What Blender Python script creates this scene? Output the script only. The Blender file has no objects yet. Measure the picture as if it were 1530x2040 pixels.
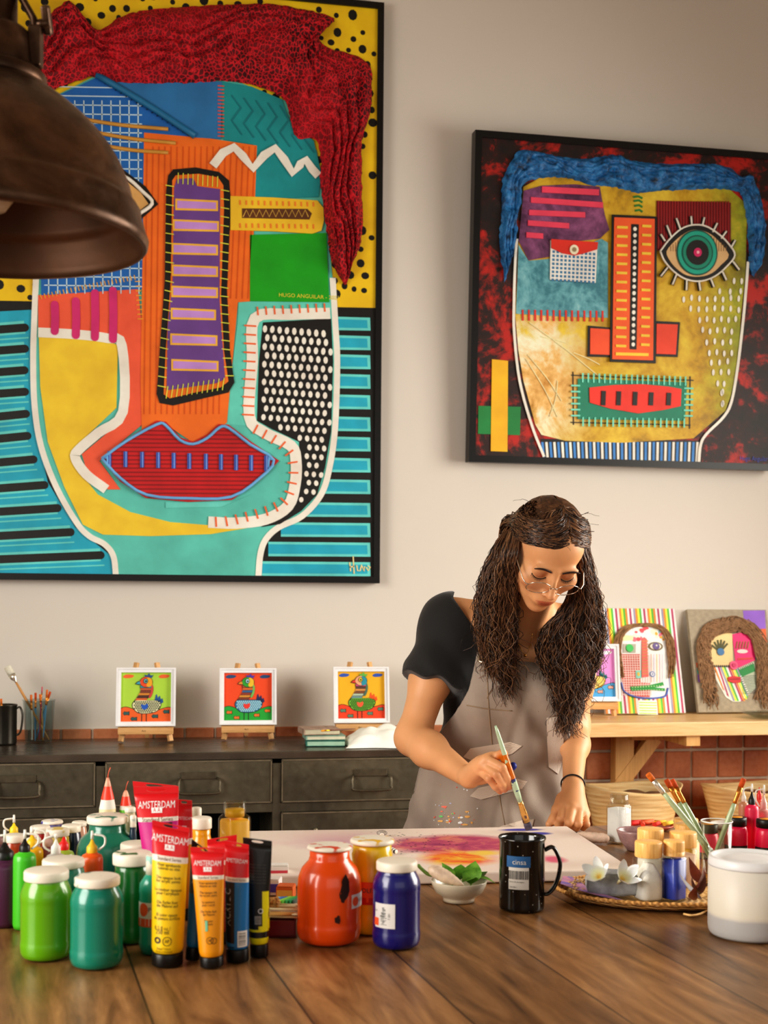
import bpy, bmesh, math, random
import numpy as np
from mathutils import Vector, Matrix, noise as mnoise
from mathutils.geometry import tessellate_polygon
random.seed(7)
R = math.radians
SC = bpy.context.scene
COL = SC.collection

# ------------------------------------------------------------------ camera model
F, CX, HY = 2630.0, 765.0, 1190.0
ROLL, PSI = 0.0078, R(11.2)
CAM = Vector((0, 0, 1.34))
FW = Vector((math.sin(PSI), math.cos(PSI), 0))
RT = Vector((math.cos(PSI), -math.sin(PSI), 0))
UP = Vector((0, 0, 1))
CR, SR = math.cos(ROLL), math.sin(ROLL)
ZT = 0.86           # table top height
YW = 4.6            # back wall
ZC = 0.856          # cabinet top height

def ray(px, py):
    dx, dy = px - CX, HY - py
    return RT * ((dx * CR - dy * SR) / F) + FW + UP * ((dx * SR + dy * CR) / F)
def W(px, py, d): return CAM + ray(px, py) * d
def TZ(px, py, z=ZT):
    r = ray(px, py); return CAM + r * ((z - CAM.z) / r.z)
def TY(px, py, y=YW):
    r = ray(px, py); return CAM + r * (y / r.y)
def TP(px, py, p0, n):
    r = ray(px, py); return CAM + r * ((p0 - CAM).dot(n) / r.dot(n))
def depth(p): return (p - CAM).dot(FW)

cam = bpy.data.cameras.new('camera'); co = bpy.data.objects.new('camera', cam); COL.objects.link(co)
xc = RT * CR + UP * SR; yc = -RT * SR + UP * CR; zc = -FW
co.matrix_world = Matrix(((xc.x, yc.x, zc.x, CAM.x), (xc.y, yc.y, zc.y, CAM.y), (xc.z, yc.z, zc.z, CAM.z), (0, 0, 0, 1)))
cam.sensor_fit = 'VERTICAL'; cam.sensor_height = 36.0; cam.lens = F / 2040 * 36.0
cam.shift_y = (HY - 1020) / 2040.0; cam.shift_x = 0
cam.clip_start = 0.05
cam.dof.use_dof = True; cam.dof.focus_distance = 2.75; cam.dof.aperture_fstop = cam.lens / 1000 / 0.0065
SC.camera = co
SC.view_settings.view_transform = 'Standard'
SC.view_settings.look = 'Medium High Contrast'
SC.view_settings.exposure = 0.0
SC.cycles.use_denoising = True
SC.cycles.max_bounces = 8; SC.cycles.transparent_max_bounces = 16
SC.cycles.sample_clamp_indirect = 4.0
SC.cycles.caustics_reflective = False; SC.cycles.caustics_refractive = False

# ------------------------------------------------------------------ colour / materials
def lin(h, g=1.0):
    h = h.lstrip('#')
    o = []
    for i in (0, 2, 4):
        c = int(h[i:i + 2], 16) / 255
        c = c / 12.92 if c <= .04045 else ((c + .055) / 1.055) ** 2.4
        o.append(min(.92, c * g))
    return (*o, 1)
MATS = {}
class NT:
    def __init__(s, name):
        s.m = bpy.data.materials.new(name); s.m.use_nodes = True
        s.t = s.m.node_tree; s.t.nodes.clear()
        s.out = s.n('ShaderNodeOutputMaterial')
    def n(s, t, **k):
        x = s.t.nodes.new(t)
        for a, b in k.items(): setattr(x, a, b)
        return x
    def l(s, a, b): s.t.links.new(a, b)
    def coord(s, scale=(1, 1, 1), rot=(0, 0, 0), kind='Object'):
        tc = s.n('ShaderNodeTexCoord'); mp = s.n('ShaderNodeMapping')
        mp.inputs['Scale'].default_value = scale; mp.inputs['Rotation'].default_value = rot
        s.l(tc.outputs[kind], mp.inputs[0]); return mp.outputs[0]
    def noise(s, v, scale, detail=3, rough=.5, dist=0):
        x = s.n('ShaderNodeTexNoise'); s.l(v, x.inputs['Vector'])
        x.inputs['Scale'].default_value = scale; x.inputs['Detail'].default_value = detail
        x.inputs['Roughness'].default_value = rough; x.inputs['Distortion'].default_value = dist
        return x
    def ramp(s, fac, stops, interp='LINEAR'):
        x = s.n('ShaderNodeValToRGB'); x.color_ramp.interpolation = interp; e = x.color_ramp.elements
        while len(e) < len(stops): e.new(.5)
        for k, (p, c) in enumerate(stops): e[k].position = p; e[k].color = c
        s.l(fac, x.inputs[0]); return x.outputs[0]
    def mix(s, fac, a, b, mode='MIX'):
        x = s.n('ShaderNodeMix', data_type='RGBA', blend_type=mode)
        for sock, v in ((x.inputs[0], fac), (x.inputs[6], a), (x.inputs[7], b)):
            if hasattr(v, 'is_output') or isinstance(v, bpy.types.NodeSocket): s.l(v, sock)
            else: sock.default_value = v
        return x.outputs[2]
    def math(s, op, a, b=0.0):
        x = s.n('ShaderNodeMath', operation=op)
        for sock, v in ((x.inputs[0], a), (x.inputs[1], b)):
            if isinstance(v, bpy.types.NodeSocket): s.l(v, sock)
            else: sock.default_value = v
        return x.outputs[0]
    def bsdf(s, color=None, rough=.5, metal=0, **k):
        b = s.n('ShaderNodeBsdfPrincipled')
        if isinstance(color, bpy.types.NodeSocket): s.l(color, b.inputs['Base Color'])
        elif color is not None: b.inputs['Base Color'].default_value = color
        if isinstance(rough, bpy.types.NodeSocket): s.l(rough, b.inputs['Roughness'])
        else: b.inputs['Roughness'].default_value = rough
        b.inputs['Metallic'].default_value = metal
        for a, v in k.items(): b.inputs[a.replace('_', ' ')].default_value = v
        s.l(b.outputs[0], s.out.inputs[0]); s.b = b; return b
    def bump(s, h, strength=.3, dist=.002):
        x = s.n('ShaderNodeBump'); x.inputs['Strength'].default_value = strength; x.inputs['Distance'].default_value = dist
        s.l(h, x.inputs['Height']); s.l(x.outputs[0], s.b.inputs['Normal'])

GAIN = 1.35
def pm(hexc, rough=.5, metal=0, noise=.12, scale=25, bump=0, bscale=120, gain=None, coat=0, sss=0, spec=.5, trans=0, bdist=.002):
    key = ('pm', hexc, rough, metal, noise, scale, bump, bscale, gain, coat, sss, spec, trans)
    if key in MATS: return MATS[key]
    n = NT('paint_' + hexc.strip('#')); c = lin(hexc, GAIN if gain is None else gain)
    v = n.coord()
    col = c
    if noise:
        nz = n.noise(v, scale, 4)
        lo = tuple(x * (1 - noise) for x in c[:3]) + (1,); hi = tuple(min(.95, x * (1 + noise)) for x in c[:3]) + (1,)
        col = n.ramp(nz.outputs[0], [(.3, lo), (.7, hi)])
    k = {'Coat_Weight': coat, 'Specular_IOR_Level': spec}
    if sss: k['Subsurface_Weight'] = sss; k['Subsurface_Radius'] = (.012, .006, .003); k['Subsurface_Scale'] = 1.0
    if trans: k['Transmission_Weight'] = trans
    n.bsdf(col, rough, metal, **k)
    if bump:
        b = n.noise(v, bscale, 4); n.bump(b.outputs[0], bump, bdist)
    MATS[key] = n.m; return n.m
def glass_mat(tint='#ffffff', gloss=.12):
    key = ('glass', tint, gloss)
    if key in MATS: return MATS[key]
    n = NT('clear_glass'); lw = n.n('ShaderNodeLayerWeight'); lw.inputs[0].default_value = .35
    tr = n.n('ShaderNodeBsdfTransparent'); tr.inputs[0].default_value = lin(tint)
    gl = n.n('ShaderNodeBsdfGlossy'); gl.inputs['Roughness'].default_value = .05; gl.inputs[0].default_value = (.95, .95, .95, 1)
    mx = n.n('ShaderNodeMixShader'); f = n.math('ADD', n.math('MULTIPLY', n.math('POWER', lw.outputs['Facing'], 2.2), .42), gloss * .18)
    n.l(f, mx.inputs[0]); n.l(tr.outputs[0], mx.inputs[1]); n.l(gl.outputs[0], mx.inputs[2]); n.l(mx.outputs[0], n.out.inputs[0])
    MATS[key] = n.m; return n.m
def wood_mat(c0, c1, c2, scale=1.0, axis='x', rough=.45, name='wood', gain=None):
    key = ('wood', c0, c1, c2, scale, axis, rough)
    if key in MATS: return MATS[key]
    g = GAIN if gain is None else gain
    n = NT(name); s = {'x': (1.2, 14, 14), 'y': (14, 1.2, 14), 'z': (14, 14, 1.2)}[axis]
    v = n.coord(tuple(q * scale for q in s))
    a = n.noise(v, 2.2, 6, .6, 1.2); b = n.noise(v, 9, 3, .5)
    f = n.math('ADD', n.math('MULTIPLY', a.outputs[0], .75), n.math('MULTIPLY', b.outputs[0], .25))
    col = n.ramp(f, [(.3, lin(c0, g)), (.5, lin(c1, g)), (.72, lin(c2, g))])
    n.bsdf(col, rough); n.bump(a.outputs[0], .15, .001)
    MATS[key] = n.m; return n.m

# ------------------------------------------------------------------ mesh builder
def catmull(pts, k=6, closed=False):
    P = [Vector(p) for p in pts]; n = len(P); out = []
    rng = range(n) if closed else range(n - 1)
    for i in rng:
        p0 = P[(i - 1) % n] if closed or i > 0 else P[0] * 2 - P[1]
        p1 = P[i]; p2 = P[(i + 1) % n]
        p3 = P[(i + 2) % n] if closed or i + 2 < n else P[-1] * 2 - P[-2]
        for j in range(k):
            t = j / k
            out.append(.5 * ((2 * p1) + (p2 - p0) * t + (2 * p0 - 5 * p1 + 4 * p2 - p3) * t * t + (3 * p1 - p0 - 3 * p2 + p3) * t ** 3))
    if not closed: out.append(P[-1].copy())
    return out
class MB:
    def __init__(s): s.v = []; s.f = []; s.mi = []; s.sm = []
    def add(s, vs, fs, m=0, smooth=False):
        b = len(s.v); s.v.extend(tuple(x) for x in vs)
        for f in fs: s.f.append(tuple(b + i for i in f)); s.mi.append(m); s.sm.append(smooth)
    def box(s, c, d, m=0, rot=None, bev=0.0):
        hx, hy, hz = d[0] / 2, d[1] / 2, d[2] / 2
        if bev:
            bm = bmesh.new(); bmesh.ops.create_cube(bm, size=1)
            for v in bm.verts: v.co = Vector((v.co.x * d[0], v.co.y * d[1], v.co.z * d[2]))
            bmesh.ops.bevel(bm, geom=bm.edges[:], offset=bev, segments=2, affect='EDGES', profile=.5)
            bm.verts.index_update(); vs = [v.co.copy() for v in bm.verts]; fs = [[v.index for v in f.verts] for f in bm.faces]; bm.free()
        else:
            vs = [Vector((x, y, z)) for x in (-hx, hx) for y in (-hy, hy) for z in (-hz, hz)]
            fs = [(0, 1, 3, 2), (4, 6, 7, 5), (0, 4, 5, 1), (2, 3, 7, 6), (0, 2, 6, 4), (1, 5, 7, 3)]
        if rot is not None: vs = [rot @ v for v in vs]
        c = Vector(c); s.add([v + c for v in vs], fs, m, False)
    def lathe(s, prof, seg=40, m=0, c=(0, 0, 0), smooth=True, mats=None, sq=None, closed=False):
        """prof: [(r, z)]; mats: material index per profile span; sq: superellipse exponent for squarish plans"""
        c = Vector(c); rings = []; vs = []
        for r, z in prof:
            if r < 1e-6: rings.append([len(vs)]); vs.append(c + Vector((0, 0, z)))
            else:
                rings.append(list(range(len(vs), len(vs) + seg)))
                for k in range(seg):
                    a = 2 * math.pi * (k + .5) / seg; x, y = math.cos(a), math.sin(a)
                    if sq: q = (abs(x) ** sq + abs(y) ** sq) ** (-1 / sq); x *= q; y *= q
                    vs.append(c + Vector((r * x, r * y, z)))
        b = len(s.v); s.v.extend(tuple(v) for v in vs)
        n = len(rings)
        for i in range(n if closed else n - 1):
            A, B = rings[i], rings[(i + 1) % n]; mm = mats[i] if mats else m
            for k in range(seg):
                j = (k + 1) % seg
                if len(A) == 1 and len(B) == 1: continue
                if len(A) == 1: f = (A[0], B[j], B[k])
                elif len(B) == 1: f = (A[k], A[j], B[0])
                else: f = (A[k], A[j], B[j], B[k])
                s.f.append(tuple(b + q for q in f)); s.mi.append(mm); s.sm.append(smooth)
    def tube(s, pts, r, seg=8, m=0, caps=True, smooth=True, flat=1.0, ref=None):
        P = [Vector(p) for p in pts]; n = len(P)
        rr = [r] * n if not hasattr(r, '__len__') else list(r)
        T = [((P[min(i + 1, n - 1)] - P[max(i - 1, 0)]).normalized() if (P[min(i + 1, n - 1)] - P[max(i - 1, 0)]).length > 1e-9 else Vector((0, 0, 1))) for i in range(n)]
        u = Vector(ref) if ref is not None else (Vector((0, 0, 1)) if abs(T[0].z) < .9 else Vector((1, 0, 0)))
        vs = []
        for i in range(n):
            u = u - T[i] * u.dot(T[i])
            if u.length < 1e-6: u = T[i].orthogonal()
            u.normalize(); w = T[i].cross(u)
            for k in range(seg):
                a = 2 * math.pi * k / seg
                vs.append(P[i] + (u * math.cos(a) * flat + w * math.sin(a)) * rr[i])
        fs = []
        for i in range(n - 1):
            for k in range(seg):
                j = (k + 1) % seg
                fs.append((i * seg + k, i * seg + j, (i + 1) * seg + j, (i + 1) * seg + k))
        s.add(vs, fs, m, smooth)
        if caps:
            b = len(s.v) - n * seg
            s.f.append(tuple(b + k for k in reversed(range(seg)))); s.mi.append(m); s.sm.append(False)
            s.f.append(tuple(b + (n - 1) * seg + k for k in range(seg))); s.mi.append(m); s.sm.append(False)
    def loft(s, rings, m=0, smooth=True, caps=True, closed=True, mats=None):
        n = len(rings); k = len(rings[0]); vs = [v for r in rings for v in r]
        b = len(s.v); s.v.extend(tuple(v) for v in vs)
        for i in range(n - 1):
            for q in range(k if closed else k - 1):
                j = (q + 1) % k
                s.f.append((b + i * k + q, b + i * k + j, b + (i + 1) * k + j, b + (i + 1) * k + q)); s.mi.append(mats[i] if mats else m); s.sm.append(smooth)
        if caps and closed:
            s.f.append(tuple(b + q for q in reversed(range(k)))); s.mi.append(mats[0] if mats else m); s.sm.append(False)
            s.f.append(tuple(b + (n - 1) * k + q for q in range(k))); s.mi.append(mats[-1] if mats else m); s.sm.append(False)
    def prism(s, pts, top, m=0, side=None, smooth=False):
        """pts: 3D loop, top: offset vector; front cap + sides"""
        n = len(pts); P = [Vector(p) for p in pts]; o = Vector(top)
        vs = P + [p + o for p in P]
        s.add(vs, [tuple(range(n, 2 * n))] + [(i, (i + 1) % n, n + (i + 1) % n, n + i) for i in range(n)], m, smooth)
    def ball(s, c, r, m=0, seg=14, ring=9, rot=None):
        r = Vector(r) if hasattr(r, '__len__') else Vector((r, r, r)); c = Vector(c)
        vs = []; fs = []
        for i in range(ring + 1):
            t = math.pi * i / ring
            for k in range(seg):
                a = 2 * math.pi * k / seg
                p = Vector((math.sin(t) * math.cos(a) * r.x, math.sin(t) * math.sin(a) * r.y, math.cos(t) * r.z))
                if rot is not None: p = rot @ p
                vs.append(c + p)
        for i in range(ring):
            for k in range(seg):
                j = (k + 1) % seg; fs.append((i * seg + k, (i + 1) * seg + k, (i + 1) * seg + j, i * seg + j))
        s.add(vs, fs, m, True)
    def text(s, txt, size, fn, m=0, align='CENTER', shear=0.0, sx=1.0):
        """fn maps (x, y) of the flat text to a 3D point"""
        V, Fc = text_geo(txt, align)
        s.add([fn((x + shear * y) * size * sx, y * size) for x, y in V], Fc, m, False)
    def build(s, name, mats, parent=None, loc=None, rot=None):
        me = bpy.data.meshes.new(name)
        me.from_pydata(s.v, [], s.f)
        if not isinstance(mats, (list, tuple)): mats = [mats]
        for m in mats: me.materials.append(m)
        me.polygons.foreach_set('material_index', s.mi); me.polygons.foreach_set('use_smooth', s.sm)
        me.validate(); me.update()
        o = bpy.data.objects.new(name, me); COL.objects.link(o)
        if parent is not None: o.parent = parent
        if loc is not None: o.location = loc
        if rot is not None: o.rotation_euler = rot
        return o
_TG = {}
def text_geo(txt, align='CENTER'):
    k = (txt, align)
    if k not in _TG:
        cu = bpy.data.curves.new('t', 'FONT'); cu.body = txt; cu.align_x = align; cu.align_y = 'CENTER'; cu.resolution_u = 2
        ob = bpy.data.objects.new('t', cu); COL.objects.link(ob)
        dg = bpy.context.evaluated_depsgraph_get(); dg.update()
        me = bpy.data.meshes.new_from_object(ob.evaluated_get(dg))
        _TG[k] = ([(v.co.x, v.co.y) for v in me.vertices], [tuple(p.vertices) for p in me.polygons])
        bpy.data.objects.remove(ob); bpy.data.curves.remove(cu); bpy.data.meshes.remove(me)
    return _TG[k]
def tag(o, label=None, cat=None, group=None, kind=None):
    if label: o['label'] = label
    if cat: o['category'] = cat
    if group: o['group'] = group
    if kind: o['kind'] = kind
    return o
def thing(name, label, cat, loc=(0, 0, 0), rot=(0, 0, 0), group=None, scale=None):
    o = bpy.data.objects.new(name, None); COL.objects.link(o); o.location = loc; o.rotation_euler = rot
    o.empty_display_size = .05
    if scale: o.scale = scale
    return tag(o, label, cat, group)
def dup(root, loc, rot=None, label=None, group=None):
    r = root.copy(); COL.objects.link(r); r.location = loc
    if rot is not None: r.rotation_euler = rot
    if label: r['label'] = label
    if group: r['group'] = group
    for ch in list(root.children):
        c = ch.copy(); COL.objects.link(c); c.parent = r
        for g in list(ch.children):
            d = g.copy(); COL.objects.link(d); d.parent = c
    return r
def struct(o): o['kind'] = 'structure'; return o
def clampf(x, a, b): return max(a, min(b, x))
# ------------------------------------------------------------------ room shell
XL, XR, YB, ZH = -2.6, 3.6, -1.6, 3.9
def plaster():
    n = NT('wall_plaster'); v = n.coord((1, 1, 1), kind='Object')
    a = n.noise(v, 1.3, 4); b = n.noise(v, 60, 4)
    col = n.ramp(a.outputs[0], [(.3, lin('#cdc7bd', 1.18)), (.7, lin('#d2ccc2', 1.18))])
    n.bsdf(col, .85); n.bump(b.outputs[0], .06, .001); return n.m
PL = plaster()
def slab(name, c, d, m):
    mb = MB(); mb.box(c, d); return struct(mb.build(name, m))
slab('wall_back', ((XL + XR) / 2, YW + .1, ZH / 2), (XR - XL + .4, .2, ZH), PL)
slab('wall_left', (XL - .1, (YB + YW) / 2, ZH / 2), (.2, YW - YB, ZH), PL)
slab('wall_right', (XR + .1, (YB + YW) / 2, ZH / 2), (.2, YW - YB, ZH), PL)
slab('ceiling', ((XL + XR) / 2, (YB + YW) / 2, ZH + .1), (XR - XL + .4, YW - YB + .4, .2), pm('#b5a893', .9))
def floor_mat():
    n = NT('floor_tile'); v = n.coord((1, 1, 1)); br = n.n('ShaderNodeTexBrick'); n.l(v, br.inputs[0])
    br.offset = 0; br.inputs['Scale'].default_value = 1; br.inputs['Brick Width'].default_value = .3; br.inputs['Row Height'].default_value = .3
    br.inputs['Mortar Size'].default_value = .006; br.inputs['Color1'].default_value = lin('#8a4a30'); br.inputs['Color2'].default_value = lin('#9a5638'); br.inputs['Mortar'].default_value = lin('#6b5848')
    n.bsdf(br.outputs[0], .45); return n.m
slab('floor', ((XL + XR) / 2, (YB + YW) / 2, -.05), (XR - XL + .4, YW - YB + .4, .1), floor_mat())
# terracotta tile wainscot on the back wall: real bevelled tiles as one wall covering
TILE_TOP = TY(520, 1448, YW).z
def tile_mat():
    n = NT('terracotta_tile'); v = n.coord((1, 1, 1))
    br = n.n('ShaderNodeTexNoise'); n.l(v, br.inputs['Vector']); br.inputs['Scale'].default_value = 6; br.inputs['Detail'].default_value = 2
    b2 = n.noise(v, 60, 5)
    c = n.ramp(br.outputs[0], [(.3, lin('#8f4d2a', 1.3)), (.5, lin('#b06a3e', 1.3)), (.7, lin('#c07f54', 1.3))])
    c = n.mix(.25, c, n.ramp(b2.outputs[0], [(.3, lin('#8a4a30')), (.7, lin('#c78c70'))]))
    n.bsdf(c, .55); n.bump(b2.outputs[0], .2, .002); return n.m
mb = MB()
mb.box(((XL + XR) / 2, YW - .006, TILE_TOP / 2), (XR - XL - .02, .01, TILE_TOP), 1)
pitch = .1035; nx = int((XR - XL - .03) / pitch); nz = 5
for i in range(nx):
    for j in range(nz):
        z = TILE_TOP - .048 - j * .108
        mb.box((XL + .07 + i * pitch, YW - .014, z), (.095, .012, .098), 0, bev=.004)
struct(mb.build('trim_1', [tile_mat(), pm('#b3a592', .9)]))

# ------------------------------------------------------------------ lights
def area(name, loc, target, sx, sy, power, color, spread=180):
    L = bpy.data.lights.new(name, 'AREA'); L.shape = 'RECTANGLE'; L.size = sx; L.size_y = sy; L.energy = power; L.color = color; L.spread = R(spread)
    o = bpy.data.objects.new(name, L); COL.objects.link(o); o.location = loc
    o.rotation_euler = (Vector(target) - Vector(loc)).to_track_quat('-Z', 'Y').to_euler(); return o
area('window_light_right', (3.35, 2.5, 1.7), (0.3, 3.0, .75), 2.0, 1.8, 70, (1, .95, .87), 130)
area('window_light_left', (-2.4, 1.3, 1.75), (.5, 3.0, .75), 2.4, 1.7, 68, (1, .96, .90), 130)
area('rear_fill_light', (.6, -1.4, 1.9), (.6, 3.2, 1.2), 2.8, 1.6, 10, (1, .95, .88))  # weak fill added behind the camera, stands for no window
def spot_lamp(name, loc, target, power, deg, color, blend=.5, rad=.04):
    L = bpy.data.lights.new(name, 'SPOT'); L.energy = power; L.spot_size = R(deg); L.spot_blend = blend; L.color = color; L.shadow_soft_size = rad
    o = bpy.data.objects.new(name, L); COL.objects.link(o); o.location = loc; o.rotation_euler = (Vector(target) - Vector(loc)).to_track_quat('-Z', 'Y').to_euler()
spot_lamp('sun_patch_tray', (-2.2, 2.2, 2.5), TZ(1325, 1690, ZT + .08), 330, 6.5, (1, .9, .74), .7)
spot_lamp('sun_patch_cabinet', (-2.2, 2.4, 2.7), TZ(762, 1474, ZC + .03), 170, 5, (1, .93, .8), .7)
w = bpy.data.worlds.new('world'); SC.world = w; w.use_nodes = True
bg = w.node_tree.nodes['Background']; bg.inputs[0].default_value = (1, .95, .89, 1); bg.inputs[1].default_value = .25

# ------------------------------------------------------------------ work table
TROT = R(5.0)
def table_mat():
    n = NT('table_wood')
    tc = n.n('ShaderNodeTexCoord')
    sep = n.n('ShaderNodeSeparateXYZ'); n.l(tc.outputs['Object'], sep.inputs[0])
    # plank index shifts the grain
    pw = .174
    pl = n.math('DIVIDE', n.math('ADD', sep.outputs[0], 20 * pw + .0), pw)
    idx = n.math('FLOOR', pl); fr = n.math('FRACT', pl)
    cmb = n.n('ShaderNodeCombineXYZ')
    n.l(n.math('MULTIPLY', sep.outputs[0], 9.0), cmb.inputs[0])
    n.l(n.math('ADD', n.math('MULTIPLY', sep.outputs[1], 1.1), n.math('MULTIPLY', idx, 3.7)), cmb.inputs[1])
    n.l(n.math('MULTIPLY', idx, 5.3), cmb.inputs[2])
    g = n.noise(cmb.outputs[0], 2.6, 7, .62, 1.6)
    fine = n.noise(cmb.outputs[0], 14, 4, .6, .4)
    wv = n.n('ShaderNodeTexWave', wave_type='BANDS', bands_direction='X'); n.l(cmb.outputs[0], wv.inputs[0])
    wv.inputs['Scale'].default_value = .9; wv.inputs['Distortion'].default_value = 7; wv.inputs['Detail'].default_value = 3; wv.inputs['Detail Scale'].default_value = .8
    f = n.math('ADD', n.math('ADD', n.math('MULTIPLY', g.outputs[0], .74), n.math('MULTIPLY', fine.outputs[0], .17)), n.math('MULTIPLY', wv.outputs[1], .07))
    c = n.ramp(f, [(.28, lin('#46301c', 1.35)), (.42, lin('#745230', 1.35)), (.55, lin('#8e6841', 1.35)), (.72, lin('#ac8456', 1.35))])
    wn = n.n('ShaderNodeTexWhiteNoise', noise_dimensions='1D'); n.l(idx, wn.inputs['W'])
    c = n.mix(1.0, c, n.ramp(wn.outputs[0], [(0, (.72, .70, .68, 1)), (1, (1.05, 1.02, .98, 1))]), 'MULTIPLY')
    # knots
    kv = n.n('ShaderNodeTexVoronoi'); mp = n.n('ShaderNodeMapping'); mp.inputs['Scale'].default_value = (4.2, 2.1, 1); n.l(tc.outputs['Object'], mp.inputs[0]); n.l(mp.outputs[0], kv.inputs['Vector']); kv.inputs['Scale'].default_value = 1.0
    kk = n.ramp(kv.outputs['Distance'], [(.03, (1, 1, 1, 1)), (.12, (0, 0, 0, 1))])
    c = n.mix(n.math('MULTIPLY', kk, .65), c, lin('#2c170b'))
    # dark seams
    d = n.math('ABSOLUTE', n.math('SUBTRACT', fr, .5))
    seam = n.math('GREATER_THAN', d, .4915)
    c = n.mix(n.math('MULTIPLY', seam, .8), c, lin('#1c0f07'))
    dirt = n.noise(tc.outputs['Object'], 3.0, 5, .6)
    rg = n.ramp(dirt.outputs[0], [(.3, (.26, .26, .26, 1)), (.7, (.44, .44, .44, 1))])
    n.bsdf(c, rg, Specular_IOR_Level=.5)
    h = n.math('SUBTRACT', f, n.math('MULTIPLY', seam, 1.0)); n.bump(h, .15, .002)
    return n.m
TL = 1.66
_d = -PSI + R(16.3); _ye = Vector((-math.sin(_d), math.cos(_d), 0)); _be = W(1140, 1645, 2.785)
tcen = _be - _ye * TL / 2 - Vector((math.cos(_d), math.sin(_d), 0)) * .30
TBL = thing('work_table', 'large brown plank-topped wooden work table covered in paint jars', 'table', (tcen.x, tcen.y, 0), (0, 0, -PSI + R(16.3)))
TW = 2.9
mb = MB(); mb.box((0, 0, ZT - .03), (TW, TL, .06), 0, bev=.006); mb.build('tabletop', table_mat(), TBL)
mb = MB(); mb.box((0, 0, ZT - .115), (TW - .25, TL - .25, .1), 0); mb.build('apron_rail', wood_mat('#3a2112', '#5b3a20', '#77502f', 1, 'x'), TBL)
for sx in (-1, 1):
    for sy in (-1, 1):
        mb = MB(); mb.box((sx * (TW / 2 - .18), sy * (TL / 2 - .18), (ZT - .066) / 2), (.11, .11, ZT - .068), 0, bev=.006)
        mb.build('leg', wood_mat('#3a2112', '#5b3a20', '#77502f', 1, 'z'), TBL)

# ------------------------------------------------------------------ metal drawer cabinet
def old_metal():
    n = NT('worn_gunmetal'); v = n.coord((1, 1, 1)); a = n.noise(v, 4, 6, .6); b = n.noise(v, 35, 5, .65)
    c = n.ramp(a.outputs[0], [(.3, lin('#3d392f', 1.5)), (.55, lin('#555041', 1.5)), (.75, lin('#6a6250', 1.5))])
    c = n.mix(n.ramp(b.outputs[0], [(.62, (0, 0, 0, 1)), (.75, (.45, .45, .45, 1))]), c, lin('#7a6c50'))
    n.bsdf(c, n.ramp(b.outputs[0], [(.3, (.32, .32, .32, 1)), (.7, (.55, .55, .55, 1))]), .55); n.bump(b.outputs[0], .1, .001); return n.m
OM = old_metal(); OME = pm('#7a715e', .4, .6, .2, 40); OMH = pm('#544d3e', .42, .6, .25, 40)
pf = TZ(560, 1497, ZC); CF = pf.y            # front face of the cabinet
cx0 = XL + .12; cx1 = TZ(985, 1490, ZC).x
CB = YW - .04
CAB = thing('drawer_cabinet', 'long low dark metal drawer cabinet against the back wall', 'cabinet', ((cx0 + cx1) / 2, (CF + CB) / 2, 0))
ox, oy = (cx0 + cx1) / 2, (CF + CB) / 2
def cpx(px, py): p = TY(px, py, CF); return p.x - ox, p.z
cw, cd = cx1 - cx0, CB - CF
def counter_mat():
    n = NT('counter_steel'); v = n.coord((.6, 6, 6)); a = n.noise(v, 6, 6, .6); b = n.noise(n.coord((1, 1, 1)), 5, 5)
    c = n.ramp(b.outputs[0], [(.3, lin('#453d34', 1.3)), (.7, lin('#6a5f53', 1.3))])
    n.bsdf(c, n.ramp(a.outputs[0], [(.3, (.2, .2, .2, 1)), (.7, (.36, .36, .36, 1))]), .6); return n.m
mb = MB(); mb.box((0, 0, ZC - .02), (cw, cd, .04), 0, bev=.004); mb.build('countertop', counter_mat(), CAB)
# columns of drawers, x borders read off the photo at the front plane
vx = [cpx(-330, 1560)[0], cpx(-150, 1560)[0], cpx(190, 1560)[0], cpx(208, 1560)[0], cpx(543, 1560)[0], cpx(559, 1560)[0], cpx(905, 1560)[0], cpx(921, 1560)[0]]
z1t, z1b = cpx(380, 1514)[1], cpx(380, 1604)[1]
z2t = cpx(480, 1619)[1]; z2b = z2t - .19; z3t = z2b - .03; z3b = .14
fy = -cd / 2
cols = []
x = vx[3]; wdt = vx[4] - vx[3]; gap = vx[5] - vx[4]
while x - wdt > -cw / 2: x -= wdt + gap
xs = []
while x + wdt < cw / 2 + .01:
    xs.append((x, x + wdt)); x += wdt + gap
xs = [(a, b) for a, b in xs if a > -cw / 2 + .01 and b < cw / 2 - .005]
mb = MB()   # carcass: back, bottom, sides, rails, stiles
mb.box((0, cd / 2 - .006, (ZC - .042) / 2 + .03), (cw, .012, ZC - .102)); mb.box((0, 0, .08), (cw, cd, .02))
rails = [(ZC - .041, z1t), (z1b, z2t), (z2b, z3t), (z3b, .071)]
for a, b in rails: mb.box((0, fy + .012, (a + b) / 2), (cw, .024, abs(a - b)))
ed = [-cw / 2] + [q for ab in xs for q in ab] + [cw / 2]
for k in range(0, len(ed), 2):
    mb.box(((ed[k] + ed[k + 1]) / 2, fy + .0117, (ZC - .0402 + .07) / 2), (ed[k + 1] - ed[k], .0246, ZC - .1102))
    mb.box(((ed[k] + ed[k + 1]) / 2, .01, (ZC - .05 + .09) / 2), (min(.02, ed[k + 1] - ed[k]), cd - .05, ZC - .15))
for s in (-1, 1): mb.box((s * (cw / 2 - .006), 0, (ZC - .05 + .07) / 2), (.012, cd, ZC - .12))
mb.build('carcass', OM, CAB)
for s in (-1, 1):
    for t in (-1, 1): mb = MB(); mb.box((s * (cw / 2 - .06), t * (cd / 2 - .06), .035), (.05, .05, .07)); mb.build('foot', OM, CAB)
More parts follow.
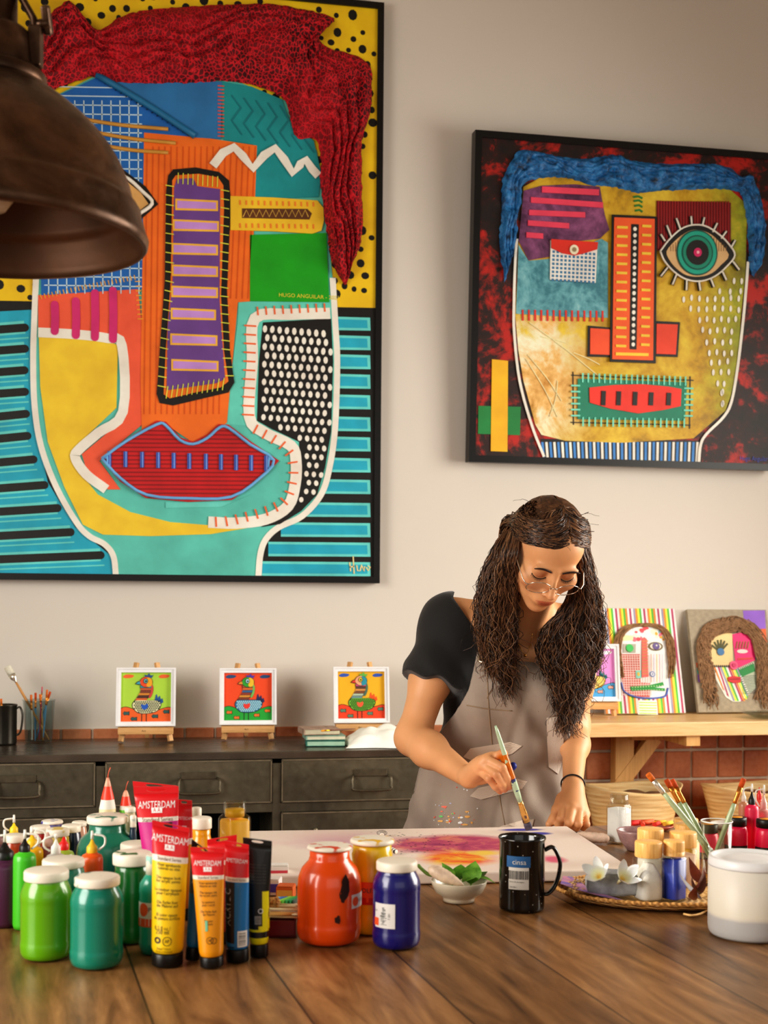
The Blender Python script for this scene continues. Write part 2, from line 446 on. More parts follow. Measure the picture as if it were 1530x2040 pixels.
def drawer(a, b, zt, zb, handle=True, knob=False):
    m = MB(); g = .0016; m.box(((a + b) / 2, fy + .004, (zt + zb) / 2), (b - a - 2 * g, .016, zt - zb - 2 * g), 0, bev=.003)
    m.box(((a + b) / 2, fy + .06, (zt + zb) / 2), (b - a - .03, .09, zt - zb - .03), 0)
    e = .003
    for zz in (zt - g - e, zb + g + e): m.box(((a + b) / 2, fy - .0045, zz), (b - a - 2 * g - .004, .003, .004), 1)
    for xx in (a + g + e, b - g - e): m.box((xx, fy - .0045, (zt + zb) / 2), (.004, .003, zt - zb - 2 * g - .004), 1)
    d = m.build('drawer', [OM, OME], CAB)
    cxm = a + (b - a) * .555; czm = (zt + zb) / 2
    if handle:
        h = MB(); hw = .062; y0 = fy - .005
        h.box((cxm, y0 - .002, czm + .022), (.105, .004, .022), 0, bev=.001)
        pts = [(cxm - hw + .006, y0, czm + .012), (cxm - hw, y0 - .018, czm + .008), (cxm - hw, y0 - .024, czm - .018), (cxm - hw + .010, y0 - .025, czm - .030), (cxm + hw - .010, y0 - .025, czm - .030), (cxm + hw, y0 - .024, czm - .018), (cxm + hw, y0 - .018, czm + .008), (cxm + hw - .006, y0, czm + .012)]
        h.tube(catmull(pts, 4), .0042, 8, 0); h.build('handle', OMH, d)
    if knob:
        h = MB(); h.lathe([(0, 0), (.008, 0), (.008, .006), (0, .009)], 14, 0); h.build('knob', OME, d, (a + .11, fy - .004, czm + .035), (R(90), 0, 0))
for k, (a, b) in enumerate(xs):
    drawer(a, b, z1t, z1b)
    opened = abs((a + b) / 2 - (vx[3] + vx[4]) / 2) < .1
    if not opened: drawer(a, b, z2t, z2b, False, True)
    drawer(a, b, z3t, z3b, False, True)
mb = MB()  # the open bay: near-black floor and back sheets
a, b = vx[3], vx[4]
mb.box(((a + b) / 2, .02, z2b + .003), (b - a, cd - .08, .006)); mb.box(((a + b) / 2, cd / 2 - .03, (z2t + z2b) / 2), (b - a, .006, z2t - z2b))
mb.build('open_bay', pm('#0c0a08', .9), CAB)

# ------------------------------------------------------------------ right-hand wooden bench shelf
OAK = wood_mat('#bb945f', '#cfab79', '#debf92', 1, 'x', .4, 'oak', 1.35); OAKZ = wood_mat('#a87a44', '#c4985c', '#d4ac72', 1, 'z', .45, 'oak_leg', 1.3)
ZS = TY(1350, 1417, YW).z
sf = TZ(1350, 1439, ZS).y
sx0 = TZ(1080, 1440, ZS).x; sx1 = XR - .15; sb = YW - .025
SH = thing('wooden_bench', 'pale oak bench shelf against the tiled wall, carrying canvases', 'bench', ((sx0 + sx1) / 2, (sf + sb) / 2, 0))
bx_, by_ = (sx0 + sx1) / 2, (sf + sb) / 2; bw, bd = sx1 - sx0, sb - sf
th = ZS - TY(1350, 1467, sf).z
mb = MB(); mb.box((0, 0, ZS - th / 2), (bw, bd, th), 0, bev=.003); mb.build('top_plank', OAK, SH)
def trestle(xc, vis):
    m = MB(); zb = ZS - th
    m.box((xc, -.01, zb - .018), (.05, bd - .05, .034), 0); m.box((xc - .085, bd / 2 - .16, zb - .018), (.12, .04, .034), 0)
    m.box((xc - .12, bd / 2 - .03, (zb - .036) / 2), (.07, .05, zb - .038), 0)
    # diagonal brace running down and to the left
    A = Vector((xc - .0, bd / 2 - .04, zb - .04)); B = Vector((xc - .20, bd / 2 - .04, zb - .29))
    d = (B - A); rot = d.to_track_quat('Z', 'Y').to_matrix()
    m.box((A + B) / 2, (.035, .05, d.length), 0, rot)
    m.build('trestle', OAKZ, SH)
lx = TY(1385, 1480, sf).x - bx_
trestle(lx, 1); trestle(-bw / 2 + .08, 0); trestle(bw / 2 - .1, 0)
mb = MB(); mb.box((0, .0, .50), (bw - .05, bd - .01, .03), 0, bev=.003); mb.build('lower_shelf', OAK, SH)
# ------------------------------------------------------------------ flat-art helper
class Art:
    """local frame of a picture: x = right, z = up, -y = out of the picture; points are read off the photo on the picture's own plane"""
    def __init__(s, root, p0, ex, ez, crop=None):
        s.root, s.p0, s.ex, s.ez = root, Vector(p0), Vector(ex), Vector(ez)
        s.n = s.ex.cross(s.ez)          # into the wall
        s.crop = crop; s.mats = []; s.mi = {}
    def P(s, x, y):
        if s.crop: x, y = s.crop[0] + x / s.crop[2], s.crop[1] + y / s.crop[2]
        d = TP(x, y, s.p0, s.n) - s.p0
        return d.dot(s.ex), d.dot(s.ez)
    def L(s, pts, sm=0, closed=False):
        q = [s.P(*p) for p in pts]
        if sm: q = [(v.x, v.y) for v in catmull([(a, b, 0) for a, b in q], sm, closed)]
        return q
    def sc(s, x, y):
        a = s.P(x, y); b = s.P(x + 10, y); return math.hypot(b[0] - a[0], b[1] - a[1]) / 10
def mslot(mats, m):
    if m not in mats: mats.append(m)
    return mats.index(m)
class Piece:
    """one part of a picture: layers of thin shapes"""
    def __init__(s, art=None): s.mb = MB(); s.mats = []; s.a = art
    def poly(s, pts, out, m, th=.0012, raw=False, sm=0):
        q = pts if raw else s.a.L(pts, sm, True)
        if sum(q[i][0] * q[(i + 1) % len(q)][1] - q[(i + 1) % len(q)][0] * q[i][1] for i in range(len(q))) < 0: q = q[::-1]
        s.mb.prism([(u, -out, v) for u, v in q], (0, -th, 0), mslot(s.mats, m))
    def line(s, pts, wpx, out, m, th=.0012, sm=0, raw=False, width=None):
        q = pts if raw else s.a.L(pts, sm)
        if len(q) < 2: return
        w = width if width else wpx * s.a.sc(*pts[0])
        Lf, Rt_ = [], []
        for i in range(len(q)):
            a = q[max(i - 1, 0)]; b = q[min(i + 1, len(q) - 1)]
            dx, dy = b[0] - a[0], b[1] - a[1]; l = math.hypot(dx, dy) or 1; nx, ny = -dy / l * w / 2, dx / l * w / 2
            Lf.append((q[i][0] + nx, q[i][1] + ny)); Rt_.append((q[i][0] - nx, q[i][1] - ny))
        n = len(q); k = mslot(s.mats, m)
        V = [(u, -out - th, v) for u, v in Lf] + [(u, -out - th, v) for u, v in Rt_] + [(u, -out, v) for u, v in Lf] + [(u, -out, v) for u, v in Rt_]
        Fc = []
        for i in range(n - 1):
            Fc += [(n + i, n + i + 1, i + 1, i), (i, i + 1, 2 * n + i + 1, 2 * n + i), (n + i + 1, n + i, 3 * n + i, 3 * n + i + 1)]
        Fc += [(0, 2 * n, 3 * n, n), (n - 1, 2 * n - 1, 4 * n - 1, 3 * n - 1)]
        s.mb.add(V, Fc, k)
    def dot(s, x, y, rx, ry, out, m, th=.0012, seg=10, raw=False, rot=0):
        if raw: c = (x, y); k = 1
        else: c = s.a.P(x, y); k = s.a.sc(x, y)
        q = []
        for i in range(seg):
            t = 2 * math.pi * i / seg; u, v = rx * k * math.cos(t), ry * k * math.sin(t)
            q.append((c[0] + u * math.cos(rot) - v * math.sin(rot), c[1] + u * math.sin(rot) + v * math.cos(rot)))
        s.poly(q, out, m, th, raw=True)
    def cord(s, pts, rpx, out, m, sm=4, seg=6, closed=False):
        q = s.a.L(pts, sm, closed); r = rpx * s.a.sc(*pts[0])
        s.mb.tube([(u, -out - r * .5, v) for u, v in q], r, seg, mslot(s.mats, m), ref=(0, 1, 0))
    def ticks(s, pts, n, ln, wpx, out, m, off=0, sm=0, slant=0, th=.0015, rnd=0.0):
        """short stitches across a path"""
        q = [Vector((a, b)) for a, b in s.a.L(pts, sm)]; k = s.a.sc(*pts[0]); L = [0]
        for i in range(1, len(q)): L.append(L[-1] + (q[i] - q[i - 1]).length)
        for j in range(n):
            t = (j + .5) / n * L[-1]; i = 1
            while i < len(q) - 1 and L[i] < t: i += 1
            f = (t - L[i - 1]) / max(1e-9, L[i] - L[i - 1]); p = q[i - 1].lerp(q[i], f); d = (q[i] - q[i - 1]).normalized(); nn = Vector((-d.y, d.x))
            l2 = ln * k * (1 + rnd * random.uniform(-1, 1)); a = p + nn * (off * k - l2 / 2) - d * slant * k; b = p + nn * (off * k + l2 / 2) + d * slant * k
            s.line([tuple(a), tuple(b)], 0, out, m, th, raw=True, width=wpx * k)
    def text(s, txt, x, y, hpx, out, m, align='CENTER', shear=0, sx=1.0):
        c = s.a.P(x, y); h = hpx * s.a.sc(x, y) / .73
        s.mb.text(txt, h, lambda u, v: (c[0] + u, -out, c[1] + v), mslot(s.mats, m), align, shear, sx)
    def done(s, name, **k): return s.mb.build(name, s.mats, s.a.root if s.a else k.get('parent'))
def frame_loop(x0, x1, z0, z1, wd, y0, y1, mb, m=0):
    """picture frame: four mitred bars between y0 (front, negative) and y1"""
    o = [(x0, z0), (x1, z0), (x1, z1), (x0, z1)]; i = [(x0 + wd, z0 + wd), (x1 - wd, z0 + wd), (x1 - wd, z1 - wd), (x0 + wd, z1 - wd)]
    for k in range(4):
        j = (k + 1) % 4
        A = [o[k], o[j], i[j], i[k]]
        V = [(a, y0, b) for a, b in A] + [(a, y1, b) for a, b in A]
        mb.add(V, [(0, 1, 2, 3), (7, 6, 5, 4), (0, 4, 5, 1), (3, 2, 6, 7)], m)
pc = lambda h, **k: pm(h, k.pop('rough', .55), 0, k.pop('noise', .14), k.pop('scale', 9), k.pop('bump', .25), k.pop('bscale', 45), gain=k.pop('gain', 1.25), **k)
BLACK = pc('#15120f', rough=.45, noise=.1); FRAME = pm('#0b0a09', .35, 0, .1)
WHITE = pc('#e6dfd2', gain=1.15); CREAM = pc('#e8d9a8', gain=1.1)
def in_poly(x, y, pts):
    c = False; j = len(pts) - 1
    for i in range(len(pts)):
        if (pts[i][1] > y) != (pts[j][1] > y) and x < (pts[j][0] - pts[i][0]) * (y - pts[i][1]) / (pts[j][1] - pts[i][1]) + pts[i][0]: c = not c
        j = i
    return c
def knit_mat(c0, c1, c2, scale=190):
    n = NT('knit_cloth'); v = n.coord((1, 1, .75)); vo = n.n('ShaderNodeTexVoronoi', feature='DISTANCE_TO_EDGE'); 
    w = n.noise(v, 9, 3); vv = n.n('ShaderNodeVectorMath', operation='ADD'); sc_ = n.n('ShaderNodeVectorMath', operation='SCALE'); sc_.inputs['Scale'].default_value = .05
    n.l(w.outputs[1], sc_.inputs[0]); n.l(v, vv.inputs[0]); n.l(sc_.outputs[0], vv.inputs[1]); n.l(vv.outputs[0], vo.inputs['Vector']); vo.inputs['Scale'].default_value = scale
    thr = n.ramp(vo.outputs['Distance'], [(.02, (1, 1, 1, 1)), (.16, (0, 0, 0, 1))])
    big = n.noise(v, 5, 4); base = n.ramp(big.outputs[0], [(.35, lin(c0, 1.2)), (.65, lin(c1, 1.2))])
    c = n.mix(thr, base, lin(c2, 1.3)); n.bsdf(c, .8); n.bump(thr, .5, .004); return n.m
def ribbon_relief(name, art, outer, inner, nu, nv, h, out, m, ridges=7, rough=.006, seed=0, parent=None):
    A = art.L(outer, 8); B = art.L(inner, 8)
    def samp(Q, n):
        Q = [Vector(q) for q in Q]; L = [0]
        for i in range(1, len(Q)): L.append(L[-1] + (Q[i] - Q[i - 1]).length)
        o = []
        for j in range(n + 1):
            t = j / n * L[-1]; i = 1
            while i < len(Q) - 1 and L[i] < t: i += 1
            o.append(Q[i - 1].lerp(Q[i], (t - L[i - 1]) / max(1e-9, L[i] - L[i - 1])))
        return o
    A = samp(A, nu); B = samp(B, nu); mb = MB(); V = []
    for i in range(nu + 1):
        for j in range(nv + 1):
            t = j / nv; p = A[i].lerp(B[i], t)
            ed = min(1, min(t, 1 - t) * 6) * min(1, min(i, nu - i) / 4)
            wz = mnoise.noise(Vector((i * .06 + seed, t * 1.5, 0)))
            rd = abs(math.sin((t * ridges + wz * 2.2) * math.pi)) ** .6
            z = ed * (h * (.45 + .55 * rd) + rough * mnoise.noise(Vector((p.x * 26, p.y * 26, seed))) + rough * .8 * mnoise.noise(Vector((p.x * 70, p.y * 70, seed + 5))))
            e2 = (1 - ed) * .006; V.append((p.x + e2 * mnoise.noise(Vector((p.x * 60, p.y * 60, 9))), -out - max(z, 0), p.y + e2 * mnoise.noise(Vector((p.x * 60, p.y * 60, 19)))))
    k = nv + 1
    F_ = [(i * k + j, i * k + j + 1, (i + 1) * k + j + 1, (i + 1) * k + j) for i in range(nu) for j in range(nv)]
    # orientation: face -y
    a, b, c = Vector(V[F_[0][0]]), Vector(V[F_[0][1]]), Vector(V[F_[0][2]])
    if (b - a).cross(c - a).y > 0: F_ = [f[::-1] for f in F_]
    mb.add(V, F_, 0, True)
    return mb.build(name, m, parent or art.root)

# ================================================================== the large painting (upper left)
FRD = .05
pA = TY(757, 1162, YW - FRD - .004); pB = TY(765, 5, YW - FRD - .004)
bx1 = (pA.x + pB.x) / 2; bz0 = pA.z; bz1 = pB.z; bx0 = TY(-50, 1160, YW - FRD).x
BP = thing('framed_painting', 'huge black-framed painting of a patchwork face under a red scarf, behind the pendant lamp', 'painting', (bx0, YW - FRD - .004, bz0))
bw_, bh_ = bx1 - bx0, bz1 - bz0
mb = MB(); frame_loop(0, bw_, 0, bh_, .022, 0, FRD, mb); mb.build('frame', FRAME, BP)
RC = .008   # canvas recess
A = Art(BP, (bx0, YW - FRD - .004, bz0), (1, 0, 0), (0, 0, 1))
BASE = -RC
p = Piece(A)
YEL = pc('#e9b614'); TEALST = pc('#1f9cb4'); TEALL = pc('#62c4bd')
x0, x1, zl, zh = .022, bw_ - .022, .022, bh_ - .022
ysplit = A.P(700, 610)[1]
p.poly([(x0, zl), (x1, zl), (x1, zh), (x0, zh)], BASE - .02, YEL, .0202, raw=True)
p.poly([(x0, zl), (x1, zl), (x1, ysplit), (x0, A.P(20, 600)[1])], BASE, BLACK, .0006, raw=True)
# dots on the yellow
rng = random.Random(3); dots = []
for _ in range(5000):
    x, y = rng.uniform(-40, 752), rng.uniform(-70, 592); r = rng.choice([5, 6, 7, 8, 9])
    if all((x - a) ** 2 + (y - b) ** 2 > (r + c + 8) ** 2 for a, b, c in dots):
        dots.append((x, y, r))
for x, y, r in dots:
    u, v = A.P(x, y)
    if x0 + .012 < u < x1 - .012 and v < zh - .012: p.dot(x, y, r, r * rng.uniform(.85, 1.2), BASE, BLACK, .0008, 9)
# right stripes
for y, k in zip([644, 682, 720, 759, 800, 844, 884, 926, 969, 1015, 1055, 1094, 1133], range(13)):
    xl = [672, 672, 672, 670, 668, 664, 655, 648, 630, 590, 560, 535, 522][k]
    h = 15 if k else 14; w = rng.uniform(-2, 2)
    p.poly([(xl, y - h), (738, y - h + 2), (739, y + h), (xl, y + h - 1)], BASE + .0006, TEALL, .0006)
    p.poly([(xl, y - h + 5), (732, y - h + 7), (733, y + h - 5), (xl, y + h - 6)], BASE + .0012, TEALST, .0006)
# left: teal field with black fingers
p.poly([(-47, 622), (66, 616), (66, 830), (95, 960), (150, 1050), (225, 1110), (232, 1150), (-47, 1152)], BASE + .0006, TEALST, .0006)
ys = [652, 694, 737, 780, 824, 868, 915, 966, 1012, 1060, 1106]; xe = [57, 57, 56, 57, 59, 62, 74, 96, 122, 148, 208]
for y, x in zip(ys, xe):
    sl = -1 if y < 800 else -4
    p.line([(-47, y + 6 - sl), (x - 8, y - 1)], 27, BASE + .0012, TEALL, .0005)
    p.line([(-47, y + 6 - sl), (x - 8, y)], 17, BASE + .0018, BLACK, .0005); p.dot(x - 8, y, 8.5, 8.5, BASE + .0019, BLACK, .0006)
    p.line([(-47, y + 26 - sl), (x, y + 20)], 3, BASE + .0018, TEALL, .0004)
p.done('canvas')
# face ground + white outline
p = Piece(A); TQ = pc('#57b3a4'); 
cl = [(72, 545), (68, 640), (66, 720), (69, 810), (82, 890), (112, 970), (152, 1040), (178, 1068), (208, 1084), (226, 1108), (231, 1149)]
cr_ = [(663, 553), (668, 640), (672, 720), (668, 850), (657, 930), (640, 985), (602, 1028), (556, 1050), (530, 1074), (519, 1104), (515, 1149)]
top = [(655, 470), (632, 300), (570, 200), (445, 150), (200, 145), (90, 200), (74, 400)]
p.poly(cl[::1] + cr_[::-1] + top, BASE + .0024, TQ, .0008)
p.line(cl, 12, BASE + .0032, WHITE, .002, sm=5); p.line(cr_, 12, BASE + .0032, WHITE, .002, sm=5)
p.done('face_ground')
# patches
def patch(name, pts, col, th=.004, lvl=.0034, extra=None, **k):
    q = Piece(A); q.poly(pts, BASE + lvl, col if not isinstance(col, str) else pc(col, **k), th)
    if extra: extra(q, BASE + lvl + th)
    return q.done(name)
def grid_lines(q, o):
    g = pc('#b8cfd8')
    for x in range(95, 290, 18): 
        for (a, b) in [(max(195, 200 - (x - 105) * .45), 585)]: q.line([(x, a + 5), (x + 2, b)], 2.2, o, g, .0006)
    for y in range(172, 585, 18):
        xe = 215 if y < 165 else min(283, 205 + (y - 150) * 1.45)
        q.line([(88, y), (xe, y + 3)], 2.2, o, g, .0006)
patch('blue_patch', [(95, 200), (195, 153), (385, 272), (288, 285), (285, 575), (82, 588), (80, 400)], '#1a5fa4', extra=grid_lines, lvl=.0034)
def fold(q, o):
    q.cord([(192, 150), (290, 208), (388, 272)], 7, o, pc('#1c6a94'), 4); q.ticks([(205, 166), (380, 275)], 17, 11, 1.6, o + .001, BLACK, 6, slant=2)
patch('blue_patch', [(195, 150), (300, 158), (442, 163), (440, 277), (388, 274)], '#2a6ea2', extra=fold, lvl=.0046)
def teal(q, o):
    zz = pc('#0f7078')
    for k in range(7):
        q.line([(462 + k * 24, 190 + k * 5), (480 + k * 24, 215 + k * 6), (462 + k * 24, 240 + k * 6), (482 + k * 24, 268 + k * 6)], 3, o, zz, .002)
    q.ticks([(440, 168), (440, 275)], 15, 13, 2.2, o + .001, pc('#c8503c'))
patch('teal_patch', [(440, 162), (500, 172), (562, 198), (580, 250), (625, 280), (640, 345), (635, 392), (500, 398), (505, 288), (445, 278)], '#15868a', extra=teal, lvl=.0036)
def rib(q, o, x0=285, x1=510):
    c = pc('#c25312')
    for k in range(19): q.line([(x0 + 8 + k * 12, 300 if k < 1 else 292), (x0 + 2 + k * 11.5, 825 if k < 14 else 595)], 2, o, c, .0012)
patch('orange_patch', [(287, 264), (420, 276), (512, 290), (508, 400), (500, 600), (474, 602), (452, 842), (388, 884), (320, 838), (283, 875), (280, 760), (284, 500)], '#dc6a1c', th=.003, lvl=.0048, extra=rib)
q = Piece(A); q.line([(424, 331), (444, 305), (466, 294), (484, 312), (504, 336), (526, 310), (548, 296), (566, 318), (583, 345), (598, 328), (609, 319), (622, 338), (634, 351)], 17, BASE + .009, WHITE, .004); q.done('zigzag_stroke')
q = Piece(A)
for a, b in (((150, 236), (335, 258)), ((180, 263), (350, 286)), ((195, 289), (335, 305))): q.cord([a, ((a[0] + b[0]) / 2, (a[1] + b[1]) / 2 + 3), b], 4, BASE + .0085, pc('#b9893a'), 4)
q.done('tan_cord')
q = Piece(A)     # left eye, half behind the lamp
q.poly([(120, 405), (180, 340), (242, 336), (290, 372), (315, 407), (277, 440), (200, 470), (140, 440)], BASE + .0082, BLACK, .003)
q.poly([(150, 405), (195, 358), (242, 354), (280, 384), (296, 407), (268, 428), (200, 452), (155, 430)], BASE + .0112, pc('#c69a5c'), .002)
q.cord([(150, 400), (195, 354), (245, 352), (285, 384), (303, 407), (270, 432)], 4, BASE + .0122, WHITE, 4)
q.done('eye')
patch('green_patch', [(498, 468), (650, 464), (656, 602), (498, 600)], '#139413', lvl=.006, th=.003, extra=lambda q, o: q.text('HUGO ANGUILAR - 2021', 616, 591, 8, o + .0008, pc('#d8c83a')))
def yel_eye(q, o):
    q.poly([(482, 416), (612, 417), (621, 426), (616, 438), (482, 435)], o, pc('#5a3212'), .001)
    zz = [(484 + k * 6.5, 419 if k % 2 else 433) for k in range(21)]; q.line(zz, 1.8, o + .001, pc('#d9b14e'), .001)
    q.ticks([(472, 404), (630, 408)], 13, 9, 3, o, pc('#e87a2a')); q.ticks([(472, 450), (630, 452)], 13, 9, 3, o, pc('#e87a2a'))
patch('yellow_patch', [(459, 391), (545, 394), (632, 400), (644, 415), (645, 440), (640, 460), (622, 466), (540, 461), (459, 459)], '#e8b42a', th=.006, lvl=.0062, extra=yel_eye)
# nose
q = Piece(A); o = BASE + .008
q.poly([(345, 338), (390, 334), (436, 343), (456, 360), (460, 400), (452, 580), (458, 700), (467, 762), (455, 782), (400, 795), (345, 808), (318, 803), (312, 785), (318, 700), (328, 560), (331, 380), (335, 350)], o, BLACK, .003)
q.poly([(350, 350), (395, 347), (434, 354), (445, 370), (446, 420), (440, 590), (446, 700), (455, 760), (440, 772), (390, 782), (338, 794), (326, 786), (330, 700), (340, 560), (343, 380), (343, 360)], o + .003, pc('#de6e1c'), .002)
q.poly([(352, 358), (385, 356), (392, 372), (438, 378), (437, 600), (448, 756), (430, 764), (332, 778), (334, 650), (344, 560), (347, 375)], o + .005, pc('#644083'), .002)
for xa, xb, yc in [(349, 434, 409), (344, 436, 450), (342, 434, 497), (342, 434, 540), (341, 434, 582), (340, 430, 626), (339, 433, 677), (341, 435, 728)]:
    q.poly([(xa, yc - 12), (xb, yc - 8), (xb, yc + 13), (xa, yc + 11)], o + .007, pc('#e0a83a'), .0015)
    q.poly([(xa + 4, yc - 8), (xb - 4, yc - 4), (xb - 4, yc + 9), (xa + 4, yc + 7)], o + .0085, pc('#b084c4'), .001)
st = pc('#c8cf48')
q.ticks([(338, 362), (338, 560), (326, 700), (322, 780)], 22, 17, 1.8, o + .006, st, slant=1); q.ticks([(448, 372), (446, 580), (450, 700), (458, 758)], 22, 17, 1.8, o + .006, st, slant=1)
q.ticks([(350, 352), (438, 360)], 9, 22, 1.8, o + .0075, st, -4); q.ticks([(328, 786), (450, 768)], 12, 24, 1.8, o + .0075, st, 3, slant=4)
q.done('nose')
# left cheek
q = Piece(A); o = BASE + .0036
q.poly([(77, 660), (150, 668), (235, 686), (232, 812), (150, 890), (146, 925), (195, 985), (260, 1020), (340, 1040), (440, 1048), (492, 1052), (420, 1064), (300, 1068), (205, 1065), (165, 1045), (128, 970), (95, 880), (80, 770)], o, pc('#e9b92e'), .0015)
q.done('yellow_cheek')
q = Piece(A); o = BASE + .005
q.poly([(76, 588), (160, 575), (272, 552), (282, 640), (284, 845), (224, 895), (198, 918), (240, 975), (215, 975), (172, 935), (163, 905), (250, 832), (248, 684), (76, 656)], o, pc('#f3593a'), .0015)
q.line([(76, 662), (150, 666), (215, 674), (243, 688), (245, 820), (196, 862), (158, 895), (150, 912), (172, 945), (212, 975)], 20, o + .0016, WHITE, .0012, sm=4)
for xx, ya, yb in ((109, 607, 660), (151, 600, 668), (189, 584, 672), (225, 579, 676)): q.line([(xx, ya), (xx + 1, (ya + yb) / 2), (xx, yb)], 16, o + .0032, pc('#bf2a6c'), .001); q.dot(xx, ya, 8, 8, o + .0033, pc('#bf2a6c'), .0012); q.dot(xx, yb, 8, 8, o + .0033, pc('#bf2a6c'), .0012)
q.ticks([(78, 592), (170, 572), (272, 552)], 26, 10, 1.8, o + .002, pc('#e0a02a')); q.ticks([(274, 556), (280, 640)], 9, 11, 1.8, o + .002, pc('#e0a02a'))
q.done('coral_patch')
# right cheek
q = Piece(A); o = BASE + .0034
q.poly([(475, 597), (664, 594), (668, 720), (663, 850), (650, 930), (560, 880), (540, 850), (448, 845), (474, 640)], o, pc('#5fbfae'), .001)
blk = [(524, 642), (660, 634), (664, 720), (660, 860), (648, 930), (632, 985), (600, 1018), (558, 1044), (520, 1050), (580, 1012), (598, 960), (596, 880), (545, 856), (512, 838), (516, 720)]
q.poly(blk, o + .001, BLACK, .001)
q.line([(658, 624), (580, 626), (508, 634), (503, 720), (497, 830), (528, 862), (580, 888), (590, 920), (588, 965), (574, 1008), (530, 1034), (470, 1042), (415, 1040)], 22, o + .002, WHITE, .001, sm=4)
for i in range(12):
    for j in range(24):
        x = 528 + i * 14.6 + (j % 2) * 5 - j * .3; y = 655 + j * 17.6 + i * 1.2
        if in_poly(x, y, [(526, 648), (657, 640), (661, 720), (657, 860), (645, 930), (630, 980), (600, 1010), (580, 1020), (604, 960), (604, 882), (545, 850), (518, 835), (522, 720)]): q.dot(x, y, 4.6, 7.5 - .1 * j, o + .002, WHITE, .0008, 8, rot=rng.uniform(-.15, .15))
oc = pc('#e0602c')
q.ticks([(505, 620), (655, 612)], 9, 17, 3, o + .0032, oc); q.ticks([(497, 640), (492, 835)], 11, 24, 3.2, o + .0032, oc, 2)
q.ticks([(500, 850), (560, 885), (582, 915), (582, 960), (560, 1005), (470, 1035), (420, 1040)], 17, 20, 3.2, o + .0032, oc, sm=3)
q.done('right_cheek')
# lips
q = Piece(A); o = BASE + .0075; lp = [(200, 915), (250, 876), (312, 838), (330, 840), (360, 872), (385, 880), (412, 866), (435, 845), (455, 846), (500, 880), (556, 918), (520, 955), (462, 996), (375, 1000), (290, 992), (240, 960)]
q.poly(lp, o, pc('#b3161a', rough=.5), .004)
q.poly([(330, 1000), (462, 1000), (500, 985), (440, 1010), (330, 1012)], o - .003, pc('#62bfb2'), .001)
for k in range(17):
    y = 858 + k * 8.3; xs_ = [x for x in range(195, 565, 3) if in_poly(x, y, lp)]
    if len(xs_) > 8:
        # split where the cupid's bow dips
        run = [xs_[0]]
        for x in xs_[1:] + [9999]:
            if x - run[-1] > 4:
                if len(run) > 4: q.line([(run[0] + 4, y), (run[-1] - 4, y + 1)], 2.6, o + .004, pc('#7d0d12'), .0012)
                run = []
            run.append(x)
bl = pc('#6aa6d8')
q.cord([(203, 914), (250, 880), (312, 846), (330, 848), (358, 877), (385, 885), (414, 872), (437, 852), (455, 853), (498, 886), (545, 917), (518, 952), (460, 990), (375, 993), (292, 986), (240, 953), (203, 914)], 3.4, o + .0035, bl, 3)
q.cord([(210, 914), (214, 905), (214, 930)], 2.4, o + .0035, bl, 2); q.cord([(540, 917), (536, 908), (534, 932)], 2.4, o + .0035, bl, 2)
for k, xx in enumerate([218, 250, 283, 315, 346, 377, 410, 440, 470, 500, 530]): q.line([(xx, 899 + k * .9), (xx, 930 + k * .9)], 8, o + .005, pc('#34509c'), .003); q.line([(xx + 1, 899 + k * .9), (xx + 1, 930 + k * .9)], 2.4, o + .008, pc('#6f8fd0'), .001)
q.done('lips')
# signature
q = Piece(A); o = BASE + .003; sg = pc('#d9c58e')
for st_ in ([(697, 1120), (699, 1138)], [(697, 1130), (706, 1128)], [(704, 1108), (706, 1143)], [(711, 1126), (713, 1137), (718, 1137), (721, 1125)], [(722, 1128), (726, 1138), (727, 1128)], [(730, 1130), (734, 1137), (738, 1130), (733, 1127)]): q.line(st_, 2.4, o, sg, .001)
q.done('signature')
# scarf
outer = [(50, 90), (61, 71), (127, 5), (153, 15), (194, 59), (255, 28), (357, 15), (510, 8), (586, 15), (668, 38), (634, 56), (648, 92), (734, 127), (737, 224), (721, 285), (722, 459), (705, 520), (690, 566)]
inner = [(70, 200), (97, 183), (178, 155), (215, 158), (245, 165), (360, 166), (443, 162), (510, 172), (566, 199), (580, 245), (591, 275), (630, 280), (640, 330), (637, 357), (646, 420), (652, 470), (660, 520), (684, 568)]
ribbon_relief('scarf', A, outer, inner, 170, 44, .048, BASE + .010, knit_mat('#3a050b', '#8a0e1a', '#c41a28', 75), 5, .014, 1)

# ================================================================== the smaller painting (upper right)
TILT = R(2.8)
k8 = (920, 240, 2.508)
pb = TY(934, 920, YW - FRD - .02)
ez = Vector((0, -math.sin(TILT), math.cos(TILT))); ex = Vector((1, 0, 0)); nrm = ex.cross(ez)
ptl = TP(947, 258, pb, nrm); ht = (ptl - pb).dot(ez); wd_ = 1.02 * ht
RP = thing('framed_painting', 'square black-framed painting of a yellow face with blue hair and one big eye', 'painting', pb, (TILT, 0, 0))
mb = MB(); frame_loop(0, wd_, 0, ht, .024, 0, FRD, mb); mb.build('frame', FRAME, RP)
A = Art(RP, pb, ex, ez, k8); BASE = -.008
def mottled(name, c0, c1, c2, scale, pos=(.42, .52, .62), vs=(1, 1, 1)):
    n = NT(name); v = n.coord(vs); a = n.noise(v, scale, 8, .68, .6)
    b = n.noise(v, scale * 7, 4); f = n.math('ADD', n.math('MULTIPLY', a.outputs[0], .8), n.math('MULTIPLY', b.outputs[0], .2))
    n.bsdf(n.ramp(f, [(pos[0], lin(c0, 1.25)), (pos[1], lin(c1, 1.25)), (pos[2], lin(c2, 1.25))]), .5); n.bump(f, .35, .004); return n.m
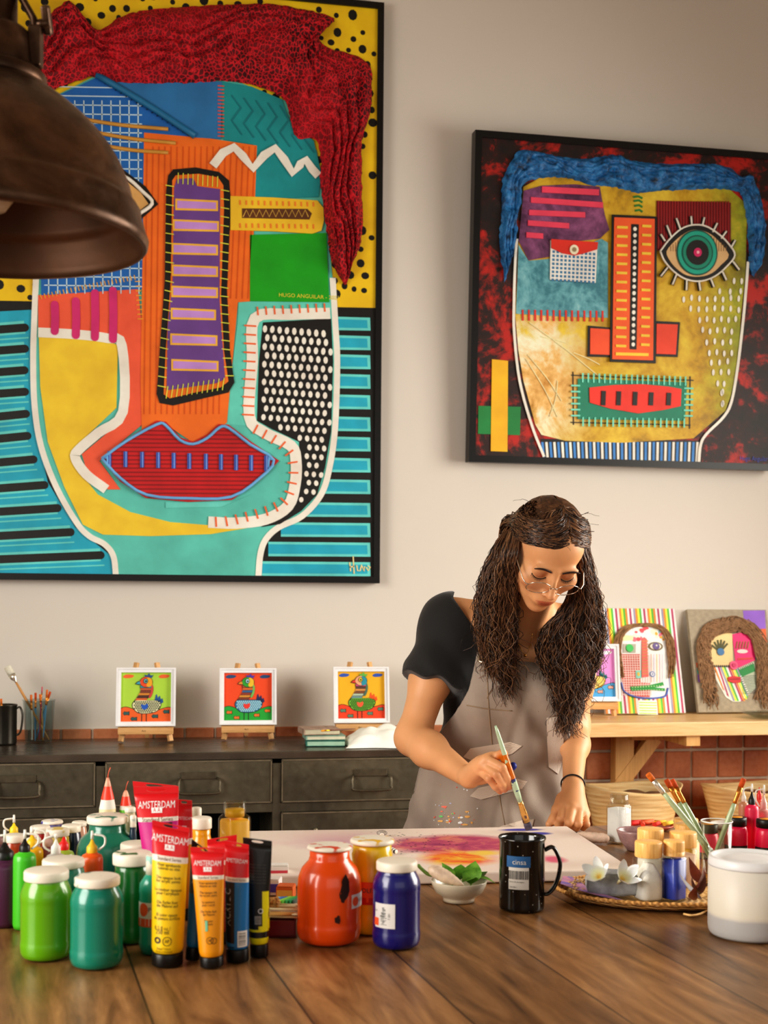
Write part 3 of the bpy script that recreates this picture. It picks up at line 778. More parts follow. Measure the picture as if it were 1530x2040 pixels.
q = Piece(A); q.poly([(.024, .024), (wd_ - .024, .024), (wd_ - .024, ht - .024), (.024, ht - .024)], BASE - .02, mottled('red_black_ground', '#160d0a', '#2c0f0b', '#a81d12', 5.5, (.40, .49, .57)), .0202, raw=True)
q.poly([(85, 1425), (297, 1430), (293, 1572), (83, 1565)], BASE + .001, pc('#1d7a3c'), .0015)
q.poly([(152, 1192), (233, 1200), (230, 1655), (146, 1652)], BASE + .0025, pc('#e0a81e'), .0015)
q.done('canvas')
q = Piece(A); o = BASE + .001
fac = [(285, 620), (278, 800), (268, 960), (285, 1150), (310, 1300), (370, 1520), (400, 1570), (520, 1600), (800, 1610), (1160, 1588), (1320, 1450), (1345, 1380), (1385, 1200), (1395, 1000), (1420, 760), (1430, 420), (1340, 340), (980, 330), (600, 270), (400, 280), (310, 330), (300, 450)]
def gold_face():
    n = NT('gold_face'); tc = n.n('ShaderNodeTexCoord'); sp = n.n('ShaderNodeSeparateXYZ'); n.l(tc.outputs['Object'], sp.inputs[0])
    nz = n.noise(tc.outputs['Object'], 6, 7, .65, .5); n2 = n.noise(tc.outputs['Object'], 40, 4)
    f = n.math('ADD', n.math('MULTIPLY', nz.outputs[0], .8), n.math('MULTIPLY', n2.outputs[0], .2))
    def rp(v, a, b): x = n.n('ShaderNodeMapRange'); x.inputs[1].default_value = a; x.inputs[2].default_value = b; n.l(v, x.inputs[0]); return x.outputs[0]
    wob = n.math('MULTIPLY', n.math('SUBTRACT', nz.outputs[0], .5), .45)
    X, Z = n.math('ADD', sp.outputs[0], wob), n.math('ADD', sp.outputs[2], wob)
    g = n.ramp(f, [(.30, lin('#6a5214', 1.25)), (.48, lin('#b8901c', 1.25)), (.68, lin('#d8be3c', 1.25))])
    pl = n.ramp(f, [(.33, lin('#b0782a', 1.25)), (.46, lin('#d8ae66', 1.25)), (.58, lin('#efe0c0', 1.25))])
    ol = n.ramp(f, [(.34, lin('#3f5a10', 1.25)), (.5, lin('#7f9018', 1.25)), (.66, lin('#bcae2a', 1.25))])
    u1, v1 = A.P(640, 985); u0, v0 = A.P(520, 1560); u2, _ = A.P(1180, 800); u3, _ = A.P(1400, 800)
    mp_ = n.math('MULTIPLY', rp(X, u1 + .04, u0 - .06), rp(Z, v1 + .02, v1 - .03)); mp_ = n.math('MULTIPLY', mp_, rp(Z, v0 - .05, v0 + .06))
    c = n.mix(mp_, g, pl); c = n.mix(n.math('MULTIPLY', rp(X, u2, u3), .9), c, ol); n.bsdf(c, .5); n.bump(f, .4, .004); return n.m
q.poly(fac, o, gold_face(), .002)
for a, b in (((340, 1010), (700, 1290)), ((320, 1190), (480, 1480)), ((480, 1300), (440, 1480)), ((330, 1170), (500, 1400)), ((400, 1080), (520, 1110)), ((560, 1160), (690, 1220))): q.line([a, ((a[0] + b[0]) / 2 + 10, (a[1] + b[1]) / 2), b], 4, o + .003, pc('#e8d0a0'), .002, sm=3)
o = BASE + .0042; rng = random.Random(5)
for k, (y, xa, xb) in enumerate(((800, 1362, 1400), (850, 1290, 1395), (890, 1110, 1385), (942, 1145, 1385), (995, 1190, 1370), (1050, 1205, 1350), (1105, 1225, 1345), (1160, 1238, 1350), (1205, 1248, 1330), (1260, 1258, 1335), (1318, 1280, 1312), (1360, 1300, 1305), (1415, 1303, 1306))):
    n = max(1, int((xb - xa) / 36)); 
    for i in range(n + 1):
        x = xa + (xb - xa) * (i / n if n > 0 else 0); q.dot(x, y + rng.uniform(-5, 5), 7, 15, o, WHITE, .002, 9)
for k, y in enumerate((382, 402, 426, 450)): q.line([(858 + k * 3, y), (884 + k * 2, y - 4), (904, y + 6)], 9, o, pc('#27702c'), .002)
q.done('face')
q = Piece(A); o = BASE + .0035
q.line([(276, 590), (268, 700), (262, 900), (263, 1060), (290, 1300), (350, 1520), (412, 1680)], 13, o, WHITE, .003, sm=5)
q.line([(1432, 705), (1420, 860), (1405, 1020), (1380, 1230), (1350, 1400), (1310, 1480), (1225, 1565), (1195, 1620), (1185, 1715)], 13, o, WHITE, .003, sm=5)
q.poly([(395, 1590), (1180, 1600), (1180, 1716), (412, 1684)], BASE + .0005, BLACK, .001)
for k in range(40):
    x = 412 + k * 19.6; xt = 405 + k * 19.9
    q.line([(xt, 1606), (x, 1688 + k * .6)], 12, BASE + .0016, WHITE if k % 2 else pc('#3f7fc0'), .001)
q.done('neck_stripes')
q = Piece(A); o = BASE + .0042     # plum brow patch with coral bars
q.poly([(310, 350), (400, 325), (560, 318), (690, 330), (715, 470), (738, 545), (690, 590), (600, 600), (440, 600), (440, 680), (335, 698), (285, 600)], o, mottled('plum_patch', '#45203f', '#6b3a5e', '#8a4f78', 6), .002)
for (xa, ya, xb, yb, h) in ((400, 345, 685, 360, 30), (345, 397, 705, 423, 28), (336, 460, 616, 472, 27), (330, 512, 536, 527, 27), (322, 572, 406, 578, 27)): q.poly([(xa, ya - h / 2), (xb, yb - h / 2), (xb, yb + h / 2), (xa, ya + h / 2)], o + .002, pc('#d2405a'), .004)
q.done('brow_patch')
q = Piece(A); o = BASE + .0036
q.poly([(285, 620), (335, 700), (440, 690), (700, 590), (732, 610), (732, 985), (520, 980), (272, 965), (280, 780)], o, mottled('aqua_patch', '#37727e', '#5f9ba4', '#83b4b8', 7), .001)
q.ticks([(290, 972), (720, 978)], 14, 52, 9, o + .0012, pc('#cc2f22'))
q.done('aqua_patch')
q = Piece(A); o = BASE + .006      # the little pocket
q.poly([(443, 598), (678, 612), (668, 812), (440, 795)], o, pc('#d8d4cc'), .004)
for i in range(11):
    for j in range(8):
        x = 452 + i * 20.2 - j * .6; y = 650 + j * 20 + i * 1.2
        q.poly([(x, y), (x + 12, y + .6), (x + 12, y + 13), (x, y + 12)], o + .004, pc('#3a6f92'), .0006)
q.poly([(445, 594), (678, 610), (674, 645), (600, 668), (560, 676), (500, 665), (445, 638)], o + .0046, pc('#c32a18'), .004)
q.dot(557, 648, 22, 23, o + .0086, pc('#d8cfb4'), .004, 18); q.dot(557, 648, 11, 11, o + .0126, pc('#8a7a5a'), .001, 14)
q.done('pocket_eye')
q = Piece(A); o = BASE + .005      # nose
q.poly([(630, 1025), (745, 1035), (745, 1182), (628, 1180)], o, BLACK, .004); q.poly([(641, 1038), (740, 1044), (740, 1172), (640, 1168)], o + .004, pc('#e2502a'), .002)
q.poly([(965, 1002), (1090, 1008), (1078, 1182), (965, 1178)], o, BLACK, .004); q.poly([(972, 1016), (1078, 1020), (1068, 1170), (970, 1166)], o + .004, pc('#d8442a'), .002)
q.poly([(748, 472), (972, 482), (966, 1214), (738, 1206)], o + .003, BLACK, .006); q.poly([(758, 486), (960, 494), (952, 1200), (748, 1194)], o + .009, pc('#ec5a28'), .002)
q.poly([(842, 520), (880, 522), (868, 1146), (834, 1144)], o + .011, BLACK, .001)
for k in range(19): q.dot(860 - k * .5, 545 + k * 32, 9, 10, o + .012, WHITE, .002, 10)
for k in range(14):
    y = 536 + k * 45.5
    q.line([(770 - k * .4, y), (824 - k * .6, y + 2)], 12, o + .011, pc('#f0b83c'), .003); q.line([(896 - k * .5, y - 6), (942 - k * .7, y - 4)], 12, o + .011, pc('#f0b83c'), .003)
q.line([(764, 1168), (928, 1172)], 14, o + .011, pc('#f0b83c'), .003)
q.done('nose')
q = Piece(A); o = BASE + .0045     # big eye with maroon corduroy behind
q.poly([(974, 400), (1345, 410), (1345, 640), (974, 650)], o, pc('#6e1013'), .002)
for k in range(26): q.line([(982 + k * 14, 403), (982 + k * 14, 640)], 6, o + .002, pc('#8c181a'), .002)
eye_o = [(988, 655), (1030, 600), (1090, 545), (1150, 524), (1215, 530), (1280, 570), (1330, 620), (1360, 675), (1320, 730), (1260, 780), (1190, 804), (1120, 796), (1060, 760), (1010, 705)]
q.poly([(x, y) for x, y in eye_o], o + .004, BLACK, .004, sm=3)
q.poly([(1020, 655), (1060, 605), (1110, 565), (1155, 548), (1210, 556), (1265, 590), (1330, 672), (1290, 725), (1245, 765), (1185, 782), (1120, 775), (1070, 742), (1035, 700)], o + .008, pc('#c9a776'), .002, sm=3)
for k in range(24): q.line([(1040 + k * 12, 640 - 80 * math.sin((k + 1) / 25 * math.pi)), (1040 + k * 12, 655)], 3, o + .010, pc('#7a5a36'), .0006)
for a, b in (((1045, 590), (1020, 525)), ((1090, 550), (1068, 490)), ((1145, 525), (1142, 480)), ((1198, 528), (1208, 486)), ((1250, 560), (1272, 515)), ((1292, 592), (1318, 555)), ((1340, 640), (1362, 600)), ((1012, 605), (990, 570)), ((1350, 705), (1382, 748)), ((1295, 750), (1318, 800)), ((1238, 788), (1256, 834)), ((1180, 800), (1188, 852)), ((1120, 795), (1118, 850)), ((1070, 768), (1048, 822)), ((1025, 735), (990, 780))):
    q.line([a, b], 19, o + .0045, BLACK, .002); q.cord([a, ((a[0] + b[0]) / 2, (a[1] + b[1]) / 2), b], 4.5, o + .0085, WHITE, 2)
q.cord(eye_o + [eye_o[0]], 4.5, o + .008, WHITE, 4)
for r_, c_, z_ in ((102, '#0f4a42', 0), (96, '#1a9a82', .001), (78, '#0f4a42', .002), (72, '#158068', .003), (56, '#15120f', .004), (20, '#b81f5c', .006), (7, '#e0a0a8', .008)): q.dot(1170, 663, r_, r_ * 1.03, o + .011 + z_, pc(c_), .0025, 36)
q.done('big_eye')
q = Piece(A); o = BASE + .004      # mouth
q.line([(548, 1272), (1160, 1298)], 5, o, BLACK, .001); q.line([(545, 1508), (1145, 1522)], 5, o, BLACK, .001); q.line([(557, 1255), (560, 1520)], 5, o, BLACK, .001); q.line([(1143, 1278), (1140, 1540)], 5, o, BLACK, .001)
q.poly([(580, 1290), (1125, 1308), (1115, 1500), (580, 1492)], o + .001, pc('#1d7a60'), .003)
q.poly([(636, 1335), (760, 1322), (900, 1318), (1030, 1330), (1096, 1342), (1092, 1428), (1000, 1448), (880, 1464), (740, 1440), (638, 1410)], o + .004, pc('#d93426'), .004)
for x in (706, 782, 864, 944, 1032): q.line([(x, 1352 + (x - 706) * .03), (x - 3, 1424)], 22, o + .008, BLACK, .003)
mt = pc('#6fc8b0')
q.ticks([(590, 1285), (1130, 1303)], 20, 44, 8, o + .005, mt); q.ticks([(590, 1505), (1125, 1512)], 18, 44, 8, o + .005, mt)
q.ticks([(568, 1310), (568, 1490)], 6, 46, 8, o + .005, mt); q.ticks([(1133, 1325), (1130, 1490)], 6, 46, 8, o + .005, mt)
q.done('mouth')
q = Piece(A); q.text('Hugo Anguilar', 1462, 1690, 22, BASE + .003, pc('#3c4a9a'), sx=.8); q.done('signature')
outer = [(215, 810), (188, 600), (200, 470), (205, 300), (250, 200), (290, 150), (370, 150), (480, 178), (640, 190), (760, 170), (880, 205), (1060, 215), (1240, 215), (1340, 235), (1400, 280), (1450, 275), (1500, 400), (1520, 560), (1505, 700), (1460, 780)]
inner = [(240, 720), (275, 590), (280, 480), (300, 400), (305, 330), (340, 300), (420, 285), (520, 285), (640, 320), (760, 330), (880, 360), (1000, 350), (1150, 345), (1260, 340), (1360, 350), (1400, 380), (1425, 480), (1432, 600), (1435, 700), (1450, 770)]
ribbon_relief('blue_hair', A, outer, inner, 170, 26, .022, BASE + .004, mottled('blue_hair_yarn', '#0e2338', '#1e6298', '#3c86bc', 26, (.36, .5, .66)), 4, .016, 8)

# ================================================================== little birds on easels
def bird_picture(mb, mats, S, c):
    """bird painting on a S x S canvas centred at x=0, z from 0; unit coords 0..100, y down"""
    pt = Piece(); pt.mb = mb; pt.mats = mats
    U = lambda x, y: ((x - 50) / 100 * S, (100 - y) / 100 * S)
    def poly(pts, o, col, sm=0):
        q = [U(*p) for p in pts]
        if sm: q = [(v.x, v.y) for v in catmull([(a, b, 0) for a, b in q], sm, True)]
        pt.poly(q, o, pc(col, bump=0, noise=.08), .0005, raw=True)
    def ln(pts, w, o, col, sm=0):
        q = [U(*p) for p in pts]
        if sm: q = [(v.x, v.y) for v in catmull([(a, b, 0) for a, b in q], sm)]
        pt.line(q, 0, o, pc(col, bump=0, noise=.08), .0004, raw=True, width=w * S / 100)
    def dot(x, y, rx, ry, o, col): u = U(x, y); pt.dot(u[0], u[1], rx * S / 100, ry * S / 100, o, pc(col, bump=0, noise=.08), .0005, 16, raw=True)
    K = '#1a1512'
    poly([(0, 0), (100, 0), (100, 100), (0, 100)], .0, c['sky'])
    poly([(0, 72), (10, 69), (22, 72), (36, 78), (60, 80), (78, 74), (92, 70), (100, 71), (100, 100), (0, 100)], .0005, c['hill']); ln([(0, 72), (10, 69), (22, 72), (36, 78), (60, 80), (78, 74), (92, 70), (100, 71)], 1, .001, K, 3)
    for x in (15, 85): poly([(x - 11, 9), (x - 5, 5), (x + 4, 5), (x + 11, 7), (x + 7, 11), (x, 12), (x - 7, 12)], .0005, c['cloud'], 2)
    for x, y in ((11, 82), (26, 93), (67, 88), (89, 79)): poly([(x - 6, y), (x - 3, y - 4), (x + 2, y - 3), (x + 7, y - 4), (x + 7, y + 4), (x + 2, y + 3), (x - 3, y + 4)], .001, K); poly([(x - 5.2, y), (x - 2.6, y - 3.2), (x + 2, y - 2.2), (x + 6, y - 3), (x + 6, y + 3), (x + 2, y + 2.2), (x - 2.6, y + 3.2)], .0015, c['fish'])
    for x in (42, 51): ln([(x, 80), (x, 99)], 1.6, .001, K)
    for k, (a, b) in enumerate(((70, 44), (76, 47), (81, 52))): poly([(66 + k * 2, 60), (a - 1, b + 2), (a + 1, b), (a + 3, b + 8), (72 + k * 3, 64)], .001, c['tail'])
    body = [(24, 68), (28, 58), (40, 56), (55, 57), (68, 57), (77, 60), (78, 68), (70, 78), (52, 82), (34, 80)]
    poly([(50 + (x - 50) * 1.05, 68 + (y - 68) * 1.09) for x, y in body], .0010, K, 3); poly(body, .0015, c['body'], 3)
    for i in range(12):
        for j in range(7):
            x, y = 28 + i * 4.2 + (j % 2) * 2.1, 59.5 + j * 3.3
            if in_poly(x, y, body) : dot(x, y, 1.6, 1.35, .0022, c['dots'])
    poly([(41, 64), (47, 66), (53, 63), (54, 70), (48, 75), (42, 72)], .0025, c['heart'], 2)
    neck = [(38, 27), (61, 26), (60, 36), (55, 50), (50, 57), (28, 57), (34, 49), (40, 40)]
    poly([(50 + (x - 50) * 1.04, y) for x, y in neck], .0015, K)
    st = c['stripes']
    for k in range(6):
        y0, y1 = 27 + k * 5, 27 + k * 5 + 4.2
        xl = lambda y: 39 if y < 38 else 39 - (y - 38) * .56
        xr = lambda y: 60.5 if y < 36 else 60.5 - (y - 36) * .48
        poly([(xl(y0), y0), (xr(y0), y0), (xr(y1), y1), (xl(y1), y1)], .002, st[k % len(st)])
    poly([(60, 22), (64, 30), (63, 42), (58, 52), (55, 50), (59, 40), (60, 30)], .0022, c['mane'], 2)
    poly([(39, 17), (32, 19), (28, 24), (36, 26), (41, 25)], .0018, K); poly([(40, 18), (33, 20), (30, 23.5), (37, 24.5), (41, 24)], .0024, c['beak'])
    dot(50, 20, 13, 11, .0022, K); dot(50, 20, 12, 10, .0028, c['head']); poly([(52, 11), (60, 14), (62, 20), (60, 28), (51, 29)], .0034, c['head2'], 2)
    dot(49, 18, 4.6, 5.2, .004, K); dot(49, 18, 3.6, 4.2, .0046, c['eye']); dot(49.5, 18.5, 1.6, 2, .0052, K)
    poly([(48, 10), (46, 5), (52, 7), (55, 2), (58, 7), (64, 6), (60, 12), (54, 10)], .0034, c['crest'])
FRW = pm('#efe9df', .4, 0, .04, gain=1.25); EAS = wood_mat('#b98a54', '#cf9f68', '#dcb27c', 3, 'x', .5, 'easel_wood', 1.2); EASZ = wood_mat('#b98a54', '#cf9f68', '#dcb27c', 3, 'z', .5, 'easel_wood_upright', 1.2)
LEAN = R(10)
def easel(loc, rz, s, label):
    """table easel: two front legs that run up behind the picture, a back leg, a ledge"""
    e = thing('table_easel', label, 'easel', loc, (0, 0, rz), 'small table easels')
    h = 1.345 * s
    for sx in (-1, 1):
        m = MB(); a = Vector((sx * .42 * s, -.03 * s, .004)); b = Vector((sx * .17 * s, .25 * s, h))
        d = b - a; rot = d.to_track_quat('Z', 'Y').to_matrix(); m.box((a + b) / 2, (.085 * s, .05 * s, d.length), 0, rot)
        m.build('front_leg', EASZ, e)
    m = MB(); a = Vector((0, .62 * s, .004)); b = Vector((0, .26 * s, h * .86)); d = b - a; m.box((a + b) / 2, (.07 * s, .04 * s, d.length), 0, d.to_track_quat('Z', 'Y').to_matrix()); m.build('back_leg', EASZ, e)
    m = MB(); m.box((0, -.045 * s, .205 * s), (.93 * s, .16 * s, .12 * s), 0, bev=.0015)
    m.text('Art', .05 * s, lambda x, y: (x - .03 * s, -.126 * s, .205 * s + y), 1); m.build('ledge', [EAS, pm('#5a3818', .6)], e)
    m = MB(); a = Vector((0, .245 * s * .8, h * .8)); m.box(a, (.36 * s, .04 * s, .06 * s), 0); m.build('cross_bar', EAS, e)
    return e
def framed_bird(loc, rz, s, c, label):
    t = thing('framed_bird_picture', label, 'picture', loc, (-LEAN, 0, rz), 'small framed bird pictures')
    w = s; mb = MB(); bar = .07 * s
    frame_loop(-w / 2, w / 2, 0, w, .03 * s, -.02, .0, mb); frame_loop(-w / 2 + .03 * s, w / 2 - .03 * s, .03 * s, w - .03 * s, bar - .02 * s, -.016, .0, mb)
    mb.build('frame', FRW, t)
    mats = []; mb = MB(); S = w - 2 * bar; bird_picture(mb, mats, S, c)
    mb.v = [(x, y - .006, z + bar) for x, y, z in mb.v]
    mb.box((0, -.003, w / 2), (w - .02 * s, .004, w - .02 * s), 0); mb.build('bird_painting', mats, t)
    return t
c1 = dict(sky='#a3c93f', hill='#e5601f', cloud='#e2622a', fish='#2c5a58', tail='#20508c', body='#ddd8ac', dots='#26352c', heart='#1d57b4', stripes=['#2f8ea0', '#b4552a', '#7a3a28', '#c8802a', '#4a2a22', '#c8602a'], mane='#c0423a', beak='#3b9ab0', head='#dd4c1e', head2='#e8a020', eye='#62a8a8', crest='#234e84')
c2 = dict(sky='#ea4a1d', hill='#1f9a34', cloud='#264a72', fish='#d6702a', tail='#252a56', body='#2f6f96', dots='#a8d4de', heart='#d9382e', stripes=['#9a5228', '#c8682c', '#35608c', '#8c3a26', '#c88a34', '#7a3a22'], mane='#6fae5a', beak='#d98c2e', head='#2f9a34', head2='#e8b52e', eye='#9fcfd8', crest='#4b3aa0')
c3 = dict(sky='#e9a81f', hill='#d8431f', cloud='#2f52a8', fish='#54806a', tail='#d8541e', body='#6fae35', dots='#23491c', heart='#e05a38', stripes=['#c24a7a', '#5a3a2c', '#c88a4a', '#7a4a2c', '#a8b8a0', '#6a8a8a'], mane='#4a6a5a', beak='#d23c28', head='#eda07a', head2='#2a8fa0', eye='#e8c238', crest='#5fae4a')
c4 = dict(sky='#d98ac8', hill='#4d9fd0', cloud='#f0d8e8', fish='#d09a8a', tail='#1f6a72', body='#e3a22c', dots='#f3dc8a', heart='#3fa88c', stripes=['#a06a5a', '#8a5a4a', '#b07a5a', '#7a5040', '#a8806a', '#8a5a4a'], mane='#7a6a5a', beak='#d98c2e', head='#b07a6a', head2='#a86a5a', eye='#d8c0b0', crest='#4a6a8a')
for (xl_, xr_, yt, yb_, fb), c, nm in (((232, 349, 1332, 1447, 1480), c1, 'green sky'), ((438, 551, 1331, 1445, 1476), c2, 'red sky'), ((665, 777, 1328, 1442, 1472), c3, 'yellow sky')):
    q0 = TZ((xl_ + xr_) / 2, fb, ZC + .001); d0 = depth(q0); s = (xr_ - xl_) * (d0 + .01) / F * 1.0
    rz = R(-3); e = easel((q0.x, q0.y + .02, ZC + .001), rz, s, 'small wooden table easel holding the bird picture with a ' + nm)
    framed_bird((q0.x + .045 * s * math.sin(rz), q0.y + .02 - .045 * s * math.cos(rz), ZC + .27 * s + .001), rz, s, c, 'white-framed picture of a patterned bird under a ' + nm)
# fourth bird stands on the bench, half behind the woman
q0 = TZ(1186, 1432, ZS); s = 116 * depth(q0) / F
e = easel((q0.x, q0.y + .05, ZS + .001), R(-6), s, 'small wooden table easel on the bench, holding the bird picture with a pink sky')
framed_bird((q0.x, q0.y + .05 - .045 * s, ZS + .27 * s + .001), R(-6), s, c4, 'white-framed picture of a yellow bird under a pink sky, on the bench')

# ================================================================== two face canvases leaning on the bench
kf = (1100, 1180, 3.558)
def leaning(xa, xb, yb, yt, label, name):
    b0 = TZ(xa, yb, ZS); b1 = TZ(xb, yb, ZS)
    y = (b0.y + b1.y) / 2; le = R(16)
    p0 = Vector((TY(xa, yb, y).x, y, ZS + .0065)); ez_ = Vector((0, math.sin(le), math.cos(le))); n_ = Vector((1, 0, 0)).cross(ez_)
    h = (TP(xa, yt, p0, n_) - p0).dot(ez_); w = TY(xb, yb, y).x - p0.x
    t = thing(name, label, 'canvas', p0, (-le, 0, 0)); a = Art(t, p0, (1, 0, 0), ez_, kf); return t, a, w, h, p0
def yarn(a, lanes, out, m, name, n, r, wob, rnd, seg=5):
    """hair made from yarn: loose cords between two edge paths"""
    mb = MB(); rg = random.Random(rnd)
    O = [a.L(l, 6) for l in lanes]
    for k in range(n):
        f = rg.random() * (len(O) - 1); i = min(int(f), len(O) - 2); f -= i
        L = min(len(O[i]), len(O[i + 1])); e = int(L * rg.uniform(.75, 1.0)); ph = rg.uniform(0, 6); fr = rg.uniform(.5, 1.1)
        pts = []
        for j in range(0, e):
            A_, B_ = O[i][j], O[i + 1][j]; x = A_[0] + (B_[0] - A_[0]) * f; z = A_[1] + (B_[1] - A_[1]) * f
            pts.append((x + wob * math.sin(j * fr + ph), -out - .003 - .004 * rg.random() - .003 * math.sin(j * .7 + ph), z + wob * math.cos(j * fr * 1.2 + ph)))
        if len(pts) > 2: mb.tube(pts, r, seg, 0, ref=(0, 1, 0))
    return mb.build(name, m, a.root)
YARN = pm('#8a6a4a', .9, 0, .3, 60, .4, 300)
# striped canvas
t, a, w, h, p0 = leaning(1216, 1366, 1424.5, 1212, 'striped canvas with a brown-haired patchwork face, leaning on the bench', 'face_canvas')
xL = a.P((1192 - kf[0]) * kf[2], 870)[0]
cols_ = ['#e8832c', '#ece6d8', '#a8325a', '#ece6d8', '#8f8fa6', '#e8832c', '#ecd83a', '#4fae3c', '#ece6d8', '#a8325a', '#d8d2d0', '#e8832c', '#ecd83a', '#4fae3c']
q = Piece(a); nst = 46; q.mb.box((w / 2 - .008, .009, h / 2), (w + .016, .017, h), mslot(q.mats, WHITE))
x = -.016; k = 0
while x < w - .001:
    q.poly([(x, 0), (min(x + .0078, w), 0), (min(x + .0078, w), h), (x, h)], 0, pc(cols_[k % len(cols_)], bump=0), .0008, raw=True); x += .0078; k += 1
q.done('striped_cloth')
q = Piece(a); o = .0012
q.poly([(480, 250), (560, 230), (700, 230), (800, 260), (830, 430), (820, 640), (800, 730), (720, 752), (600, 745), (510, 700), (480, 600), (470, 420)], o, pc('#efe4da'), .001)
q.poly([(475, 440), (620, 440), (625, 640), (690, 645), (690, 745), (600, 742), (510, 700), (490, 600)], o + .001, pc('#c0584e'), .001)
for i in range(13): q.line([(480 + i * 17, 445), (495 + i * 17, 735)], 4, o + .002, pc('#e8c8c0'), .0003)
for j in range(17): q.line([(482, 452 + j * 17), (620 + (70 if j > 11 else 0), 452 + j * 17)], 4, o + .0024, pc('#e8c8c0'), .0003)
q.poly([(570, 250), (690, 240), (800, 270), (800, 350), (570, 345)], o + .001, pc('#f2e6da'), .001)
rg = random.Random(2)
for i in range(26): q.dot(rg.uniform(580, 795), rg.uniform(252, 340), rg.uniform(8, 20), rg.uniform(8, 20), o + .002 + i * .00002, pc(rg.choice(['#d04a52', '#e8a030', '#d86a7a', '#7aa0a8', '#e8d8c0'])), .0004, 9)
q.poly([(500, 320), (515, 305), (570, 310), (572, 340), (498, 345)], o + .002, pc('#e0dca0'), .001)
q.poly([(500, 368), (590, 368), (588, 430), (500, 430)], o + .002, pc('#a8a496'), .001); q.dot(545, 398, 26, 27, o + .003, pc('#2fae4e', rough=.2), .003, 18)
q.dot(730, 385, 52, 30, o + .002, pc('#6a5a34'), .001, 18); q.dot(730, 385, 40, 22, o + .003, pc('#d8cfc0'), .001, 16); q.dot(732, 385, 24, 24, o + .004, pc('#4a2c74', rough=.2), .002, 18); q.dot(735, 380, 6, 6, o + .006, WHITE, .0005)
for i in range(5): q.line([(700 + i * 20, 440), (702 + i * 20, 640)], 6, o + .002, pc(['#e8b8a8', '#d8c8e0', '#e8c898', '#e0b8c0', '#d8d0e0'][i]), .0004)
q.poly([(632, 330), (650, 320), (668, 335), (680, 600), (632, 605)], o + .002, pc('#d4625a'), .002)
for i in range(12): q.line([(632, 350 + i * 21), (676, 348 + i * 21)], 6, o + .004, pc('#b8834a'), .0006)
q.poly([(588, 558), (626, 556), (628, 612), (592, 612)], o + .003, pc('#7ec0b0'), .001); q.dot(608, 582, 9, 14, o + .004, pc('#d8b040'), .001)
q.dot(707, 582, 19, 19, o + .003, pc('#4a6ea8'), .001, 16); q.dot(707, 582, 13, 13, o + .004, pc('#e0d8d8'), .001, 14); q.dot(707, 582, 5, 5, o + .005, pc('#4a6ea8'), .001)
q.line([(552, 682), (680, 674), (785, 650)], 24, o + .003, pc('#1f8a34'), .001); q.line([(560, 692), (690, 684), (795, 692)], 18, o + .0035, pc('#1f8a34'), .001)
for i in range(12): q.dot(566 + i * 19, 677 - i * 1.2, 4, 4, o + .005, pc('#bfe0a0'), .0005); q.dot(566 + i * 19, 694, 3, 3, o + .005, pc('#bfe0a0'), .0005)
q.cord([(485, 640), (505, 700), (560, 735), (650, 752), (740, 750), (800, 735), (818, 680)], 6, o + .001, pc('#4a62b0'), 4)
q.poly([(608, 765), (740, 768), (748, 868), (606, 866)], o, pc('#f0ead8'), .001)
for i in range(5): q.line([(615, 782 + i * 19), (738, 784 + i * 19)], 7, o + .001, pc('#a8c83c'), .0006)
q.done('patchwork_face')
yarn(a, [[(620, 225), (520, 240), (450, 300), (425, 420), (440, 520), (490, 630)], [(630, 240), (560, 255), (500, 310), (480, 400), (490, 520), (510, 620)]], .003, YARN, 'yarn_hair', 46, .0016, .0012, 4)
yarn(a, [[(600, 228), (700, 225), (790, 255), (850, 340), (870, 480), (850, 625)], [(640, 245), (700, 248), (770, 280), (800, 360), (815, 480), (820, 640)]], .003, YARN, 'yarn_hair', 46, .0016, .0012, 5)
# grey canvas
t, a, w, h, p0 = leaning(1392, 1552, 1422, 1214, 'grey linen canvas with curly brown yarn hair, leaning on the right end of the bench', 'face_canvas')
xl2 = a.P(965, 120)[0]
q = Piece(a); q.mb.box((w / 2, .009, h / 2), (w, .018, h), mslot(q.mats, pm('#9a8f7c', .9, 0, .12, 60, .4, 500)))
for pts, c in (([(1352, 130), (1507, 128), (1514, 258), (1365, 262)], '#8a5cc0'), ([(1365, 262), (1514, 258), (1522, 362), (1380, 370)], '#e2622a'), ([(1380, 370), (1530, 362), (1538, 470), (1390, 480)], '#2fa8a0'), ([(1050, 500), (1020, 500), (1025, 535), (1060, 535)], '#d8562a'), ([(1060, 535), (1025, 535), (1030, 580), (1068, 580)], '#2fa8a0'), ([(1068, 580), (1030, 580), (1036, 636), (1072, 636)], '#8a5cc0')): q.poly(pts, 0, pc(c), .0008)
q.done('linen_canvas')
q = Piece(a); o = .0012
q.poly([(1110, 310), (1200, 285), (1275, 290), (1280, 520), (1140, 525), (1115, 480)], o, pc('#e0bf86'), .001)
q.poly([(1275, 300), (1330, 285), (1420, 320), (1440, 480), (1320, 535), (1300, 520)], o, pc('#d8246c'), .001)
sp = ['#e8832c', '#ece6d8', '#a8325a', '#8f8fa6', '#ecd83a', '#4fae3c', '#ece6d8', '#a8325a', '#e8832c', '#ecd83a', '#4fae3c', '#8f8fa6']
lo_ = [(1140, 530), (1310, 530), (1385, 735), (1330, 775), (1280, 775), (1230, 745), (1160, 620)]
q.poly(lo_, o, WHITE, .0006)
for k in range(12):
    xa = 1142 + k * 14.5; q.poly([(xa, 530), (xa + 12, 530), (min(xa + 12 + 96, 1388), 770 - (0 if k < 8 else (k - 8) * 12)), (min(xa + 96, 1380), 772 - (0 if k < 8 else (k - 8) * 12))] if k > 2 else [(xa, 530), (xa + 12, 530), (xa + 82, 700 + k * 22), (xa + 66, 690 + k * 20)], o + .0006, pc(sp[k]), .0005)
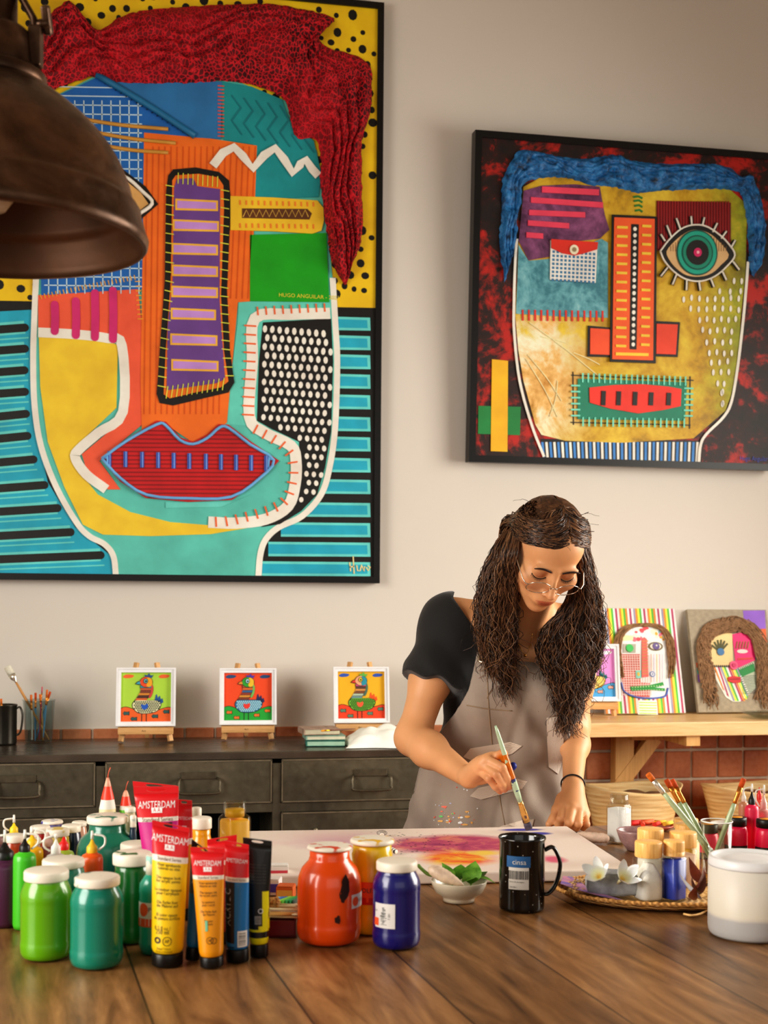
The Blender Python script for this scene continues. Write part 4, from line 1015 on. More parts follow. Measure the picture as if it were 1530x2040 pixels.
q.poly([(1318, 545), (1430, 495), (1450, 560), (1440, 680), (1390, 730), (1350, 640)], o, pc('#a8b098'), .001)
for i in range(12): q.line([(1345, 600 + i * 11), (1440, 590 + i * 11)], 3, o + .001, BLACK, .0004)
q.poly([(1318, 545), (1425, 498), (1436, 560), (1340, 602)], o + .001, pc('#1a8038'), .001)
for i in range(7):
    an = math.radians(150 - i * 22)
    if i < 6: q.line([(1188, 425), (1188 + 68 * math.cos(an), 425 - 78 * abs(math.sin(an)) - 10)], 12, o + .002, pc('#4a4a1e'), .001)
q.dot(1190, 424, 25, 25, o + .003, pc('#3f6f9a'), .003, 18)
for i in range(5): q.line([(1300 + i * 20, 400), (1310 + i * 20, 350)], 7, o + .002, pc('#8a5a2a'), .001)
q.dot(1345, 420, 40, 14, o + .002, pc('#cfc8c0'), .001); q.line([(1310, 475), (1420, 470)], 12, o + .002, pc('#c0392e'), .001)
q.dot(1283, 520, 28, 30, o + .002, pc('#e8547e'), .004, 14); q.dot(1283, 520, 14, 15, o + .006, pc('#c03060'), .003, 12)
q.poly([(1240, 605), (1275, 596), (1330, 604), (1332, 640), (1280, 645), (1245, 632)], o + .002, pc('#c41f28'), .004); q.line([(1250, 620), (1325, 618)], 4, o + .006, pc('#6a0d14'), .0006)
q.ticks([(1140, 524), (1310, 526)], 12, 14, 5, o + .002, BLACK); q.ticks([(1318, 545), (1425, 498)], 9, 14, 5, o + .003, WHITE); q.ticks([(1330, 590), (1385, 720)], 9, 14, 5, o + .003, WHITE)
q.done('patchwork_face')
CURL = pm('#86684c', .95, 0, .3, 60, .4, 300)
yarn(a, [[(1280, 190), (1150, 215), (1060, 300), (1035, 430), (1050, 580), (1075, 700), (1090, 850)], [(1290, 270), (1180, 280), (1110, 330), (1105, 450), (1130, 560), (1150, 700), (1190, 840)]], .004, CURL, 'yarn_hair', 60, .0021, .011, 7)
yarn(a, [[(1230, 190), (1360, 200), (1460, 260), (1530, 420), (1560, 580), (1570, 700), (1560, 840)], [(1250, 270), (1340, 280), (1420, 350), (1450, 460), (1460, 580), (1450, 700), (1420, 830)]], .004, CURL, 'yarn_hair', 60, .0021, .011, 8)
# ------------------------------------------------------------------ helpers for things on the table
EPS = .0015
def spot(px, yb, wpx, z=ZT):
    """centre of a round base whose near edge shows at (px, yb) and that is wpx wide"""
    f = TZ(px, yb, z); d = depth(f); dh = Vector((f.x - CAM.x, f.y - CAM.y, 0)).normalized()
    r = wpx / 2 * d / F; r = wpx / 2 * (d + r) / F
    c = f + dh * r
    return c, depth(c) / F, r
def zat(px, py, d): return W(px, py, d).z
PLW = lambda splash=None: lid_mat(splash)
def lid_mat(splash):
    key = ('lid', splash)
    if key in MATS: return MATS[key]
    n = NT('white_plastic_lid'); base = lin('#dcd3c2', 1.25)
    if splash:
        v = n.coord((1, 1, 1)); a = n.noise(v, 38, 2, .4); m_ = n.ramp(a.outputs[0], [(.57, (0, 0, 0, 1)), (.60, (1, 1, 1, 1))])
        n.bsdf(n.mix(m_, base, lin(splash)), .45)
    else: n.bsdf(base, .4)
    MATS[key] = n.m; return n.m
def paint_plastic(h, rough=.25): return pm(h, rough, 0, .06, 6, gain=.95, coat=.5)
def label_piece(parent, r, z0, z1, a0, a1, mats, draw=None):
    """curved paper label on a round body; draw(fn, mb) adds print; fn maps (arc metres from centre, z) to 3D"""
    mb = MB(); n = 12; rr = r + .0004
    V = []
    for i in range(n + 1):
        a = a0 + (a1 - a0) * i / n
        for z in (z0, z1): V.append((rr * math.sin(a), -rr * math.cos(a), z))
    mb.add(V, [(2 * i, 2 * i + 2, 2 * i + 3, 2 * i + 1) for i in range(n)], 0, True)
    am = (a0 + a1) / 2
    def fn(x, y, lift=.0004): a = am + x / rr; return ((rr + lift) * math.sin(a), -(rr + lift) * math.cos(a), (z0 + z1) / 2 + y)
    if draw: draw(mb, fn)
    return mb.build('label', mats, parent)
def patch_on(mb, fn, x0, x1, y0, y1, m, lift=.0003, n=8):
    V = []
    for i in range(n + 1):
        x = x0 + (x1 - x0) * i / n
        for y in (y0, y1): V.append(fn(x, y, lift))
    mb.add(V, [(2 * i, 2 * i + 2, 2 * i + 3, 2 * i + 1) for i in range(n)], m, True)
def face_cam(c): return -math.atan2(c.x - CAM.x, c.y - CAM.y)   # turn a thing's -y side to the camera
def jar(px, yb, wpx, yt, yl, lidw, color, label, splash=None, group='paint jars', neck=0.0, name='paint_jar', dirty=None):
    """yt lid top (far rim), yl lower rim of the lid"""
    c, s, r = spot(px, yb, wpx); d = depth(c); lr = lidw / 2 * s
    zt = zat(px, yt, d + lr) - ZT; zl = zat(px, yl, d - lr) - ZT
    t = thing(name, label, 'jar', (c.x, c.y, ZT + EPS), (0, 0, face_cam(c)), group)
    H = zl; b = .0062 * r / .035
    pr = [(0, 0), (r * .80, 0), (r * .93, b * .5), (r * .985, b * 1.4), (r, b * 2.4), (r * 1.004, H * .17), (r * .998, H * .195), (r * .984, H * .215), (r * .982, H * .24), (r * .982, H * .70), (r * .984, H * .735), (r * .996, H * .76), (r, H * .79), (r * .985, H * .84), (r * .93, H * .90), (lr * .97 if lr * .97 < r * .93 else r * .9, H * .96), (lr * .9, H), (lr * .9, H + .004), (0, H + .004)]
    if neck:
        pr = pr[:9] + [(r, H * .60), (r * .97, H * .70), (r * .86, H * .80), (lr * .93, H * .88), (lr * .88, H * .92), (lr * .88, H + .004), (0, H + .004)]
    mb = MB(); mb.lathe(pr, 44, 0); mb.build('body', paint_plastic(color), t)
    mb = MB(); lh = zt - zl; e = .0018
    mb.lathe([(lr * .9, zl + .0003), (lr * .985, zl + .0003), (lr, zl + e), (lr, zt - e * 1.6), (lr - e * .6, zt - e * .4), (lr - e * 1.6, zt), (0, zt)], 52, 0)
    mb.lathe([(0, zl + .0045), (lr * .9, zl + .0045), (lr * .9, zl + .0003)], 44, 0)
    mb.build('lid', lid_mat(splash), t)
    return t, r, H, s
LBLW = pm('#d9d5cf', .5, 0, .04, gain=1.2); ORG = pm('#e2552a', .5, 0, .05); GREY = pm('#4a4a4c', .6, 0, .05); INK = pm('#15130f', .6, 0, 0); REDL = pm('#c22420', .35, 0, .06, gain=1.25)
# ------------------------------------------------------------------ jars, front row first
jar(91, 1921, 101, 1725, 1764, 88, '#6bb010', 'lime green paint jar with clean white lid, beside the front teal jar')
jar(192, 1938, 105, 1737, 1775, 90, '#0f8a72', 'teal paint jar with smudged white lid, nearest the table front', '#2f7f70')
t, r, H, s = jar(655, 1892, 128, 1677, 1702, 90, '#f2560c', 'big orange-red paint jar with dripped lid, black smears on its side', '#d8441c', neck=1)
mb = MB()
def onside(rr): return lambda x, y, lift=.0004: ((rr + lift) * math.sin(x / rr), -(rr + lift) * math.cos(x / rr), y)
fn = onside(r * .988)
rg = random.Random(4)
for (x, y, w, h) in ((.023, H * .66, .008, .016), (.021, H * .58, .007, .012), (.019, H * .53, .004, .008), (.012, H * .30, .005, .006)):
    V = [fn(x, y, .0006)] + [fn(x + w * math.cos(k * .524) * rg.uniform(.6, 1.1), y + h * math.sin(k * .524) * rg.uniform(.7, 1.1), .0006) for k in range(12)]
    mb.add(V, [(0, 1 + k, 1 + (k + 1) % 12) for k in range(12)], 0)
mb.build('paint_smear', pm('#2a0d08', .5), t)
def lab1(mb, fn):
    patch_on(mb, fn, -.009, .012, -.006, .006, 1); mb.text('POLITEC', .0052, lambda x, y: fn(x + .003, y, .0006), 2)
    V = [fn(-.0115, 0, .0008)] + [fn(-.0115 + .0065 * math.cos(k * .4), .0065 * math.sin(k * .4), .0008) for k in range(16)]; mb.add(V, [(0, 1 + k, 1 + (k + 1) % 16) for k in range(16)], 3)
label_piece(t, r, H * .40, H * .55, .75, 1.6, [LBLW, LBLW, GREY, ORG], lab1)
t, r, H, s = jar(740, 1868, 92, 1664, 1690, 88, '#ffd01c', 'tall yellow paint jar with white lid, behind the orange-red and navy jars', '#e8b520', neck=1)
def lab2(mb, fn):
    patch_on(mb, fn, -.045, .045, -.006, .016, 1); patch_on(mb, fn, -.045, .045, -.016, -.006, 3); mb.text('POLITEC', .009, lambda x, y: fn(x - .002, y + .004, .0006), 2)
label_piece(t, r, H * .38, H * .58, -1.2, 1.2, [ORG, ORG, GREY, REDL], lab2)
t, r, H, s = jar(789, 1898, 96, 1707, 1743, 82, '#1c1a6e', 'navy blue paint jar with white lid and a barcode sticker, beside the orange-red jar')
def lab3(mb, fn):
    rg = random.Random(8); w = .0175
    patch_on(mb, fn, -w, -w + .009, -.014, -.0035, 2); 
    for k in range(16): patch_on(mb, fn, -.006 + rg.uniform(0, .004), -.006 + rg.uniform(.006, .011), -.012 + k * .0015, -.012 + k * .0015 + rg.uniform(.0004, .0011), 1, .0005, 2)
    mb.text('7 501', .004, lambda x, y: fn(.008 - y, x, .0006), 1); mb.text('PVP', .0035, lambda x, y: fn(-w + .004 + x, y + .006, .0006), 3)
label_piece(t, r, H * .29, H * .61, -1.02, -.05, [LBLW, INK, ORG, GREY], lab3)
# behind
jar(125, 1880, 90, 1704, 1737, 83, '#0f8f76', 'teal paint jar with white lid, half hidden behind the lime green jar')
jar(262, 1886, 84, 1692, 1731, 77, '#0c6b24', 'dark green paint jar with a green-spattered lid, beside the mint bottle', '#2c6a34', neck=1)
jar(272, 1816, 68, 1674, 1702, 66, '#4a3a8a', 'paint jar with white lid just behind the spattered dark green jar')
jar(213, 1806, 122, 1619, 1648, 82, '#1f7a60', 'largest jar, murky green with a green-smeared lid, behind the orange squeeze bottle', '#1f7a62', neck=1)
jar(79, 1752, 44, 1643, 1664, 40, '#a8161c', 'small deep red paint jar with white lid in the back row')
jar(103, 1738, 46, 1632, 1646, 43, '#6a66a8', 'small jar with violet-stained lid, farthest back in the left group', '#4a4a9a')
jar(114, 1768, 48, 1648, 1671, 46, '#c9ac12', 'small yellow paint jar with smeared white lid, behind the red-capped bottle', '#e0c46a')
jar(141, 1758, 42, 1641, 1662, 38, '#14233c', 'small dark navy paint jar with white lid in the back row')
jar(157, 1738, 32, 1635, 1650, 29, '#d8a58a', 'small jar with pinkish lid at the back, next to the large murky green jar')
jar(28, 1785, 44, 1660, 1683, 41, '#b2451a', 'small rust-orange paint jar with pale lid near the left edge')
jar(66, 1790, 34, 1668, 1684, 29, '#a8541a', 'small brown-orange jar with cloudy lid, behind the yellow squeeze bottle')
jar(400, 1812, 56, 1626, 1656, 41, '#f0a516', 'amber yellow paint jar with white lid, behind the paint tubes', neck=1)
jar(390, 1770, 24, 1608, 1630, 21, '#e8d4b0', 'small cream jar with cream cap, peeking over the amber yellow jar')
jar(258, 1778, 26, 1607, 1622, 22, '#e2cda6', 'small cream-capped jar behind the large murky green jar')
jar(264, 1796, 16, 1624, 1651, 13, '#1f3c50', 'narrow dark bottle with teal-smeared white cap beside the magenta tube', '#2f8a8a', name='paint_bottle')
# mint bottle
c, s, r = spot(303, 1906, 54); d = depth(c)
t = thing('paint_bottle', 'mint green paint bottle with white cap and orange-banded label, beside the yellow tube', 'bottle', (c.x, c.y, ZT + EPS), (0, 0, face_cam(c)))
zt = zat(300, 1706, d) - ZT; zl = zat(300, 1742, d) - ZT
mb = MB(); mb.lathe([(0, 0), (r * .8, 0), (r, .012), (r, zl * .14), (r * .97, zl * .17), (r * .97, zl * .74), (r, zl * .78), (r * .95, zl * .88), (r * .6, zl * .97), (r * .45, zl), (0, zl)], 36, 0); mb.build('body', paint_plastic('#2fae90'), t)
mb = MB(); mb.lathe([(r * .3, zl - .001), (r * .5, zl - .001), (r * .5, zt - .002), (r * .45, zt), (0, zt)], 28, 0); mb.build('cap', lid_mat('#9fd0c4'), t)
def lab4(mb, fn):
    patch_on(mb, fn, -.03, .03, -.017, -.006, 1)
    mb.text('POLITEC', .0085, lambda x, y: fn(x + .0105, y + .006, .0006), 2)
    V = [fn(-.0125, .006, .0008)] + [fn(-.0125 + .0065 * math.cos(k * .4), .006 + .009 * math.sin(k * .4), .0008) for k in range(16)]; mb.add(V, [(0, 1 + k, 1 + (k + 1) % 16) for k in range(16)], 1)
label_piece(t, r * .972, zl * .37, zl * .66, -1.6, 1.6, [LBLW, ORG, GREY], lab4)
# ------------------------------------------------------------------ squeeze bottles
def squeeze(px, yb, wpx, ysh, ycap, ytip, color, capc, label, loop=1, clear=False, tilt=0.0, strap='#e4ddd0'):
    c, s, r = spot(px, yb, wpx); d = depth(c)
    zs = zat(px, ysh, d) - ZT; zc = zat(px, ycap, d) - ZT; zp = zat(px, ytip, d) - ZT
    t = thing('squeeze_bottle', label, 'bottle', (c.x, c.y, ZT + EPS), (0, 0, face_cam(c)), 'squeeze bottles of paint')
    bm_ = pm(color, .35, 0, .05, 8, gain=1.25, coat=.2)
    rn = r * .45
    mb = MB(); mb.lathe([(0, 0), (r * .9, 0), (r, .006), (r, zs * .90), (r * .96, zs * .95), (r * .85, zs * .985), (r * .62, zs), (rn, zs + .002), (rn, zs + .006), (0, zs + .006)], 36, 0); mb.build('body', bm_, t)
    z0 = zs + .002; zk = z0 + (zc - z0) * .42
    mb = MB(); mb.lathe([(rn * 1.06, z0), (rn * 1.08, z0 + .001), (rn * 1.05, zk), (rn * .85, zk + .002), (rn * .55, zk + (zc - zk) * .4), (rn * .18, zc), (0, zc)], 24, 0); mb.build('nozzle', pm(capc, .4, 0, .05, gain=1.25), t)
    if loop:
        x1 = rn * 1.25 * loop
        pts = [(x1, 0, z0 + .003), (x1 + loop * r * .55, -.001, z0 + (zp - z0) * .35), (x1 + loop * r * .5, -.001, z0 + (zp - z0) * .72), (rn * .5 * loop, 0, zp - (zp - zc) * .45)]
        mb = MB(); P_ = catmull(pts, 7); mb.tube(P_, .0016, 8, 0)
        mb.tube([(0, 0, zc + .0004), (0, 0, zp)], [.0024, .0018], 8, 0); mb.tube([P_[-1], (0, 0, zp - (zp - zc) * .45)], .0016, 8, 0); mb.build('tip_strap', pm(strap, .35, gain=1.2), t)
    return t
squeeze(8, 1852, 76, 1716, 1680, 1655, '#4d2440', '#15130f', 'dark purple squeeze bottle with black nozzle, at the left edge in front', -1)
squeeze(48, 1856, 45, 1701, 1673, 1655, '#43ae22', '#15130f', 'bright green squeeze bottle with black nozzle, behind the lime green jar', 1)
squeeze(63, 1815, 44, 1690, 1664, 1649, '#dfa816', '#e2b21c', 'mustard yellow squeeze bottle standing behind the bright green one', 1)
squeeze(94, 1808, 44, 1690, 1660, 1635, '#8a4a52', '#c9a59a', 'dusty mauve squeeze bottle with tall pink nozzle in the left group', 0)
squeeze(110, 1840, 40, 1704, 1673, 1662, '#b8b0a8', '#e6dfd6', 'pale squeeze bottle with white cone nozzle, behind the half-hidden teal jar', -1)
squeeze(126, 1818, 42, 1697, 1669, 1660, '#8fa436', '#cf1f1c', 'olive green squeeze bottle with red cone nozzle', 0)
squeeze(182, 1852, 44, 1703, 1674, 1657, '#ee5a1c', '#e8b02a', 'orange squeeze bottle with yellow nozzle, in front of the largest jar', 1)
squeeze(27, 1745, 34, 1662, 1641, 1625, '#e0b51e', '#e2bf2a', 'small yellow squeeze bottle farthest back at the left edge', -1)
squeeze(-4, 1806, 40, 1686, 1660, 1640, '#6a4250', '#8a6a6a', 'dusky plum squeeze bottle cut off by the left edge', 0)
# orange marker lying across at the back
p0 = TZ(-12, 1742)
t = thing('orange_marker', 'orange marker tube lying across the back of the left jar group', 'marker', (p0.x, p0.y, ZT + .012), (0, 0, -PSI))
L_ = 75 * depth(p0) / F
z_ = zat(20, 1655, depth(p0)) - ZT - .012
# piping bags of relief paint
def piping(px, yb, wpx, bands, tip, label):
    c, s, r = spot(px, yb, wpx); d = depth(c)
    t = thing('cone_paint_tube', label, 'paint tube', (c.x, c.y, ZT + EPS), (0, 0, face_cam(c)), 'cone-tipped paint tubes'); mats = []
    zz = [zat(px, y, d) - ZT for y, _, _ in bands]; rr = [w * s / 2 for _, w, _ in bands]
    mb = MB(); pr = [(0, 0), (r * .94, 0), (r, .003)] + list(zip(rr, zz)); mm = [mslot(mats, pm('#d9c9a8', .5))] * 2
    for k in range(len(bands)): mm.append(mslot(mats, bands[k][2]))
    pr.append((0, pr[-1][1])); mb.lathe(pr, 26, mats=mm + [mm[-1]]); mb.build('body', mats, t)
    m = MB(); a = pr[-2]; P_ = [(0, 0, a[1]), (.001, 0, a[1] + (zat(px, tip, d) - ZT - a[1]) * .5), (.004, .0, zat(px, tip, d) - ZT)]
    m.tube(P_, [a[0], a[0] * .55, a[0] * .95], 10, 0, flat=.4); m.build('twisted_tip', pm('#e0543a', .5, bump=.4, bscale=300), t)
CRM = pm('#dcc59a', .5, 0, .1, 60); RDP = pm('#d93a22', .4); LRD = pm('#e59a80', .45, 0, .2, 80)
piping(213, 1770, 35, [(1612, 33, CRM), (1594, 26, WHITE), (1590, 25, RDP), (1568, 14, RDP), (1560, 10, LRD), (1551, 5, LRD)], 1531, 'tall cone-tipped paint tube, cream with a red band and twisted red tip')
piping(249, 1766, 27, [(1614, 25, pm('#5fae2a', .45)), (1611, 24, WHITE), (1606, 22, WHITE), (1588, 14, RDP), (1580, 9, LRD), (1576, 4, LRD)], 1558, 'shorter cone-tipped paint tube, green and white with a red tip')
mb = MB(); mb.tube([(0, 0, z_ * 0 + .0), (L_, 0, .0)], .0105, 16, 0); mb.build('barrel', pm('#ea8a1c', .35), t)
mb = MB(); mb.tube([(L_ + .0003, 0, 0), (L_ + .012, 0, 0), (L_ + .014, 0, 0)], [.0095, .0095, .006], 16, 0); mb.build('end_plug', pm('#c9661a', .4), t)
# ------------------------------------------------------------------ collapsible paint tubes standing on their caps
def tube_paint(bl, br, yb, capy, tl, tr, bands, label, capc='#0d0c0b', prints=(), dfix=None, hole=True, seal=10, sheen=.32):
    """bl, br: cap edges px at yb; tl, tr: (x, y) of the two top corners; bands: [(fraction of body height, material)] from bottom"""
    c, s, r = spot((bl + br) / 2, yb, (br - bl)); d = depth(c)
    tm = ((tl[0] + tr[0]) / 2, (tl[1] + tr[1]) / 2)
    top = W(tm[0], tm[1], d + .004); lean = math.atan2((top - c).dot(RT), top.z - ZT)
    H = math.hypot(top.z - ZT, (top - c).dot(RT)); wt = math.hypot(tr[0] - tl[0], tr[1] - tl[1]) * s / 2
    slope = math.atan2(tl[1] - tr[1], tr[0] - tl[0])
    t = thing('paint_tube', label, 'paint tube', (c.x, c.y, ZT + EPS + abs(math.sin(lean)) * r), (0, lean, 0), 'paint tubes standing on their caps')
    t.rotation_euler = (Matrix.Rotation(-PSI, 3, 'Z') @ Matrix.Rotation(lean, 3, 'Y')).to_euler()
    rc = r * .94
    hc = max(.008, zat(0, capy, d) - zat(0, yb, d - r))
    mb = MB(); mb.lathe([(0, 0), (rc * .96, 0), (rc, .001), (rc, hc - .0015), (rc * .97, hc - .0003), (0, hc - .0003)], 36, 0); mb.build('cap', pm(capc, .35, 0, .05), t)
    zb = hc; hs = seal * s; zs = H - hs
    def half(z):
        q = clampf((z - zb) / (zs - zb), 0, 1); a = r * .96 + (wt - r * .96) * q ** 1.1; b = r * .96 * (1 - q ** 1.5) * .98 + .0012
        if z < zb + .006: e = .86 + .14 * math.sqrt(clampf((z - zb) / .006, 0, 1)); a *= e; b *= e
        return a, b
    tn = math.tan(slope + lean)
    def zsh(x, z): return z + (x * tn) * clampf((z - zb) / (H - zb), 0, 1) ** 2
    zz = [zb + .0003, zb + .002, zb + .006]; 
    fr = sorted(set([f for f, _ in bands] + [k / 16 for k in range(1, 17)]))
    for f in fr:
        z = zb + f * (zs - zb)
        if z > zz[-1] + .0005: zz.append(z)
    mats = []; mm = []; rings = []
    for z in zz:
        a, b = half(z); rings.append([(a * math.cos(2 * math.pi * k / 40), b * math.sin(2 * math.pi * k / 40), zsh(a * math.cos(2 * math.pi * k / 40), z)) for k in range(40)])
    for i in range(len(zz) - 1):
        f = ((zz[i] + zz[i + 1]) / 2 - zb) / (zs - zb); m = bands[-1][1]
        for q, mt in bands:
            if f < q: m = mt; break
        mm.append(mslot(mats, m))
    mb = MB(); mb.loft(rings, mats=mm, caps=True); mb.build('body', mats, t)
    # flat crimped seal with a hanging slot
    m2 = MB(); z0 = zs + .0002; y = .0011
    lo = [(-wt, z0), (wt, z0), (wt * 1.0, H), (-wt * 1.0, H)]
    loops = [[Vector((a, b, 0)) for a, b in lo]]
    if hole:
        hw, hh, zc_ = wt * .42, hs * .27, z0 + hs * .48
        hl = [Vector((hw * math.copysign(abs(math.cos(a)) ** .7, math.cos(a)), zc_ + hh * math.sin(a), 0)) for a in [2 * math.pi * k / 18 for k in range(18)]]
        loops.append(hl[::-1])
    flat = [p for l in loops for p in l]; tri = tessellate_polygon(loops)
    n = len(flat); V = [(p.x, -y, zsh(p.x, p.y)) for p in flat] + [(p.x, y, zsh(p.x, p.y)) for p in flat]; Fc = []
    for a, b, c_ in tri:
        A_, B_, C_ = flat[a], flat[b], flat[c_]
        if (B_ - A_).cross(C_ - A_).z < 0: b, c_ = c_, b
        Fc += [(a, b, c_), (n + a, n + c_, n + b)]
    k0 = 0
    for l in loops:
        m_ = len(l)
        for i in range(m_): j = (i + 1) % m_; Fc.append((k0 + j, k0 + i, n + k0 + i, n + k0 + j))
        k0 += m_
    m2.add(V, Fc, 0); m2.build('crimped_end', bands[-1][1], t)
    if prints:
        pmats = []; mp = MB()
        def fn(x, z, lift=.0004):
            a, b = half(z); q = clampf(x / a, -.999, .999); return (x, -b * math.sqrt(1 - q * q) - lift, zsh(x, z))
        for pr in prints:
            k = pr[0]
            if k == 'text':
                _, txt, fx, fz, size, mt, sh = pr[:7]; sx_ = pr[7] if len(pr) > 7 else .8; zc_ = zb + fz * (zs - zb); a = half(zc_)[0]
                mp.text(txt, size * s / .73, lambda x, y: fn(fx * a + x, zc_ + y), mslot(pmats, mt), shear=sh, sx=sx_)
            elif k == 'vtext':
                _, txt, fx, fz, size, mt = pr; zc_ = zb + fz * (zs - zb); a = half(zc_)[0]
                mp.text(txt, size * s / .73, lambda x, y: fn(fx * a - y, zc_ + x), mslot(pmats, mt))
            elif k == 'rect':
                _, x0_, x1_, f0, f1, mt = pr; z0_, z1_ = zb + f0 * (zs - zb), zb + f1 * (zs - zb); a = half((z0_ + z1_) / 2)[0]; nn = 10; mm_ = 10
                VV = [fn(a * (x0_ + (x1_ - x0_) * i / nn), z0_ + (z1_ - z0_) * j / mm_, .0002 + .0001 * len(pmats)) for i in range(nn + 1) for j in range(mm_ + 1)]
                mp.add(VV, [(i * (mm_ + 1) + j, (i + 1) * (mm_ + 1) + j, (i + 1) * (mm_ + 1) + j + 1, i * (mm_ + 1) + j + 1) for i in range(nn) for j in range(mm_)], mslot(pmats, mt), True)
            elif k == 'ring':
                _, fx, fz, rpx, wpx_, mt = pr; zc_ = zb + fz * (zs - zb); a = half(zc_)[0]; VV = []; N_ = 24
                for i in range(N_):
                    for rr_ in (rpx, rpx - wpx_): an = 2 * math.pi * i / N_; VV.append(fn(fx * a + rr_ * s * math.cos(an), zc_ + rr_ * s * math.sin(an)))
                mp.add(VV, [(2 * i, 2 * ((i + 1) % N_), 2 * ((i + 1) % N_) + 1, 2 * i + 1) for i in range(N_)], mslot(pmats, mt))
        mp.build('printing', pmats, t)
    return t
tp = lambda h: pm(h, .33, 0, .05, 8, gain=1.25, coat=.25)
TRED, TWHT = tp('#c8181e'), tp('#d8cfc0'); TINK = pm('#1c1408', .5, 0, 0); TWT = pm('#e4dcd4', .5, 0, 0)
def ams(z, red0=.82): return [('text', 'AMSTERDAM', 0, z[0], z[1], TWT, .12, .62), ('rect', -.26, .26, z[2] - .022, z[2] + .022, TWT), ('text', 'A A A A', 0, z[2], z[1] * .55, TRED, 0), ('text', 'Standard Series', 0, z[3], z[4], pm('#6a4a3a', .5, 0, 0), 0)]
def paras(mt, rows, x=0, sz=7):
    o = []
    for f, a, b in rows: o += [('text', a, x, f + .014, sz, mt, 0), ('text', b, x, f - .014, sz, mt, 0)]
    return o
YLW, OCH, BLU, MAG = tp('#e3b80e'), tp('#d18a10'), tp('#1668a0'), tp('#b81f78')
tube_paint(300, 366, 1932, 1897, (305, 1636), (378, 1651), [(.735, YLW), (.785, TWHT), (1, TRED)], 'tallest front paint tube, yellow with a red and white band, leaning right',
    prints=ams((.915, 15, .855, .76, 7)) + paras(TINK, [(.70, 'Voor sprekende', 'coloren en vlak'), (.60, 'The opaque look', 'for acrylic paints'), (.505, 'La couleur opaque', 'pour l acrylique'), (.405, 'Die Farbe fuer', 'die Malerei auf'), (.305, 'El color opaco', 'de pintura acrilica')], 0, 6.5) + [('text', '8.5 fl oz /', -.22, .212, 8, pm('#6a5008', .5, 0, 0), 0), ('text', '250 ml', -.22, .182, 9, TINK, 0), ('ring', -.5, .115, 6.5, 3.4, TINK), ('ring', .1, .11, 9, 1.2, TINK), ('text', 'AP', .1, .11, 7, TINK, 0), ('text', 'Royal Talens', -.1, .05, 5, pm('#6a5008', .5, 0, 0), 0), ('text', 'Made in Holland', -.1, .025, 4.5, pm('#6a5008', .5, 0, 0), 0)])
tube_paint(397, 447, 1934, 1906, (380, 1690), (447, 1692), [(.745, OCH), (.785, TWHT), (1, TRED)], 'ochre yellow paint tube with a red top, in the middle of the front tubes',
    prints=ams((.90, 11, .845, .765, 6)) + paras(TINK, [(.70, 'Voor sprekende', 'kleuren en vlak'), (.61, 'The opaque ink', 'for acrylic paint'), (.52, 'La peinture', 'pour l acryl'), (.43, 'Die Farbe fuer', 'die Malerei'), (.34, 'El color', 'pintura')], .0, 5) + [('rect', -.28, -.08, .26, .36, pm('#6fae8a', .5)), ('ring', .05, .17, 7, 1, TINK), ('ring', .35, .165, 6, 1, TINK), ('text', 'AP', .06, .17, 5, TINK, 0)])
tube_paint(449, 497, 1922, 1890, (449, 1676), (496, 1684), [(.665, BLU), (.71, TWHT), (1, TRED)], 'blue tube with red top and a barcode label, left of the black and yellow tube',
    prints=[('rect', -.98, -.15, .02, .66, pm('#0e141c', .35)), ('vtext', 'ACRYLIC', -.72, .42, 13, pm('#8a98a4', .5, 0, 0)), ('rect', .12, .9, .03, .19, LBLW)] + [('rect', .22 + .0, .8, .05 + k * .016, .055 + k * .016 + (k % 3) * .002, INK) for k in range(8)] + [('text', 'AMSTERDAM', 0, .87, 9, TWT, .12, .6), ('text', 'Standard Series', 0, .688, 5.5, pm('#6a4a3a', .5, 0, 0), 0)])
YB2 = tp('#dcd010'); BK2 = tp('#14120f')
tube_paint(497, 536, 1912, 1881, (485, 1670), (542, 1677), [(.07, YB2), (.13, BK2), (.155, YB2), (1, BK2)], 'black paint tube with a yellow lower edge, rightmost of the standing tubes',
    prints=[('rect', .05, .98, .155, .535, YB2), ('rect', -.98, .40, .19, .54, BK2), ('rect', -.3, .3, .21, .29, pm('#b8b4ac', .5)), ('ring', .25, .34, 5, 1.5, TWT)] + [('rect', -.26 + k * .07, -.23 + k * .07, .215, .285, INK) for k in range(8)] + [('text', 'Acrylic colour fine', 0, .80 - k * .03, 4, pm('#55524c', .5, 0, 0), 0) for k in range(7)])
tube_paint(368, 398, 1918, 1888, (386, 1676), (418, 1700), [(.55, BLU), (.80, tp('#3a4a58')), (1, BK2)], 'blue tube with grey label and black top, wedged between the yellow and ochre tubes', prints=[('text', 'ACRYLIC', 0, .66, 6, pm('#98a4a8', .5, 0, 0), 0)])
tube_paint(300, 356, 1850, 1818, (267, 1571), (356, 1569), [(.765, MAG), (.803, TWHT), (1, TRED)], 'magenta paint tube with a wide red top, tallest at the back', prints=ams((.905, 15, .862, .783, 9)) + [('rect', .1, .75, .62, .757, pm('#15120f', .4))], seal=14)
tube_paint(306, 352, 1790, 1766, (266, 1560), (352, 1568), [(.77, tp('#4f9a2a')), (.80, TWHT), (1, TRED)], 'paint tube with red top hidden behind the magenta tube')
tube_paint(358, 388, 1836, 1810, (352, 1594), (383, 1596), [(.62, OCH), (.68, TWHT), (1, TRED)], 'small red-topped tube behind the yellow tube, leaning right', prints=[('text', 'AMSTERDAM', 0, .87, 7, TWT, .1, .55), ('rect', -.3, .3, .75, .80, TWT)])
tube_paint(424, 462, 1884, 1856, (414, 1674), (472, 1664), [(.75, tp('#b8452a')), (.8, TWHT), (1, TRED)], 'red-topped tube standing behind the ochre and blue tubes')
